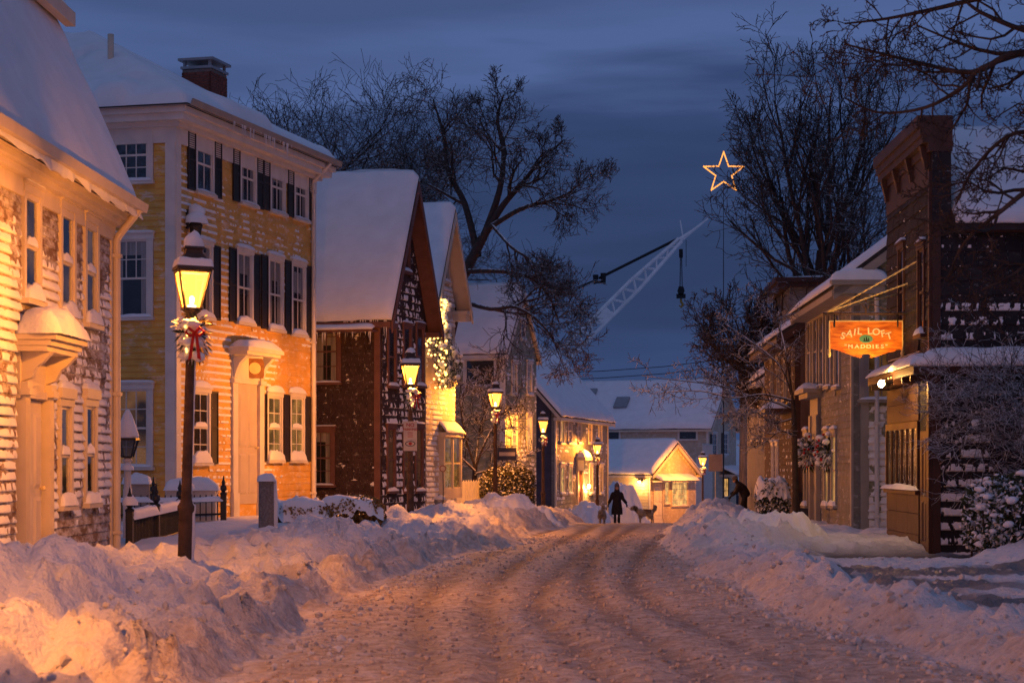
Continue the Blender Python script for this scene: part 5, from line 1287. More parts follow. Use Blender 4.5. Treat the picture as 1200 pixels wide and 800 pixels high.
bwin(wh, 'S1', 1033, 400, 468, 0.75, tan_trim, room_dim, ops, 2, (1, 1), 0.06)
pcs = boards(ws, green_board, 0.30, 2.2, 0.0, zE+1.2, 0.16, ops, lambda z: (0.3 + max(0, (z-zE)/(zP-zE)*3.5), 6.7))
boards(ws, green_board, 2.2, 6.7, 0.0, zE, 0.16, ops, join=True)
def cov_wh(A, Z):
    c = 0.50 - 0.22*sstep(3.4, 4.4, Z) + 0.12*(1-sstep(0.3, 0.8, A))
    return c + 0.55*sstep(1.55, 1.75, Z+0.25*(vn(A*3, Z, 4)-.5))*(1-sstep(2.0, 2.25, Z)) + 0.15*(1-sstep(0.3, 0.9, Z))
crust(ws, pcs, cov_wh, 0.05, seed=65, step=0.035, up=0.95, fx=2.6, fz=2.2)
MB().box(0.145, 0.32, -0.05, 0, -0.1, zE-0.3).build('corner_board', tan_trim, wh.root, wh.M['S1'])
MB().box(7.15, 7.32, -0.05, 0, -0.1, zE-0.3).build('corner_board', tan_trim, wh.root, wh.M['F'])
downpipe(wh, 'S1', 0.48, 0.1, zE-0.5, white_paint, 0.05, 0.1)
MB().box(-0.1, 7.4, -0.06, 0, 5.1, 5.5).build('frieze', tan_trim, wh.root, wh.M['F'])
gable_roof(wh, zE, zP, 'x', 0.45, 0.25, 0.16, tan_trim, 66, 70, 24, board=0.22)
mb = MB().box(-0.45, 0.62, -0.28, 0, zE-0.42, zE-0.24); mb.box(-0.5, 0.68, -0.33, 0, zE-0.24, zE-0.14); cr_ = mb.build('cornice_return', tan_trim, wh.root, wh.M['S1'])
link('return_snow', blob(1.2, 0.34, 0.26, 2, 24, 10), cr_, T(0.09, 0.0, zE-0.14))

# ------------------------------------------------------------------ further houses on the right
dh_ = House('brown_row_house', 'dark brown row house beyond the wreathed house', 'house', (7.75, 61.0), (-0.045, -1.0), 9.4, 6.0, -0.2)
zE, zP = 5.2, 7.2
wf = dh_.wall('F', oxblood_wood, z1=zE); ws = dh_.wall('S1', brown_shingle, z1=zE); dh_.wall('S0', brown_shingle, z1=zE)
ops = []
for px in (906, 914, 922): bwin(dh_, 'F', px, 425, 468, 0.6, tan_trim, interior_dark, ops, 1, (0, 0), 0.06)
for px in (907, 912): bwin(dh_, 'F', px, 522, 568, 0.5, white_paint, interior_dark, ops, 1, (0, 0), 0.06)
pcs = boards(wf, brown_shingle, 0.1, 9.3, 0, zE-0.2, 0.18, ops, join=True)
crust(wf, pcs, lambda A, Z: 0.32+0*A, 0.025, seed=71, step=0.1, up=0.5)
pent = MB().box(6.2, 8.6, -0.7, 0, 3.0, 3.1).build('porch_hood', oxblood_wood, dh_.root, dh_.M['F'])
link('hood_snow', blob(2.4, 0.7, 0.2, 1), pent, T(7.4, 0, 3.1))
gable_roof(dh_, zE, zP, 'x', 0.45, 0.1, 0.18, oxblood_wood, 76, 50, 20)
gy = House('grey_row_house', 'narrow grey clapboard house at the far end of the right hand row', 'house', (8.75, 74.0), (-0.04, -1.0), 8.0, 7.0, -0.6)
zE, zP = 4.6, 6.9
wf = gy.wall('F', grey_board, z1=zE); ws = gy.wall('S1', grey_board, poly=[(0.15, -0.8), (6.85, -0.8), (6.85, zE), (3.5, zP), (0.15, zE)]); gy.wall('S0', grey_board, z1=zE)
ops = []
for px in (884, 891, 898): bwin(gy, 'F', px, 480, 515, 0.6, white_paint, interior_dark, ops, 1, (0, 0), 0.05, split=False)
boards(wf, grey_board, 0.1, 7.9, -0.5, zE-0.2, 0.18, ops, join=True); boards(ws, grey_board, 0.2, 6.7, -0.5, zE-0.2, 0.18, (), join=True)
gable_roof(gy, zE, zP, 'x', 0.35, 0.2, 0.22, white_paint, 86, 40, 20)
tl = House('tall_dark_house', 'tall dark flat roofed house rising behind the right hand row', 'house', (9.3, 71.0), (-0.04, -1.0), 6.0, 5.0, -0.5)
wf = tl.wall('F', umber_board, z1=7.4); ws = tl.wall('S1', umber_board, z1=7.4); tl.wall('S0', umber_board, z1=7.4)
ops = []
for a in (1.2, 3.0, 4.8): ops.append(window(tl, 'F', a, 5.1, 0.7, 1.5, tan_trim, interior_dark, 1, (0, 0)))
boards(wf, umber_board, 0.1, 5.9, 0, 7.2, 0.18, ops, join=True)
mb = MB().box(-0.3, 6.3, -0.4, 5.3, 7.4, 7.55); mb.box(-0.4, 6.4, -0.5, 5.4, 7.55, 7.7); rf = tl.part('flat_roof', mb, oxblood_wood)
link('roof_snow', blob(6.6, 5.7, 0.2, 1, 30, 20), rf, T(3.0, 5.3, 7.7))
# small far buildings at the end of the street
fb = House('low_shop', 'low snowy roofed shop with yellow lit front beyond the utility pole', 'shop', (17.2, 150.0), (0.8, 0.6), 8.0, 8.0, -2.8)
zE, zP = -0.2, 3.2
wf = fb.wall('F', navy_board, z1=zE); fb.wall('S0', navy_board, poly=[(-0.15, -3.2), (-7.85, -3.2), (-7.85, zE), (-4, zP-0.1), (-0.15, zE)])
ops = []
for a in (1.2, 3.2, 5.2, 7.0): ops.append(window(fb, 'F', a, -2.2, 1.4, 1.5, cream_paint, room_bright, 3, (2, None), split=False))
gable_roof(fb, zE, zP, 'x', 0.4, 0.3, 0.3, cream_paint, 96, 40, 20)
# ------------------------------------------------------------------ scattered leaves, wreaths
def leaf_cloud(name, P, size, mat, parent=None, M=None, seed=0, narrow=0.4, kind='stuff', droop=0.0):
    """one small pointed quad per point"""
    rng = np.random.default_rng(seed); n = len(P)
    a = rng.normal(size=(n, 3)); a[:, 2] -= droop; a /= np.linalg.norm(a, axis=1)[:, None]
    b = rng.normal(size=(n, 3)); b -= a*(a*b).sum(1)[:, None]; b /= np.linalg.norm(b, axis=1)[:, None]
    s_ = size*rng.uniform(0.6, 1.4, (n, 1))
    V = np.stack([P-a*s_, P+b*s_*narrow, P+a*s_, P-b*s_*narrow], 1).reshape(-1, 3)
    F = np.arange(n*4).reshape(-1, 4)
    o = link(name, np_mesh(name, V, F, False), parent, M, mat)
    if kind: o['kind'] = kind
    return o
def lumps(name, C, r, mat, parent=None, M=None, seed=0, sq=0.7, sub=1, kind='stuff'):
    rng = np.random.default_rng(seed); n = len(C); IV, IF = (IV1, IF1) if sub == 1 else (IV2, IF2)
    r = np.broadcast_to(np.asarray(r), (n,))
    nz = fbm(IV[None, :, 0]*1.7+rng.uniform(0, 50, (n, 1)), IV[None, :, 1]*1.7+IV[None, :, 2]*1.3, seed, 3)
    V = IV[None]*r[:, None, None]*(0.65+0.7*nz[..., None])*np.array([1, 1, sq])+np.asarray(C)[:, None, :]
    F = (IF[None]+(np.arange(n)*len(IV))[:, None, None]).reshape(-1, 3)
    o = link(name, np_mesh(name, V.reshape(-1, 3), F), parent, M, mat)
    if kind: o['kind'] = kind
    return o
def ball_pts(n, rx, ry, rz, seed, shell=0.35):
    rng = np.random.default_rng(seed); d = rng.normal(size=(n, 3)); d /= np.linalg.norm(d, axis=1)[:, None]
    return d*(1-shell*rng.random((n, 1)))*np.array([rx, ry, rz])
def swag(name, label, loc, s, seed, lights=True, dead=False):
    """bushy evergreen swag tied under a lantern, snow on it, red bow"""
    rng = np.random.default_rng(seed)
    root = empty(name, loc, rng.uniform(-0.3, 0.3), label, 'wreath', 'evergreen swags on the street lamps')
    P = ball_pts(520, 0.19*s, 0.17*s, 0.30*s, seed, 0.8); P[:, 2] -= 0.28*s; P[:, 0] *= np.clip(1.15+P[:, 2:3][:, 0]*0.5/s, 0.6, 1.3)
    leaf_cloud('greenery', P, 0.055*s, needle_snowy, root, None, seed, 0.16, droop=0.8)
    C = np.array([[(-0.10+0.2*rng.random())*s, (-0.16+0.10*rng.random())*s, (-0.06-0.42*rng.random())*s] for _ in range(16)])
    lumps('snow_tufts', C, s*rng.uniform(0.03, 0.075, len(C)), snow, root, None, seed, 0.75, 2)
    mb = MB(); y = -0.19*s
    for sx in (-1, 1):
        mb.tube([(0.08*s, y, -0.22*s), (0.08*s+sx*0.06*s, y-0.03*s, -0.17*s), (0.08*s+sx*0.10*s, y, -0.21*s), (0.08*s+sx*0.05*s, y-.01, -0.25*s), (0.08*s, y, -0.225*s)], 0.018*s, 6)
        mb.add([(0.08*s, y, -0.23*s), (0.08*s+sx*0.03*s, y, -0.23*s), (0.08*s+sx*0.07*s, y-0.02, -0.50*s), (0.08*s+sx*0.03*s, y-0.02, -0.48*s)], [(0, 1, 2, 3), (3, 2, 1, 0)][:1])
    mb.build('bow', ribbon_red, root, None, True)
    if lights:
        for k in range(9):  # fairy lights, extra ones added in place of lantern glow on the tufts
            MB().lathe([(0.004, -0.014), (0.014, 0), (0.004, 0.014)], 6).build('fairy_fill_light', fairy_glow, root, T((-0.12+0.24*rng.random())*s, -0.17*s, (-0.08-0.35*rng.random())*s))
    return root

# ------------------------------------------------------------------ street lamps
def frustum(mb, z0, h0, z1, h1, cap=True):
    vs = [(-h0, -h0, z0), (h0, -h0, z0), (h0, h0, z0), (-h0, h0, z0), (-h1, -h1, z1), (h1, -h1, z1), (h1, h1, z1), (-h1, h1, z1)]
    fs = [(0,1,5,4), (1,2,6,5), (2,3,7,6), (3,0,4,7)]
    if cap: fs += [(3,2,1,0), (4,5,6,7)]
    return mb.add(vs, fs)
LZ0, LZ1 = 3.40, 3.84; H0, H1 = 0.092, 0.178
def lamp_parts():
    P = {}
    mb = MB().lathe([(0.105, -0.6), (0.105, 0.12), (0.085, 0.16), (0.08, 1.05), (0.10, 1.08), (0.10, 1.13), (0.075, 1.17), (0.062, 1.22), (0.052, 2.9), (0.046, 3.28)], 12)
    P['post'] = mb.mesh('post', True)
    P['collar'] = MB().lathe([(0.046, 3.26), (0.085, 3.30), (0.055, 3.34), (0.11, 3.385), (0.105, 3.40)], 12).mesh('collar', True)
    mb = MB(); frustum(mb, LZ0-0.005, H0+0.02, LZ0+0.02, H0+0.02); t = 0.016
    for sx in (-1, 1):
        for sy in (-1, 1): mb.tube([(sx*H0, sy*H0, LZ0+0.01), (sx*H1, sy*H1, LZ1)], t, 4)
    for a, b in (((-1,-1),(1,-1)), ((1,-1),(1,1)), ((1,1),(-1,1)), ((-1,1),(-1,-1))): mb.tube([(a[0]*H1, a[1]*H1, LZ1), (b[0]*H1, b[1]*H1, LZ1)], 0.02, 4)
    P['lantern_frame'] = mb.mesh('lantern_frame')
    mb = MB(); frustum(mb, LZ1+0.012, H1+0.032, LZ1+0.05, H1+0.025); frustum(mb, LZ1+0.05, H1+0.01, LZ1+0.20, 0.105); frustum(mb, LZ1+0.20, 0.10, LZ1+0.26, 0.09); frustum(mb, LZ1+0.26, 0.12, LZ1+0.285, 0.11)
    mb.lathe([(0.05, LZ1+0.28), (0.02, LZ1+0.32), (0.03, LZ1+0.35), (0.005, LZ1+0.40)], 8)
    P['lantern_roof'] = mb.mesh('lantern_roof')
    mb = MB(); k0, k1 = H0-0.012, H1-0.012
    P['glass_pane'] = MB().add([(-k0, -k0, LZ0+0.02), (k0, -k0, LZ0+0.02), (k1, -k1, LZ1-0.01), (-k1, -k1, LZ1-0.01)], [(0, 1, 2, 3)]).mesh('glass_pane')
    P['mantle'] = MB().lathe([(0.05, LZ0+0.02), (0.05, LZ0+0.05), (0.02, LZ0+0.06), (0.03, LZ0+0.10), (0.03, LZ0+0.14), (0.01, LZ0+0.16)], 10).mesh('mantle', True)
    for k, m in (('post', post_snowy), ('collar', post_brown), ('lantern_frame', post_brown), ('lantern_roof', post_brown), ('glass_pane', lamp_glass), ('mantle', mantle_glow)): P[k].materials.append(m)
    return P
LP = lamp_parts()
def street_lamp(label, x, y, z, power, tilt=(0, 0), cap=0.12, snowy_post=0, rz=0.0, group='street lamps', lz=0.38):
    root = empty('street_lamp', (x, y, z), rz, label, 'street lamp', group)
    root.rotation_euler = (tilt[0], tilt[1], rz)
    for k in ('post', 'collar', 'lantern_frame', 'mantle'): link(k, LP[k], root)
    rf = link('lantern_roof', LP['lantern_roof'], root)
    for q_ in range(4): link('glass_pane', LP['glass_pane'], root, Matrix.Rotation(q_*math.pi/2, 4, 'Z'))
    link('snow_cap', np_mesh('snow_cap', *(lambda V, F: (V, F))(*dome(0.11, cap, int(x*10)))), rf, T(0, 0, LZ1+0.275), snow)
    link('roof_snow', np_mesh('rim_snow', *ring_snow(0.192, 0.04, int(y))), rf, T(0, 0, LZ1+0.05), snow)
    if snowy_post:
        a = np.linspace(0.0, 3.28, 90); t = np.linspace(-0.9, 0.9, 7)+0.15; A, Tt = np.meshgrid(a, t, indexing='ij')
        r = np.where(A < 1.15, 0.10, 0.054)+0.022*np.cos((Tt-0.15)*1.6)*(0.35+1.1*fbm(A*9, Tt*3, 4, 3)) - 0.006
        r = np.where(np.abs(Tt-0.15) > 0.85, 0.03, r)
        V = np.stack([r*np.cos(Tt), r*np.sin(Tt), A], -1).reshape(-1, 3); k = np.arange(90*7).reshape(90, 7)
        F = np.stack([k[:-1, :-1], k[:-1, 1:], k[1:, 1:], k[1:, :-1]], -1).reshape(-1, 4)
        link('post_snow', np_mesh('post_snow', V, F), root, None, snow)
    if power: point('lantern_light', (0, 0, LZ0+lz), power, LAMP_COL, 0.05, root)
    return root
def dome(r, h, seed):
    n = 14; m = 8; V = []
    for j in range(m):
        t = j/(m-1)*math.pi/2
        for i in range(n):
            a = 2*math.pi*i/n; k = 1+0.16*math.sin(a*2+seed)+0.08*math.sin(a*3+seed*2+j)
            V.append((r*k*math.cos(t)*math.cos(a), r*k*math.cos(t)*math.sin(a), h*math.sin(t)*(1+0.1*math.sin(a+seed))))
    F = [(j*n+i, j*n+(i+1) % n, (j+1)*n+(i+1) % n, (j+1)*n+i) for j in range(m-1) for i in range(n)]
    return np.array(V), np.array(F)
def ring_snow(half, h, seed):
    V = []; n = 40; K = 5
    for i in range(n):
        s_ = i/n*4; side = int(s_); f = (s_-side)*2-1
        p = [(f, -1), (1, f), (-f, 1), (-1, -f)][side]
        w = 0.7+0.6*float(vn(np.array(i*0.7), np.array(seed*1.0)))
        for k in range(K):
            q_ = k/(K-1); rr = half*(1.09-0.22*q_); V.append((p[0]*rr, p[1]*rr, h*w*math.sin(q_*math.pi)+0.09*q_))
    F = [(i*K+k, ((i+1) % n)*K+k, ((i+1) % n)*K+k+1, i*K+k+1) for i in range(n) for k in range(K-1)]
    return np.array(V), np.array(F)
lamp_spec = [
    ('tall lit street lamp nearest the camera, heaped with snow, by the brown house', 215, 23.0, 0.0, 0.60, (0, R(1.6)), 0.19, 1),
    ('lit street lamp carrying the no parking sign by the dark gabled house', 481, 44.7, 0.0, 1.0, (0, 0), 0.12, 0),
    ('lit street lamp in front of the dark hedge', 580.5, 63.0, 0.30, 1.0, (0, 0), 0.10, 0),
    ('lit street lamp by the navy gable end of the brown lit house', 636.5, 75.0, 0.05, 1.0, (0, 0), 0.10, 0),
    ('lit street lamp before the right half of the brown lit house', 700, 97.5, 0.05, 1.0, (0, 0), 0.10, 0),
    ('lit street lamp between the cottage and the white building', 823.5, 115.0, 0.0, 1.2, (0, 0), 0.10, 0)]
LAMPS = []
for i, (lb, px, Y, dz, k, tl_, cap, sp_) in enumerate(lamp_spec):
    x = X_at(px, Y); z = float(zb(Y))+dz
    o = street_lamp(lb, x, Y, z, LAMP_W*k, tl_, cap, sp_, 0.32 if i == 0 else 0.15*(i % 3), lz=0.30 if i == 0 else 0.37)
    top = Vector((x+math.sin(tl_[1])*3.38, Y, z+3.38)); LAMPS.append(top)
    swag('evergreen_swag', ['snowy evergreen swag with red bow under the nearest lantern', 'snowy evergreen swag on the no parking lamp post', 'red bowed swag on the lamp before the hedge',
        'dark swag on the lamp by the navy gable end', 'pale round swag on the lamp before the brown lit house', 'dark round swag on the lamp beside the cottage'][i], top+Vector((0.02, 0, -0.02)), (1.12, 1.0, 0.95, 0.9, 1.0, 1.0)[i], 30+i)
# the next lamp of the same row, just behind the left edge of the frame
street_lamp('lit street lamp standing outside the left edge of the frame', -2.9, 9.4, 0.0, LAMP_W*1.0, (0, 0), 0.12, 0)

# parking sign strapped to the second lamp post
LX2 = X_at(481, 44.7)
ps = empty('parking_sign', (LX2, 44.7-0.075, Z_at(528, 44.6)), R(3), 'small pale no parking sign strapped to the second lamp post', 'sign')
MB().box(-0.15, 0.15, -0.006, 0.006, 0, 0.66).build('plate', sign_face, ps)
MB().box(-0.155, 0.155, -0.005, 0.005, -0.005, 0.0).box(-0.155, -0.151, -0.005, 0.005, 0, 0.66).build('rim', sign_back, ps)
for t_, s_, z in (('NO', 0.115, 0.54), ('PARKING', 0.078, 0.455), ('SNOW', 0.05, 0.385), ('TOW', 0.05, 0.325)):
    if t_ in ('NO', 'PARKING'): letters(t_, s_, sign_red, 0.002, ps, T(0, -0.008, z) @ RX, 'lettering')
for z in (0.40, 0.355, 0.31): MB().box(-0.06, 0.06, -0.0085, -0.0065, z, z+0.016).build('text_line', sign_red, ps)
MB().prism([(0.115*math.cos(t), 0.16+0.06*math.sin(t)) for t in th_], -0.0085, -0.0065).build('emblem_ring', iron, ps)
MB().prism([(0.095*math.cos(t), 0.16+0.045*math.sin(t)) for t in th_], -0.0105, -0.0087).build('emblem_field', sign_face, ps)
MB().prism([(0.04*math.cos(t), 0.16+0.035*math.sin(t)) for t in th_], -0.0125, -0.0107).build('emblem_centre', sign_red, ps)
for z in (0.1, 0.56): MB().lathe([(0.066, 0), (0.066, 0.02)], 10, (0, 0.075, z)).build('strap', metal_grey, ps)

# ------------------------------------------------------------------ fence, garden lantern, posts
def finial_post(x, y, z, h, parent, snow_top=False, r=0.055):
    mb = MB().box(x-r, x+r, y-r, y+r, z-0.3, z+h); 
    mb.lathe([(r*1.3, 0), (r*1.35, 0.03), (r*0.6, 0.06), (r*1.25, 0.11), (r*1.1, 0.17), (r*0.5, 0.20), (r*0.8, 0.24), (r*0.35, 0.30), (0.006, 0.38)], 10, (x, y, z+h))
    p = mb.build('post', iron, parent)
    if snow_top: link('post_snow', np_mesh('post_snow', *dome(r*2.1, 0.16, int(x*10))), p, T(x, y, z+h+0.10), snow)
    return p
def fence(label, pts, h, snow_t, tops, seed):
    x0, y0, z0 = pts[0]
    root = empty('iron_fence', (x0, y0, z0), 0, label, 'fence', 'iron garden fences')
    me = MB().box(-0.010, 0.010, -0.010, 0.010, 0, 1).add([(-0.018, 0, 1), (0, -0.018, 1), (0.018, 0, 1), (0, 0.018, 1), (0, 0, 1.09)], [(0, 1, 4), (1, 2, 4), (2, 3, 4), (3, 0, 4)]).mesh('picket'); me.materials.append(iron)
    for i, p in enumerate(pts): finial_post(p[0]-x0, p[1]-y0, p[2]-z0, h, root, tops[i])
    for p, q in zip(pts[:-1], pts[1:]):
        p = Vector(p)-Vector(pts[0]); q = Vector(q)-Vector(pts[0]); L = (q-p).length; d = (q-p)/L; n = int(L/0.11)
        for zr in (0.12, h-0.12): MB().tube([p+Vector((0, 0, zr)), q+Vector((0, 0, zr))], 0.02, 4).build('rail', iron, root)
        for k in range(1, n):
            o = link('picket', me, root); o.location = p+d*(L*k/n); o.scale = (1, 1, h-0.02)
        if snow_t:
            ns = max(8, int(L/0.12)); a = np.linspace(0, 1, ns); K = 7; V = []
            for f in a:
                c = p+d*(L*f); hh = snow_t*(0.55+0.9*float(fbm(np.array(f*L*1.5), np.array(seed*1.0), seed, 3))); w = 0.075
                nrm = Vector((-d.y, d.x, 0)).normalized()
                for k in range(K):
                    ang = math.pi*k/(K-1); v = c+nrm*(w*math.cos(ang))+Vector((0, 0, h-0.13+hh*math.sin(ang)*(1 if 0.02 < f < 0.98 else 0.3)))
                    V.append(v[:])
            kx = np.arange(ns*K).reshape(ns, K); F = np.stack([kx[:-1, :-1], kx[:-1, 1:], kx[1:, 1:], kx[1:, :-1]], -1).reshape(-1, 4)
            link('rail_snow', np_mesh('rail_snow', np.array(V), F), root, None, snow)
    return root
def at_px(px, Y, z): return (X_at(px, Y), Y, z)
fence('iron picket fence with snow along its rail behind the nearest lamp', [at_px(152, 31.0, 0.22), at_px(183, 33.0, 0.26), at_px(211, 35.2, 0.30)], 0.66, 0.16, (True, False, False), 4)
fence('black iron fence with urn finials below the yellow house side wall', [at_px(128, 39.3, 0.50), at_px(180, 39.4, 0.50), at_px(221, 39.4, 0.50), at_px(262, 39.4, 0.52)], 0.50, 0.10, (False, False, True, False), 6)
gl = empty('garden_lantern', at_px(149.5, 33.5, 0.3), 0, 'unlit garden lantern with tall cone of snow on a white post', 'lantern')
MB().lathe([(0.075, -0.3), (0.075, 0.9), (0.06, 0.92), (0.06, 1.35), (0.09, 1.38), (0.05, 1.43)], 10).build('post', white_paint, gl, None, True)
mb = MB(); frustum(mb, 1.43, 0.085, 1.45, 0.09)
for sx in (-1, 1):
    for sy in (-1, 1): mb.tube([(sx*0.08, sy*0.08, 1.44), (sx*0.155, sy*0.155, 1.72)], 0.013, 4)
frustum(mb, 1.72, 0.175, 1.76, 0.17); mb.build('lantern_frame', iron, gl)
for q_ in range(4): MB().add([(-0.075, -0.075, 1.45), (0.075, -0.075, 1.45), (0.145, -0.145, 1.72), (-0.145, -0.145, 1.72)], [(0, 1, 2, 3)]).build('glass_pane', dead_glass, gl, Matrix.Rotation(q_*math.pi/2, 4, 'Z'))
MB().lathe([(0.19, 1.76), (0.195, 1.80), (0.14, 1.98), (0.08, 2.14), (0.035, 2.23), (0.01, 2.245)], 16).build('snow_cone', snow, gl, None, True)
link('post_snow', np_mesh('post_snow', *dome(0.11, 0.12, 3)), gl, T(0, -0.03, 1.22), snow)
ub = empty('utility_box', at_px(160.5, 40.6, 0.5), R(6), 'grey metal utility box with snow on top by the yellow house side wall', 'utility box')
MB().box(-0.26, 0.26, -0.16, 0.16, -0.3, 0.72).build('cabinet', metal_grey, ub); MB().box(-0.22, 0.22, -0.175, -0.162, -0.2, 0.66).build('door', metal_grey, ub)
link('snow_cap', blob(0.62, 0.40, 0.22, 1), ub, T(0, 0.20, 0.72))
gp = empty('granite_post', at_px(312, 36.2, 0.45), R(12), 'square granite post wrapped in snow in front of the yellow house door', 'post')
mb = MB(); frustum(mb, -0.3, 0.13, 0.86, 0.125); mb.build('shaft', granite, gp)
link('snow_cap', blob(0.34, 0.34, 0.15, 2), gp, T(0, 0.17, 0.86)); MB().tube([(0.11, 0.05, -0.1), (0.15, 0.03, 0.4), (0.13, 0.0, 0.9)], [0.10, 0.07, 0.06], 10).build('side_snow', snow, gp, None, True)
hb = empty('heat_pump_mound', at_px(226, 39.8, 0.55), 0, 'snow buried planter box under the yellow house ground floor window', 'planter')
MB().box(-0.48, 0.48, -0.2, 0.2, -0.2, 0.58).build('box', white_paint, hb); link('snow_heap', blob(1.1, 0.5, 0.25, 3, 26, 14), hb, T(0, 0.25, 0.55))
hb.name = 'planter_box'

# ------------------------------------------------------------------ hedges and shrubs
def hedge(name, label, c, sx, sy, sz, rz, mat, n, leaf, cap, seed, cat='hedge', stems=True, clumps=0, group=None):
    rng = np.random.default_rng(seed); root = empty(name, c, rz, label, cat, group)
    u = rng.uniform(-1, 1, (n, 3)); k = (np.abs(u)**3).sum(1)**(1/3); u = u/np.maximum(k[:, None], 1e-3)*(1-0.4*rng.random((n, 1))**2)
    P = u*np.array([sx, sy, sz/2])*(0.86+0.3*fbm(u[:, 0:1]*2.2+4, u[:, 1:2]*2+u[:, 2:3]*2, seed, 3)); P[:, 2] += sz/2
    leaf_cloud('foliage', P, leaf, mat, root, None, seed, 0.5)
    if stems:
        mb = MB()
        for i in range(14):
            x = rng.uniform(-sx*0.8, sx*0.8); y = rng.uniform(-sy*0.6, sy*0.6)
            mb.tube([(x, y, -0.25), (x+rng.uniform(-.1, .1), y, sz*0.4), (x+rng.uniform(-.2, .2), y+rng.uniform(-.1, .1), sz*0.9)], [0.02, 0.014, 0.005], 5)
        o = mb.build('stems', bark, root); o['kind'] = 'stuff'
    if cap:
        u_ = np.linspace(-1, 1, 40); U, V = np.meshgrid(u_, u_[::2]); r = (np.abs(U)**4+np.abs(V)**4)**0.25
        r = r*(1+0.3*(fbm(U*3, V*3, seed+8, 3)-0.5)); e = np.clip(1-np.clip(r, 0, 1)**3, 0, 1)**0.6
        Zt = sz*0.72+(cap+sz*0.17)*e*(0.5+fbm(U*2.5, V*1.8, seed+3, 4)) - 0.22*sstep(0.8, 1.0, r)*(0.4+fbm(U*4, V*4, seed, 2))
        k = np.arange(U.size).reshape(U.shape); F = np.stack([k[:-1, :-1], k[:-1, 1:], k[1:, 1:], k[1:, :-1]], -1).reshape(-1, 4)
        link('snow_cap', np_mesh('snow_cap', np.stack([U*sx*1.02, V*sy*1.02, Zt], -1).reshape(-1, 3), F), root, None, snow)
    if clumps:
        q_ = P[rng.choice(n, clumps)]; q_ = q_[q_[:, 2] > sz*0.15]; lumps('snow_clumps', q_*1.02+np.array([0, 0, 0.02]), rng.uniform(0.03, 0.10, len(q_)), snow, root, None, seed, 0.6, 2)
    return root
hedge('clipped_hedge', 'low clipped hedge under thick snow, warmly lit, before the yellow house', at_px(408, 38.6, 0.34), 0.66, 0.55, 0.66, 0.1, rust_leaf, 7000, 0.035, 0.07, 3)
hedge('clipped_hedge', 'low clipped hedge under thick snow beside the granite post', at_px(350, 38.2, 0.30), 0.64, 0.55, 0.60, 0.1, rust_leaf, 5500, 0.035, 0.14, 4)
hedge('evergreen_hedge', 'tall dark green clipped hedge behind the third lamp', at_px(594, 66.0, 0.1), 0.95, 0.8, 1.45, 0.2, hedge_snowy, 9000, 0.05, 0.0, 5)
hedge('snow_capped_shrub', 'dense twiggy shrub with flat snow cap beside the wreathed house', at_px(905, 50.5, 0.25), 0.42, 0.42, 1.0, 0, needle_snowy, 2600, 0.05, 0.16, 6, 'shrub')
hedge('snowy_bush', 'leafy bush loaded with clumps of snow at the right edge', (8.05, 31.3, 0.15), 0.95, 0.8, 1.30, 0, needle_snowy, 5200, 0.05, 0.0, 7, 'bush', True, 190)
hedge('snowy_bush', 'low snow loaded bush at the right edge in front of the taller bush', (8.3, 29.8, 0.2), 0.55, 0.5, 0.7, 0, needle_snowy, 2200, 0.045, 0.0, 8, 'bush', True, 90)

# wreaths in the window boxes of the wreathed house
for px, Y, lb in ((946, 48.0, 'snowy window box wreath with red berries left of the wreathed house door'), (970, 45.4, 'snowy window box wreath with red bows right of the wreathed house door')):
    wr = empty('window_wreath', at_px(px, Y, 1.95), 0, lb, 'wreath', 'window wreaths')
    leaf_cloud('greenery', ball_pts(900, 0.30, 0.42, 0.42, px, 0.7)+np.array([0, 0, -0.1]), 0.07, needle_snowy, wr, None, px, 0.2, droop=0.5)
    lumps('snow_tufts', ball_pts(34, 0.32, 0.42, 0.42, px+1, 0.3)+np.array([0, 0, 0.02]), np.random.default_rng(px).uniform(0.04, 0.10, 34), snow, wr, None, px, 0.7, 2)
    lumps('berries', ball_pts(16, 0.33, 0.40, 0.40, px+2, 0.1), 0.035, ribbon_red, wr, None, px, 1.0, 1)
# lit garland hanging on the cream house
ga = empty('lit_garland', (0, 0, 0), 0, 'shaggy snowy garland with glowing string lights on the cream house gable wall', 'garland')
gp0 = Vector((X_at(521, 59.6), 59.6, Z_at(455, 59.6))); ga.location = gp0
rng = np.random.default_rng(77); t = rng.random(2600); ang = rng.uniform(0, 6.28, 2600); rad = np.sqrt(rng.random(2600))
hgt = Z_at(352, 59.6)-gp0.z; w_ = 0.12+0.34*np.sin(np.clip(t*1.1+0.12, 0, 1)*np.pi)**0.7
P = np.stack([rad*np.cos(ang)*w_*0.95+0.12*np.sin(t*7), rad*np.sin(ang)*w_*0.7, t*hgt], -1)
leaf_cloud('greenery', P, 0.07, needle_snowy, ga, None, 5, 0.2, droop=0.9)
sel = rng.choice(2600, 70); lumps('snow_tufts', P[sel]*np.array([1.05, 1.0, 1])+np.array([0.0, -0.12, 0]), rng.uniform(0.04, 0.11, 70), snow, ga, None, 6, 0.9, 2)
sel = [i for i in rng.choice(2600, 400) if P[i, 0] < 0.12][:110]
for i in sel: MB().lathe([(0.004, -0.035), (0.034, 0), (0.004, 0.035)], 6).build('string_bulb', fairy_glow, ga, T(P[i, 0]*1.15-0.05, P[i, 1]*0.5-0.30, P[i, 2]))

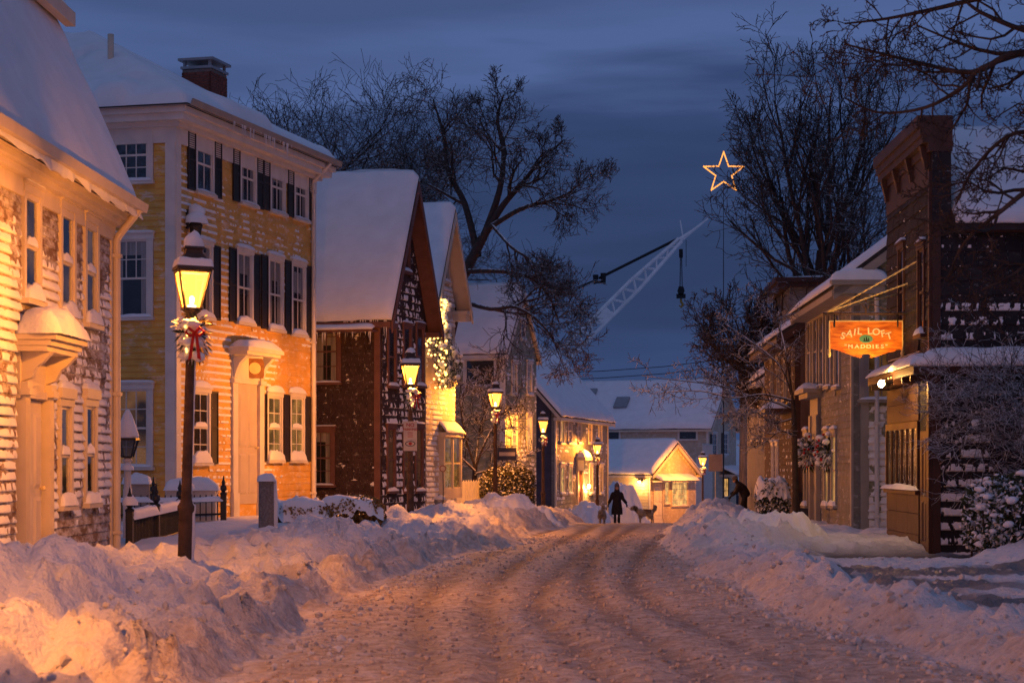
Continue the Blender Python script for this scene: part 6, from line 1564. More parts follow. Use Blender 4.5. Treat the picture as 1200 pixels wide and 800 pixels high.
# ------------------------------------------------------------------ trees
def mesh_lines(groups):
    """groups: dict (npts, sides) -> list of (pts Nx3, radii N)"""
    Vs = []; Fs = []; b = 0
    for (n, k), L in groups.items():
        P = np.array([l[0] for l in L]); Rr = np.array([l[1] for l in L]); m = len(L)
        t = np.gradient(P, axis=1); t /= np.maximum(np.linalg.norm(t, axis=2, keepdims=True), 1e-9)
        ref = np.where(np.abs(t[:, :1, 2:3]) > 0.85, np.array([1., 0, 0]), np.array([0, 0, 1.])); ref = np.broadcast_to(ref, t.shape)
        a = np.cross(t, ref); a /= np.maximum(np.linalg.norm(a, axis=2, keepdims=True), 1e-9); c = np.cross(t, a)
        th = 2*np.pi*np.arange(k)/k
        V = P[:, :, None]+(a[:, :, None]*np.cos(th)[None, None, :, None]+c[:, :, None]*np.sin(th)[None, None, :, None])*Rr[:, :, None, None]
        ix = np.arange(m*n*k).reshape(m, n, k)+b; b += m*n*k; nx_ = np.roll(ix, -1, 2)
        F = np.stack([ix[:, :-1], nx_[:, :-1], nx_[:, 1:], ix[:, 1:]], -1).reshape(-1, 4)
        Vs.append(V.reshape(-1, 3)); Fs.append(F)
    return np.concatenate(Vs), np.concatenate(Fs)
class Tree:
    def __init__(s, seed): s.r = random.Random(seed); s.lines = []
    def grow(s, p, d, L, r, lvl, spec, rmin=0.008):
        sp = spec[min(lvl, len(spec)-1)]; n = sp.get('n', 4); pts = [p]; rad = [r]; d = d.normalized(); dirs = [d]
        for i in range(n):
            w = sp.get('wig', 0.2); d = (d+Vector((s.r.gauss(0, w), s.r.gauss(0, w), s.r.gauss(0, w)+sp.get('up', 0.0)))).normalized()
            pts.append(pts[-1]+d*(L/n)); dirs.append(d); f = (i+1)/n; rad.append(max(rmin, r*(1-f*(1-sp.get('taper', 0.4)))))
        s.lines.append((lvl, pts, rad))
        s.kids(pts, rad, dirs, L, lvl, spec, rmin)
    def kids(s, pts, rad, dirs, L, lvl, spec, rmin):
        sp = spec[min(lvl, len(spec)-1)]
        if lvl+1 >= len(spec): return
        nk = sp.get('kids', 3)
        for k in range(nk):
            f = sp.get('t0', 0.3)+(1-sp.get('t0', 0.3))*(k+s.r.random())/nk; f = min(f, 0.999)
            i = f*(len(pts)-1); j = int(i); q_ = pts[j].lerp(pts[j+1], i-j); rr = rad[j]+(rad[j+1]-rad[j])*(i-j); d = dirs[j]
            ang = R(s.r.uniform(*sp.get('ang', (25, 55)))); ax = d.orthogonal().normalized(); ax.rotate(Matrix.Rotation(s.r.uniform(0, 6.283), 3, d))
            nd = d.copy(); nd.rotate(Matrix.Rotation(ang, 3, ax))
            s.grow(q_, nd, L*s.r.uniform(*sp.get('len', (0.5, 0.75)))*(1.15-0.5*f), max(rmin, rr*s.r.uniform(0.5, 0.72)), lvl+1, spec, rmin)
    def limb(s, pts, r0, r1, spec, lvl=1, rmin=0.008):
        pts = [Vector(p) for p in pts]
        # smooth by subdividing
        fine = []
        for i in range(len(pts)-1):
            p0 = pts[max(i-1, 0)]; p1 = pts[i]; p2 = pts[i+1]; p3 = pts[min(i+2, len(pts)-1)]
            for k in range(4):
                t = k/4; fine.append(0.5*((2*p1)+(p2-p0)*t+(2*p0-5*p1+4*p2-p3)*t*t+(3*p1-p0-3*p2+p3)*t**3))
        fine.append(pts[-1])
        n = len(fine); rad = [r0+(r1-r0)*(i/(n-1)) for i in range(n)]; dirs = [(fine[min(i+1, n-1)]-fine[max(i-1, 0)]).normalized() for i in range(n)]
        L = sum((fine[i+1]-fine[i]).length for i in range(n-1))
        s.lines.append((lvl, fine, rad)); s.kids(fine, rad, dirs, L, lvl, spec, rmin)
    def build(s, name, label, base, mat, cat='tree', group='bare street trees', tl=1, mat2=None):
        root = empty(name, base, 0, label, cat, group); b = np.array(base)
        for part, sel in (('trunk', lambda l: l <= tl), ('crown', lambda l: l > tl)):
            g = {}
            for lvl, pts, rad in s.lines:
                if not sel(lvl): continue
                k = 8 if lvl == 0 else 6 if lvl == 1 else 4 if lvl == 2 else 3
                g.setdefault((len(pts), k), []).append((np.array([p[:] for p in pts])-b, np.array(rad)))
            if g: link(part, np_mesh(part, *mesh_lines(g)), root, None, mat2 if (mat2 and part == 'crown') else mat)
        return root
SPREAD = [dict(n=6, wig=0.10, up=0.05, kids=7, t0=0.35, ang=(28, 60), len=(0.65, 0.95), taper=0.35),
          dict(n=6, wig=0.20, up=0.07, kids=7, t0=0.2, ang=(25, 60), len=(0.5, 0.75), taper=0.3),
          dict(n=5, wig=0.24, up=0.05, kids=6, t0=0.15, ang=(25, 60), len=(0.5, 0.75), taper=0.35),
          dict(n=4, wig=0.26, up=0.03, kids=5, t0=0.1, ang=(25, 60), len=(0.5, 0.75), taper=0.4),
          dict(n=3, wig=0.28, up=0.02, kids=3, t0=0.2, ang=(25, 60), len=(0.55, 0.8), taper=0.5),
          dict(n=3, wig=0.3, up=0.02, kids=0)]
VASE = [dict(n=5, wig=0.05, up=0.05, kids=10, t0=0.35, ang=(8, 42), len=(0.8, 1.1), taper=0.5),
        dict(n=7, wig=0.12, up=0.12, kids=7, t0=0.15, ang=(14, 34), len=(0.42, 0.62), taper=0.25),
        dict(n=5, wig=0.16, up=0.10, kids=5, t0=0.1, ang=(16, 40), len=(0.45, 0.65), taper=0.3),
        dict(n=4, wig=0.22, up=0.06, kids=5, t0=0.1, ang=(25, 55), len=(0.45, 0.7), taper=0.4),
        dict(n=3, wig=0.25, up=0.04, kids=3, t0=0.2, ang=(25, 55), len=(0.5, 0.75), taper=0.5),
        dict(n=3, wig=0.3, up=0.02, kids=0)]
# crowns behind the left row
for (px, Y, h, r0, seed, lb) in ((360, 80, 12.0, 0.34, 11, 'spreading bare tree behind the yellow house chimney'), (452, 78, 11.3, 0.32, 12, 'spreading bare tree behind the dark gabled house')):
    t = Tree(seed); b = Vector((X_at(px, Y), Y, float(zb(Y)))); t.grow(b, Vector((0.05, 0, 1)), h, r0, 0, SPREAD, 0.009); t.build('bare_tree', lb, b, bark_dusted)
# the leaning tree with drooping limb between cream and green houses
t = Tree(23); Y = 70.0; b = Vector((X_at(518, Y), Y, -0.4))
sp = [dict(kids=0), dict(kids=10, t0=0.25, ang=(25, 60), len=(0.24, 0.42))] + SPREAD[2:]
t.lines.append((0, [b, pt(524, 400, Y), pt(542, 325, Y), pt(566, 278, Y)], [0.30, 0.24, 0.19, 0.16]))
t.limb([pt(568, 275, Y), pt(590, 240, Y), pt(612, 215, Y), pt(632, 190, Y), pt(660, 165, Y)], 0.15, 0.03, sp, 1, 0.009)
t.limb([pt(566, 280, Y), pt(585, 225, Y+.5), pt(590, 180, Y+1), pt(583, 140, Y+1.5), pt(590, 112, Y+2)], 0.15, 0.03, sp, 1, 0.009)
t.limb([pt(560, 300, Y), pt(545, 240, Y+.5), pt(525, 200, Y+1), pt(520, 160, Y+1.5), pt(510, 125, Y+2)], 0.15, 0.03, sp, 1, 0.009)
t.limb([pt(572, 268, Y), pt(610, 245, Y-1), pt(645, 235, Y-1.5), pt(668, 225, Y-2), pt(690, 205, Y-2)], 0.10, 0.02, sp, 1, 0.009)
t.limb([pt(545, 318, Y), pt(585, 318, Y-1), pt(620, 325, Y-2), pt(642, 345, Y-2.5), pt(655, 378, Y-3)], 0.10, 0.02, sp, 1, 0.009)
t.limb([pt(534, 350, Y), pt(575, 362, Y-2), pt(605, 360, Y-3), pt(635, 380, Y-3.5), pt(655, 410, Y-4)], 0.10, 0.02, sp, 1, 0.009)
t.limb([pt(575, 262, Y), pt(600, 290, Y-2), pt(622, 305, Y-2.5), pt(640, 330, Y-3)], 0.07, 0.02, sp, 1, 0.007)
t.build('bare_tree', 'large bare tree with drooping limb between the cream and green grey houses', b, bark_dusted)
# upright tree behind the right row
t = Tree(31); Y = 66.0; b = Vector((X_at(942, Y), Y, 0.0)); t.grow(b, Vector((0.0, 0, 1)), 8.8, 0.34, 0, VASE, 0.010)
t.build('bare_tree', 'tall upright bare tree behind the right hand row of houses', b, bark_dusted)
t = Tree(35); Y = 69.0; b = Vector((X_at(932, Y), Y, 0.0)); t.grow(b, Vector((-0.03, 0, 1)), 4.6, 0.22, 0, VASE, 0.010)
t.build('bare_tree', 'slimmer upright bare tree leaning left at the end of the right row', b, bark_dusted)
# near tree at the right edge: trunk outside the frame, limbs reaching in
NEAR = [dict(kids=0), dict(kids=13, t0=0.12, ang=(30, 70), len=(0.16, 0.34)), dict(n=5, wig=0.24, up=0.05, kids=6, t0=0.15, ang=(30, 65), len=(0.35, 0.6), taper=0.35),
        dict(n=4, wig=0.28, up=0.03, kids=4, t0=0.2, ang=(30, 65), len=(0.35, 0.6), taper=0.4), dict(n=3, wig=0.3, up=0.02, kids=2, t0=0.3, ang=(30, 65), len=(0.4, 0.7), taper=0.5), dict(n=3, wig=0.3, kids=0)]
t = Tree(41); Y = 17.0; b = Vector((5.9, Y, 0.2))
t.lines.append((0, [b, Vector((5.85, Y, 2.0)), Vector((5.7, Y, 3.6)), Vector((5.75, Y, 5.5))], [0.20, 0.17, 0.15, 0.12]))
for pts_, r0 in (([(1382, 190), (1290, 110), (1200, 62), (1140, 85), (1070, 72), (990, 52)], 0.050), ([(1200, 62), (1150, 80), (1128, 102), (1085, 126), (1030, 132), (990, 115)], 0.026),
                 ([(1390, 60), (1280, 10), (1180, -5), (1090, 12), (1040, 22), (990, 28)], 0.035), ([(1382, 240), (1290, 200), (1220, 215), (1170, 250), (1130, 285), (1110, 330)], 0.040),
                 ([(1385, 150), (1300, 120), (1230, 150), (1180, 160), (1140, 200), (1120, 240)], 0.036), ([(1390, 100), (1300, 40), (1220, 40), (1160, 20), (1130, 0), (1110, -30)], 0.036),
                 ([(1380, 280), (1300, 270), (1230, 290), (1190, 320), (1150, 340)], 0.03)):
    t.limb([pt(x, y_, Y+0.25*math.sin(x*0.02)) for x, y_ in pts_], r0, 0.008, NEAR, 1, 0.0035)
t.build('bare_tree', 'near bare tree reaching dark branches in from the top right corner', b, bark, mat2=bark)
# small street tree with snow laden level limbs beside the wreathed house
SMALL = [dict(kids=0), dict(kids=12, t0=0.15, ang=(30, 70), len=(0.2, 0.36)), dict(n=4, wig=0.24, up=0.08, kids=5, t0=0.15, ang=(30, 65), len=(0.4, 0.65), taper=0.35), dict(n=4, wig=0.28, up=0.05, kids=4, t0=0.2, ang=(30, 65), len=(0.45, 0.7), taper=0.4), dict(n=3, wig=0.3, up=0.02, kids=0)]
t = Tree(43); Y = 47.0; b = Vector((X_at(932, Y), Y, 0.1))
t.lines.append((0, [b, pt(932, 560, Y), pt(931, 500, Y), pt(929, 468, Y)], [0.085, 0.075, 0.06, 0.05]))
for pts_, r0 in (([(930, 470), (895, 462), (860, 466), (820, 458), (775, 460)], 0.035), ([(930, 480), (905, 470), (880, 464), (845, 452), (790, 445), (752, 440)], 0.03), ([(931, 510), (915, 505), (900, 515), (885, 525)], 0.025), ([(929, 468), (915, 430), (880, 400), (850, 380)], 0.03), ([(929, 470), (922, 420), (912, 380), (890, 350)], 0.03), ([(930, 490), (905, 495), (880, 480), (850, 490)], 0.025)):
    t.limb([pt(x, y_, Y+0.3*math.sin(x)) for x, y_ in pts_], r0, 0.008, SMALL, 1, 0.006)
t.build('street_tree', 'small street tree with level snow laden limbs beside the wreathed house', b, bark_snowy)
# snowy garden tree before the green grey house
SHR = [dict(kids=0), dict(kids=10, t0=0.15, ang=(30, 65), len=(0.3, 0.5)), dict(n=4, wig=0.24, up=0.04, kids=6, t0=0.15, ang=(30, 65), len=(0.45, 0.65), taper=0.35), dict(n=4, wig=0.28, up=0.03, kids=4, t0=0.2, ang=(30, 65), len=(0.45, 0.7), taper=0.4), dict(n=3, wig=0.3, up=0.02, kids=0)]
t = Tree(47); Y = 69.0; b = Vector((X_at(556, Y), Y, 0.0))
t.lines.append((0, [b, pt(556, 560, Y), pt(557, 545, Y)], [0.10, 0.09, 0.08]))
for pts_ in ([(557, 548), (545, 510), (540, 470), (548, 445)], [(557, 548), (570, 515), (585, 490), (600, 475)], [(557, 552), (540, 535), (530, 520), (525, 500)], [(557, 555), (580, 548), (596, 540), (610, 540)], [(557, 548), (562, 505), (572, 470), (580, 450)]):
    t.limb([pt(x, y_, Y+0.4*math.sin(x)) for x, y_ in pts_], 0.05, 0.012, SHR, 1, 0.012)
t.build('garden_tree', 'small spreading garden tree coated in snow before the green grey house', b, bark_snowy)
# twiggy climbing shrub on the shop side wall
t = Tree(53); b = Vector((9.0, 32.3, 0.2))
for k in range(9):
    r_ = random.Random(k); e_ = pt(1120+r_.uniform(0, 60), 425+r_.uniform(0, 80), 32.3+r_.uniform(-.4, .4)); m_ = Vector((8.75+r_.uniform(-.2, .2), 32.3, 2.2+r_.uniform(-.2, .6)))
    t.limb([b+Vector((r_.uniform(-.1, .1), r_.uniform(-.1, .1), 0)), m_.lerp(b, 0.5), m_, m_.lerp(e_, 0.6)+Vector((0, 0, 0.18)), e_], 0.018, 0.005, SHR, 1, 0.004)
t.build('climbing_shrub', 'leafless twiggy shrub dusted with snow against the dark shop side wall', b, bark_snowy, 'shrub', None, 0)

# ------------------------------------------------------------------ white picket fence, stake, planter, street sign
wfz = 0.25
r_ = empty('white_fence', at_px(536, 64.5, 0.1), R(58), 'white board garden fence beside the lit cream house', 'fence')
pm_ = MB().prism([(0, 0), (0.13, 0), (0.13, 0.95), (0.065, 1.02), (0, 0.95)], -0.012, 0.012).mesh('picket'); pm_.materials.append(white_paint)
for k in range(14): link('picket', pm_, r_, T(k*0.15, 0, 0))
for z in (0.2, 0.78): MB().box(-0.05, 2.15, 0.013, 0.06, z, z+0.08).build('rail', white_paint, r_)
for x in (-0.06, 2.12): MB().box(x, x+0.1, -0.04, 0.06, -0.2, 1.12).build('post', white_paint, r_)
st = empty('driveway_marker', at_px(519, 55.5, 0.15), 0, 'thin stake with round red reflector before the cream house', 'marker')
MB().tube([(0, 0, -0.2), (0.01, 0, 0.8), (0, 0, 1.3)], 0.012, 6).build('stake', iron, st); MB().lathe([(0.095, -0.008), (0.095, 0.008)], 16).build('reflector', reflector_red, st, T(0, -0.015, 1.36) @ RX)
MB().lathe([(0.07, -0.012), (0.07, 0.012)], 16).build('reflector_rim', sign_face, st, T(0, -0.017, 1.36) @ RX)
hy = empty('fire_hydrant', at_px(514.5, 56.0, 0.12), 0, 'squat grey fire hydrant half buried in snow below the cream house', 'hydrant')
MB().lathe([(0.16, -0.1), (0.16, 0.05), (0.12, 0.08), (0.12, 0.42), (0.15, 0.45), (0.13, 0.52), (0.07, 0.60), (0.03, 0.62), (0.03, 0.67)], 14).build('barrel', metal_grey, hy, None, True)
for sx in (-1, 1): MB().tube([(sx*0.10, 0, 0.33), (sx*0.20, 0, 0.33)], 0.055, 10).build('outlet', metal_grey, hy)
link('snow_cap', np_mesh('snow_cap', *dome(0.17, 0.12, 2)), hy, T(0, 0, 0.52), snow)
ss = empty('street_sign', at_px(838.5, 100.0, -1.2), R(-6), 'grey street sign plate seen from behind on thin post', 'sign')
MB().tube([(0, 0, -0.3), (0, 0, 3.2)], 0.035, 8).build('post', metal_grey, ss); MB().box(-0.35, 0.35, -0.05, -0.037, 2.5, 3.35).build('plate', sign_back, ss)
sb_ = empty('hanging_shop_board', at_px(590.5, 63.3, 2.0), R(20), 'small dark shop board hanging beside the third lamp', 'sign')
MB().box(-0.22, 0.42, -0.02, 0.02, -0.24, 0.16).build('board', navy_board, sb_); MB().box(-0.17, 0.37, -0.026, -0.021, -0.10, 0.02).build('lettering_band', sign_face, sb_); MB().tube([(-0.30, 0, 0.22), (0.45, 0, 0.22)], 0.012, 6).tube([(-0.1, 0, 0.22), (-0.1, 0, 0.15)], 0.008, 5).tube([(0.3, 0, 0.22), (0.3, 0, 0.15)], 0.008, 5).build('bracket', iron, sb_)
ba = empty('snowy_barrel', at_px(914, 56.0, 0.05), 0, 'pale planter tub with snow heaped on it beside the shrub', 'planter')
MB().lathe([(0.15, -0.2), (0.18, 0.3), (0.22, 0.75), (0.25, 0.78), (0.25, 0.86)], 14).build('tub', white_paint, ba, None, True); link('snow_cap', np_mesh('snow_cap', *dome(0.27, 0.22, 5)), ba, T(0, 0, 0.84), snow)
ba.name = 'planter_tub'
hp = empty('carved_plaque', (0, 0, 0), 0, 'brown carved wooden plaque with snow on it above the yellow house door', 'sign')
a_ = yh.a('F', 292); p_ = yh.O+yh.d*a_-yh.n*0.12; hp.location = (p_.x, p_.y, yh.z('F', 292, 443)); hp.rotation_euler = (0, 0, math.atan2(yh.d.y, yh.d.x)-R(38))
pl_ = [(-0.22, 0), (0.22, 0), (0.24, 0.06), (0.24, 0.36), (0.19, 0.44), (-0.19, 0.44), (-0.24, 0.36), (-0.24, 0.06)]
MB().prism(pl_, -0.03, 0.03).build('board', plaque_wood, hp); MB().prism([(0.15*math.cos(t), 0.22+0.13*math.sin(t)) for t in th_], -0.038, -0.031).build('carving', gilt, hp); link('snow_cap', blob(0.42, 0.12, 0.10, 1), hp, T(0, 0.06, 0.44))
lc = empty('wall_lantern', (0, 0, 0), 0, 'snow covered bracket lantern on the yellow house front behind the nearest lamp', 'lantern')
a_ = yh.a('F', 218); p_ = yh.O+yh.d*a_-yh.n*0.22; lc.location = (p_.x, p_.y, yh.z('F', 218, 285)); lc.rotation_euler = (0, 0, math.atan2(yh.d.y, yh.d.x))
MB().tube([(0, 0.22, 0.5), (0, 0.05, 0.62), (0, 0.0, 0.5)], 0.02, 8).box(-0.05, 0.05, 0.17, 0.22, 0.3, 0.7).build('bracket', iron, lc); MB().lathe([(0.03, 0), (0.10, 0.1), (0.14, 0.32), (0.16, 0.36), (0.05, 0.5)], 8).build('lantern', iron, lc)
link('snow_cap', np_mesh('snow_cap', *dome(0.24, 0.28, 2)), lc, T(0.02, 0, 0.40), snow); link('snow_cap', np_mesh('snow_cap', *dome(0.18, 0.2, 5)), lc, T(0.12, 0.05, 0.62), snow)

# ------------------------------------------------------------------ utility pole, wires, star, crane
Y = 125.0; up_ = empty('utility_pole', at_px(870.5, Y, float(zb(Y))), 0, 'wooden utility pole with crossarm at the end of the street', 'pole')
zt = Z_at(416, Y)-float(zb(Y)); MB().tube([(0, 0, -0.5), (0.05, 0, zt*0.5), (0, 0, zt)], [0.30, 0.26, 0.20], 10).build('shaft', pole_wood, up_, None, True)
MB().box(-1.1, 1.1, -0.42, -0.28, zt-0.55, zt-0.38).build('crossarm', pole_wood, up_)
for x in (-1.0, -0.4, 0.4, 1.0): MB().lathe([(0.05, 0), (0.07, 0.08), (0.03, 0.16)], 8, (x, -0.35, zt-0.38)).build('insulator', metal_grey, up_)
MB().lathe([(0.26, 0), (0.26, 0.8), (0.2, 0.9)], 10, (0.45, -0.3, zt-2.2)).build('transformer', metal_grey, up_)
for k, (dz, lb) in enumerate(((0.0, 'upper thin power line crossing low sky left of the utility pole'), (-0.45, 'lower thin power line crossing low sky left of the utility pole'))):
    p0 = up_.location+Vector((-1.0, -0.35, zt-0.25+dz)); p1 = pt(560, 436+k*8, 128); m = p0.lerp(p1, 0.5)-Vector((0, 0, 0.35))
    tag(MB().tube([p0, p0.lerp(m, 0.5)-Vector((0, 0, .1)), m, m.lerp(p1, 0.5)-Vector((0, 0, .1)), p1], 0.022, 4).build('power_line', cable_black), lb, 'power line', 'power lines')
Y = 137.0; sc_ = pt(848, 203, Y); ms_ = empty('lit_star', (sc_.x, Y, -2.5), 0, 'glowing outline star on a thin mast high above the rooftops', 'star')
zz = sc_.z+2.5; ro, ri = 1.45, 0.58
pts_ = [Vector(((ro if k % 2 == 0 else ri)*math.sin(k*math.pi/5), 0, zz+(ro if k % 2 == 0 else ri)*math.cos(k*math.pi/5))) for k in range(11)]
for k in range(10): MB().tube([pts_[k], pts_[k+1]], 0.04, 6).build('light_tube', star_glow, ms_)
fine = [pts_[k].lerp(pts_[k+1], j/6) for k in range(10) for j in range(6)]
for p in fine: MB().lathe([(0.01, -0.07), (0.05, 0), (0.01, 0.07)], 6).build('star_bulb', star_glow, ms_, T(p.x, -0.05, p.z))
MB().tube([(0, 0.1, 0), (0, 0.1, zz-0.5)], [0.06, 0.018], 8).build('mast', iron, ms_)
Y = 200.0; cr0 = pt(545, 560, Y); cr0.z = -3.2
cn = empty('crawler_crane', cr0, 0, 'pale lattice boom crane rising over the rooftops with hanging hook', 'crane')
def cp(px, py, dy=0): return pt(px, py, Y+dy)-cr0
A_, B_ = cp(560, 517), cp(797, 281); dirb = (B_-A_).normalized(); nb = Vector((-dirb.z, 0, dirb.x))
A_ = cp(560, 517); A_ = A_ - dirb*max(0, (A_.z-2.0)/dirb.z); L = (B_-A_).length; w = 0.62
ch4 = [nb*w+Vector((0, -w, 0)), nb*w+Vector((0, w, 0)), nb*-w+Vector((0, -w, 0)), nb*-w+Vector((0, w, 0))]
f = lambda t: 1-0.75*max(0, (t-0.82)/0.18) if t > 0.82 else 1
for c in ch4: MB().tube([A_+c*0.5, A_+dirb*L*0.08+c, A_+dirb*L*0.82+c, B_+c*0.3], 0.19, 5).build('boom_chord', crane_paint, cn)
mb = MB(); n = 44
for i in range(n):
    t0, t1 = 0.05+0.93*i/n, 0.05+0.93*(i+1)/n
    for a, b_ in ((0, 2), (1, 3), (0, 1), (2, 3)):
        u, v = (a, b_) if i % 2 else (b_, a); mb.tube([A_+dirb*L*t0+ch4[u]*f(t0), A_+dirb*L*t1+ch4[v]*f(t1)], 0.07, 4, False)
o = mb.build('boom_lacing', crane_paint, cn); o['kind'] = 'stuff'
for t_ in (0.47, 0.70):
    c = A_+dirb*L*t_; q_ = nb*w*0.98
    MB().add([c-dirb*0.75-q_+Vector((0,-w-.02,0)), c+dirb*0.75-q_+Vector((0,-w-.02,0)), c+dirb*0.75+q_+Vector((0,-w-.02,0)), c-dirb*0.75+q_+Vector((0,-w-.02,0)), c-dirb*0.75-q_+Vector((0,-w-.08,0)), c+dirb*0.75-q_+Vector((0,-w-.08,0)), c+dirb*0.75+q_+Vector((0,-w-.08,0)), c-dirb*0.75+q_+Vector((0,-w-.08,0))], [(3,2,1,0),(4,5,6,7),(0,1,5,4),(1,2,6,5),(2,3,7,6),(3,0,4,7)]).build('boom_plate', crane_paint, cn)
MB().tube([B_, cp(812, 270), cp(830, 256)], [0.28, 0.16, 0.08], 6).tube([B_+dirb*0.4, cp(797, 258)], 0.07, 5).build('jib_tip', crane_paint, cn)
MB().tube([cp(792, 281), cp(702, 326)], 0.16, 6).build('pendant_bar', cable_black, cn)
MB().tube([cp(707, 320, -.3), cp(707, 331, -.3), cp(698, 331, -.3), cp(698, 322, -.3)], 0.3, 6).build('spreader', cable_black, cn)
for dy_, e_ in ((0, (560, 385)), (0.4, (560, 398))): MB().tube([cp(702, 326), cp(*e_)], 0.06, 5).build('luffing_rope', cable_black, cn)
for dx in (-1.2, 1.4): MB().tube([cp(798+dx*0.4, 292), cp(798+dx, 338)], 0.05, 5).build('hoist_rope', cable_black, cn)
MB().tube([cp(804, 281), cp(804, 312)], 0.03, 5).build('tag_rope', cable_black, cn)
MB().tube([cp(798, 292), cp(798, 302)], 0.2, 8).build('rope_socket', cable_black, cn)
c = cp(798, 341); MB().prism([(-0.22, 0.45), (0.22, 0.45), (0.36, 0), (0.2, -0.4), (-0.2, -0.4), (-0.36, 0)], -0.2, 0.2).build('hook_block', cable_black, cn, T(*c)); c = cp(798, 347); MB().box(-0.45, 0.45, -0.2, 0.2, -0.22, 0.22).build('block_cheek', cable_black, cn, T(*c))
MB().tube([cp(798, 350), cp(798, 353.5), cp(800.2, 356.5), cp(798.2, 360), cp(795.8, 357.5)], [0.10, 0.13, 0.14, 0.12, 0.06], 6).build('hook', hook_yellow, cn, None, True)
MB().box(A_.x-4, A_.x+1.6, -1.6, 1.6, 1.2, 3.8).build('cab_house', crane_paint, cn)
for sy in (-2.2, 1.4): MB().box(A_.x-4.5, A_.x+2.5, sy, sy+0.8, 0, 1.1).build('crawler_track', iron, cn)
# far wooded shore behind the end of the street
P_ = []
rng = np.random.default_rng(3); n = 5000
fx = rng.uniform(-10, 130, n); fy = rng.uniform(260, 330, n); hz_ = -3+ (11*fbm(fx*0.05, fx*0, 9, 3))*rng.random(n)**0.8
leaf_cloud('far_wood', np.stack([fx, fy, hz_], -1), 1.1, far_hill, None, None, 4, 0.7, None)
tag(bpy.data.objects['far_wood'], 'dark distant wood beyond the end of the street', 'wood', kind='stuff')
# ------------------------------------------------------------------ people and dogs
def skin_mesh(name, verts, edges, radii, sub=2, root=0):
    me = bpy.data.meshes.new(name); me.from_pydata([tuple(v) for v in verts], edges, [])
    o = bpy.data.objects.new(name, me); col.objects.link(o)
    md = o.modifiers.new('s', 'SKIN'); md.use_smooth_shade = True
    sv = me.skin_vertices[0].data
    for i, r in enumerate(radii): sv[i].radius = (r, r) if not hasattr(r, '__len__') else r
    sv[root].use_root = True
    ss_ = o.modifiers.new('u', 'SUBSURF'); ss_.levels = sub; ss_.render_levels = sub
    bpy.context.view_layer.update()
    out = bpy.data.meshes.new_from_object(o.evaluated_get(bpy.context.evaluated_depsgraph_get()))
    bpy.data.objects.remove(o); bpy.data.meshes.remove(me)
    out.polygons.foreach_set('use_smooth', [True]*len(out.polygons)); return out
class Sk:
    def __init__(s): s.v = []; s.e = []; s.r = []
    def p(s, co, r, frm=None):
        s.v.append(Vector(co)); s.r.append(r); i = len(s.v)-1
        if frm is not None: s.e.append((frm, i))
        return i
    def chain(s, pts, frm):
        for co, r in pts: frm = s.p(co, r, frm)
        return frm
    def hand(s, wrist, d, side, frm, curl=0.5):
        d = Vector(d).normalized(); up = Vector((0, -1, 0)); sd = d.cross(up).normalized(); pal = s.p(wrist+d*0.05, (0.034, 0.022), frm); k = s.p(wrist+d*0.09, (0.036, 0.02), pal)
        for i, L in enumerate((0.065, 0.075, 0.07, 0.055)):
            o = sd*(i-1.5)*0.021; b = s.p(wrist+d*0.105+o, 0.010, k); b = s.p(wrist+d*(0.105+L*0.6)+o+up*0.01, 0.009, b); s.p(wrist+d*(0.105+L*0.8)+o+up*0.035*curl*2, 0.008, b)
        b = s.p(wrist+d*0.055+sd*side*0.04, 0.011, pal); s.p(wrist+d*0.09+sd*side*0.055+up*0.02, 0.010, b)
def rings(prof, n=16):
    """prof: list of (cx, cy, z, rx, ry)"""
    V = []; F = []
    for cx, cy, z, rx, ry in prof:
        for k in range(n): a = 2*math.pi*k/n; V.append((cx+rx*math.cos(a), cy+ry*math.sin(a), z))
    for i in range(len(prof)-1):
        for k in range(n): F.append((i*n+k, i*n+(k+1) % n, (i+1)*n+(k+1) % n, (i+1)*n+k))
    me = bpy.data.meshes.new('cloth'); me.from_pydata(V, [], F); me.polygons.foreach_set('use_smooth', [True]*len(F)); me.update(); return me
PY = 88.0
px_ = X_at(723, PY); wz = gz(px_, PY)
w1 = empty('person', (px_, PY, wz), 0, 'person in long dark winter coat and knit hat walking two dogs up the street', 'person')
s = Sk(); pel = s.p((0, 0, 0.92), 0.15); ch = s.chain([((0, 0, 1.10), 0.14), ((0, -0.01, 1.28), 0.16)], pel); nk = s.chain([((0, -0.01, 1.42), 0.075), ((0, -0.015, 1.49), 0.055)], ch)
s.chain([((0, -0.03, 1.56), (0.085, 0.09)), ((0, -0.03, 1.64), (0.08, 0.09)), ((0, -0.02, 1.70), (0.05, 0.06))], nk)
s.p((0, -0.125, 1.575), 0.016, nk)
for sx, hx, hy in ((-1, -0.36, -0.05), (1, 0.40, -0.12)):
    sh = s.p((sx*0.17, 0, 1.36), 0.075, ch); el = s.p((sx*0.27, 0.02, 1.10), 0.058, sh); wr = s.p((hx, hy, 0.90), 0.042, el)
    s.hand(Vector((hx, hy, 0.90)), (sx*0.25, -0.1, -1), -sx, wr)
for sx, fy in ((-1, -0.16), (1, 0.12)):
    hp_ = s.p((sx*0.09, 0, 0.86), 0.10, pel); kn = s.p((sx*0.095, fy*0.6-0.03, 0.48), 0.068, hp_); an = s.p((sx*0.09, fy, 0.10), 0.048, kn); to = s.p((sx*0.10, fy-0.14, 0.04), 0.042, an)
link('body', skin_mesh('body', s.v, s.e, s.r), w1, None, trouser_dark)
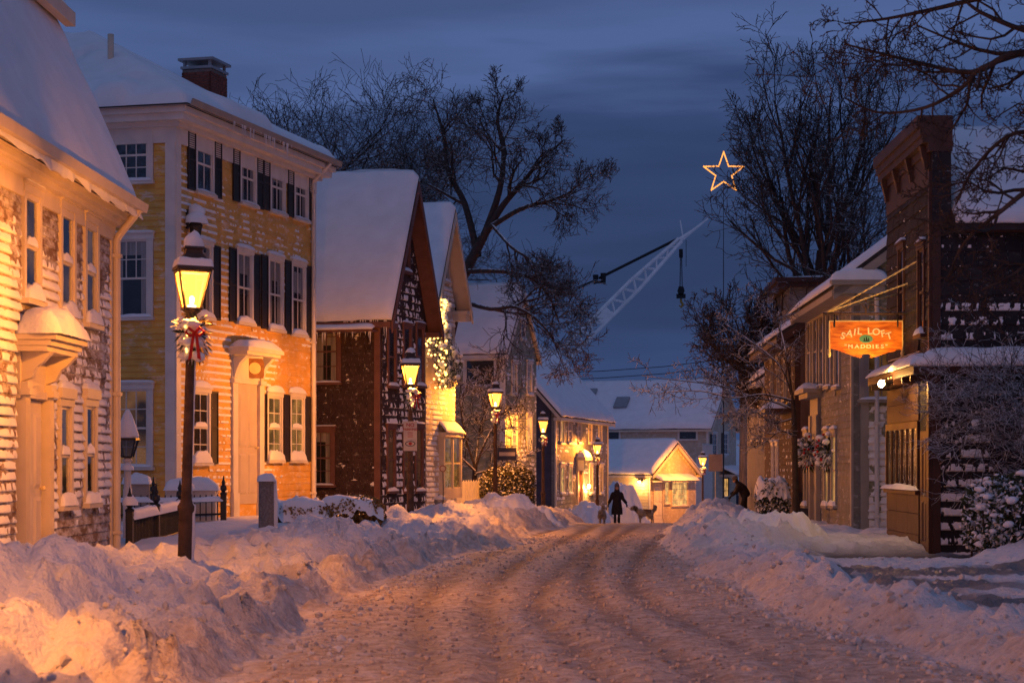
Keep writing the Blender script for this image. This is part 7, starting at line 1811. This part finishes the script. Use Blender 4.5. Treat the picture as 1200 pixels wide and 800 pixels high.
link('coat', rings([(0, 0.01, 0.42, 0.25, 0.21), (0, 0.005, 0.60, 0.25, 0.20), (0, 0, 0.85, 0.215, 0.175), (0, 0, 1.02, 0.185, 0.15), (0, 0, 1.20, 0.205, 0.15), (0, 0, 1.34, 0.215, 0.135), (0, 0, 1.42, 0.14, 0.10), (0, -0.01, 1.50, 0.10, 0.095)]), w1, None, coat_black)
for sx, hx, hy in ((-1, -0.36, -0.05), (1, 0.40, -0.12)):
    MB().tube([(sx*0.15, 0, 1.37), (sx*0.20, 0.0, 1.30), (sx*0.27, 0.02, 1.10), (hx, hy, 0.93)], [0.08, 0.088, 0.075, 0.062], 12).build('sleeve', coat_black, w1, None, True)
link('face', rings([(0, -0.055, 1.50, 0.03, 0.03), (0, -0.06, 1.53, 0.062, 0.06), (0, -0.055, 1.58, 0.075, 0.075), (0, -0.045, 1.63, 0.076, 0.076), (0, -0.035, 1.67, 0.06, 0.06)]), w1, None, skin_tone)
for sx in (-1, 1): MB().lathe([(0.004, -0.01), (0.011, 0), (0.004, 0.01)], 8, (sx*0.028, -0.126, 1.60)).build('eye', black_paint, w1)
MB().tube([(-0.022, -0.118, 1.545), (0, -0.123, 1.543), (0.022, -0.118, 1.545)], 0.006, 6).build('mouth', ribbon_red, w1); MB().tube([(0, -0.128, 1.60), (0, -0.142, 1.572)], [0.008, 0.014], 6).build('nose', skin_tone, w1, None, True)
link('hair', rings([(0, 0.02, 1.44, 0.11, 0.08), (0, 0.015, 1.52, 0.115, 0.09), (0, 0.01, 1.60, 0.11, 0.095), (0, 0.0, 1.65, 0.10, 0.10)]), w1, None, hair_dark)
MB().lathe([(0.108, 1.635), (0.113, 1.67), (0.108, 1.73), (0.08, 1.78), (0.035, 1.805), (0.03, 1.83), (0.008, 1.85)], 16, (0, -0.012, 0)).build('knit_hat', hat_grey, w1, None, True)
MB().lathe([(0.10, 1.43), (0.125, 1.455), (0.12, 1.49), (0.095, 1.51)], 16).build('scarf', fur_dark, w1, None, True)
for sx, fy in ((-1, -0.16), (1, 0.12)): MB().tube([(sx*0.09, fy+0.03, 0.30), (sx*0.09, fy+0.02, 0.09), (sx*0.095, fy-0.05, 0.055), (sx*0.10, fy-0.17, 0.045)], [0.065, 0.062, 0.058, 0.04], 10).build('boot', coat_black, w1, None, True)

def dog(label, x, y, rz, sc, mat, patches, head_low, seed):
    z = gz(x, y); r_ = empty('dog', (x, y, z), rz, label, 'dog', 'dogs on leashes'); r_.scale = (sc, sc, sc)
    s = Sk(); ch = s.p((0.22, 0, 0.50), (0.135, 0.155)); hp_ = s.chain([((0.05, 0, 0.51), (0.125, 0.14)), ((-0.12, 0, 0.53), (0.105, 0.12)), ((-0.27, 0, 0.53), (0.11, 0.12))], ch)
    hd = 0.16 if head_low else 0.0
    nk = s.chain([((0.34, 0, 0.60-hd*0.4), 0.105), ((0.43, 0, 0.70-hd), 0.085)], ch); sk_ = s.p((0.50, 0, 0.755-hd), (0.082, 0.078), nk); mz = s.chain([((0.58, 0, 0.725-hd), 0.052), ((0.66, 0, 0.705-hd), 0.036)], sk_)
    for sy in (-1, 1):
        el = s.p((0.22, sy*0.085, 0.40), 0.062, ch); wr = s.p((0.24+0.03*sy, sy*0.09, 0.18), 0.036, el); pw = s.p((0.24+0.03*sy, sy*0.09, 0.04), 0.034, wr); s.p((0.285+0.03*sy, sy*0.09, 0.028), 0.034, pw)
        kn = s.p((-0.20, sy*0.09, 0.38), 0.075, hp_); hk = s.p((-0.335-0.02*sy, sy*0.09, 0.20), 0.034, kn); pw = s.p((-0.315-0.02*sy, sy*0.09, 0.04), 0.032, hk); s.p((-0.27-0.02*sy, sy*0.09, 0.028), 0.034, pw)
    s.chain([((-0.38, 0, 0.60), 0.045), ((-0.47, 0, 0.72), 0.05), ((-0.44, 0, 0.82), 0.035)], hp_)
    me = skin_mesh('body', s.v, s.e, s.r); link('body', me, r_, None, mat)
    V = np.array([v.co[:] for v in me.vertices]); V = V[V[:, 2] > 0.28]; rng = np.random.default_rng(seed); q_ = V[rng.choice(len(V), 2600)]+rng.normal(0, 0.016, (2600, 3))
    o = leaf_cloud('fur', q_, 0.055, mat, r_, None, seed, 0.18, 'stuff', 0.9)
    for (a, b, pm) in patches:
        w_ = V[(V[:, 0] > a) & (V[:, 0] < b) & (V[:, 2] > 0.50)]
        if len(w_): leaf_cloud('coat_patch', w_[rng.choice(len(w_), 700)]+rng.normal(0, 0.012, (700, 3)), 0.035, pm, r_, None, seed+3, 0.3, 'stuff', 0.5)
    for sy in (-1, 1):
        MB().prism([(0, 0), (0.06, 0.01), (0.035, -0.10), (0.0, -0.085)], -0.012, 0.012).build('ear', fur_dark if patches else mat, r_, T(0.47, sy*0.078, 0.80-hd))
        MB().lathe([(0.003, -0.008), (0.009, 0), (0.003, 0.008)], 8, (0.565, sy*0.035, 0.775-hd)).build('eye', black_paint, r_)
    MB().lathe([(0.006, -0.012), (0.018, 0), (0.006, 0.012)], 8, (0.695, 0, 0.71-hd)).build('nose', black_paint, r_)
    return r_
d1x, d2x = X_at(705.5, 87.6), X_at(755, 88.2)
dog('pale shaggy dog walking toward the camera with lowered head', d1x, 87.6, R(-98), 0.98, fur_pale, (), True, 3)
dog('brown and white shaggy dog in profile right of the walking person', d2x+0.05, 88.2, R(188), 0.98, fur_pale, ((-0.25, 0.10, fur_brown), (0.40, 0.55, fur_dark)), False, 5)
for lb, a, b in (('thin leash from the walking person to the pale dog', (px_-0.39, PY-0.08, wz+0.80), (d1x, 87.3, wz+0.62)), ('thin leash from the walking person to the brown and white dog', (px_+0.43, PY-0.14, wz+0.80), (d2x-0.38, 88.15, wz+0.62))):
    a, b = Vector(a), Vector(b); tag(MB().tube([a, a.lerp(b, 0.5)-Vector((0, 0, 0.12)), b], 0.008, 5).build('leash', cable_black), lb, 'leash', 'dog leashes')
# the bent figure shovelling behind the right bank
QY = 72.0; qx = X_at(868, QY); qz = gz(qx, QY)-0.05
w2 = empty('person', (qx, QY, qz), 0, 'person in dark coat bending over a snow shovel behind the right snow bank', 'person')
s = Sk(); pel = s.p((0.18, 0, 0.85), 0.16); ch = s.chain([((0.08, 0, 1.02), 0.155), ((-0.04, 0, 1.16), 0.165)], pel); nk = s.p((-0.12, 0, 1.27), 0.07, ch)
s.chain([((-0.17, 0, 1.34), (0.085, 0.09)), ((-0.19, 0, 1.42), (0.08, 0.085))], nk)
for sy in (-1, 1):
    sh = s.p((-0.08, sy*0.17, 1.15), 0.075, ch); el = s.p((-0.18, sy*0.20, 0.92), 0.058, sh); h_ = Vector((-0.34 if sy < 0 else -0.26, sy*0.06-0.02, 0.80 if sy < 0 else 0.95)); wr = s.p(h_, 0.042, el); s.hand(h_, (-0.7, 0, -0.6), sy, wr, 0.9)
    hp_ = s.p((0.16, sy*0.09, 0.80), 0.105, pel); kn = s.p((0.10+0.08*sy, sy*0.12, 0.44), 0.07, hp_); an = s.p((0.16+0.12*sy, sy*0.13, 0.09), 0.05, kn); s.p((0.04+0.12*sy, sy*0.13, 0.04), 0.042, an)
link('body', skin_mesh('body', s.v, s.e, s.r), w2, None, trouser_dark)
s = Sk(); c0 = s.p((0.20, 0, 0.72), 0.21); s.chain([((0.16, 0, 0.90), 0.195), ((0.06, 0, 1.05), 0.19), ((-0.05, 0, 1.18), 0.19), ((-0.11, 0, 1.26), 0.11)], c0)
for sy in (-1, 1): s.chain([((-0.08, sy*0.18, 1.14), 0.09), ((-0.18, sy*0.205, 0.93), 0.075), ((-0.29, sy*0.09, 0.86), 0.06)], 3)
link('coat', skin_mesh('coat', s.v, s.e, s.r), w2, None, coat_black)
MB().lathe([(0.10, 0), (0.108, 0.04), (0.10, 0.09), (0.06, 0.13), (0.01, 0.145)], 14).build('knit_hat', hat_grey, w2, T(-0.19, 0, 1.38) @ Matrix.Rotation(R(-20), 4, 'Y'), True)
link('face', rings([(-0.235, 0, 1.28, 0.04, 0.04), (-0.225, 0, 1.32, 0.06, 0.07), (-0.215, 0, 1.38, 0.07, 0.078), (-0.20, 0, 1.42, 0.06, 0.07)]), w2, None, skin_tone)
shv = empty('snow_shovel', (qx-0.62, QY-0.05, qz+0.30), 0, 'snow shovel held by the bending person', 'shovel')
MB().tube([(0.0, 0, 0.0), (0.30, 0.0, 0.52), (0.42, 0.0, 0.74)], 0.016, 8).build('handle', pole_wood, shv); MB().tube([(0.42, -0.07, 0.75), (0.42, 0.07, 0.75)], 0.017, 8).build('grip', black_paint, shv)
MB().prism([(0.02, 0.04), (-0.06, -0.02), (-0.20, -0.22), (-0.22, -0.32), (-0.19, -0.32), (-0.15, -0.21), (-0.03, -0.05), (0.03, 0.0)], -0.22, 0.22).build('blade', metal_grey, shv)
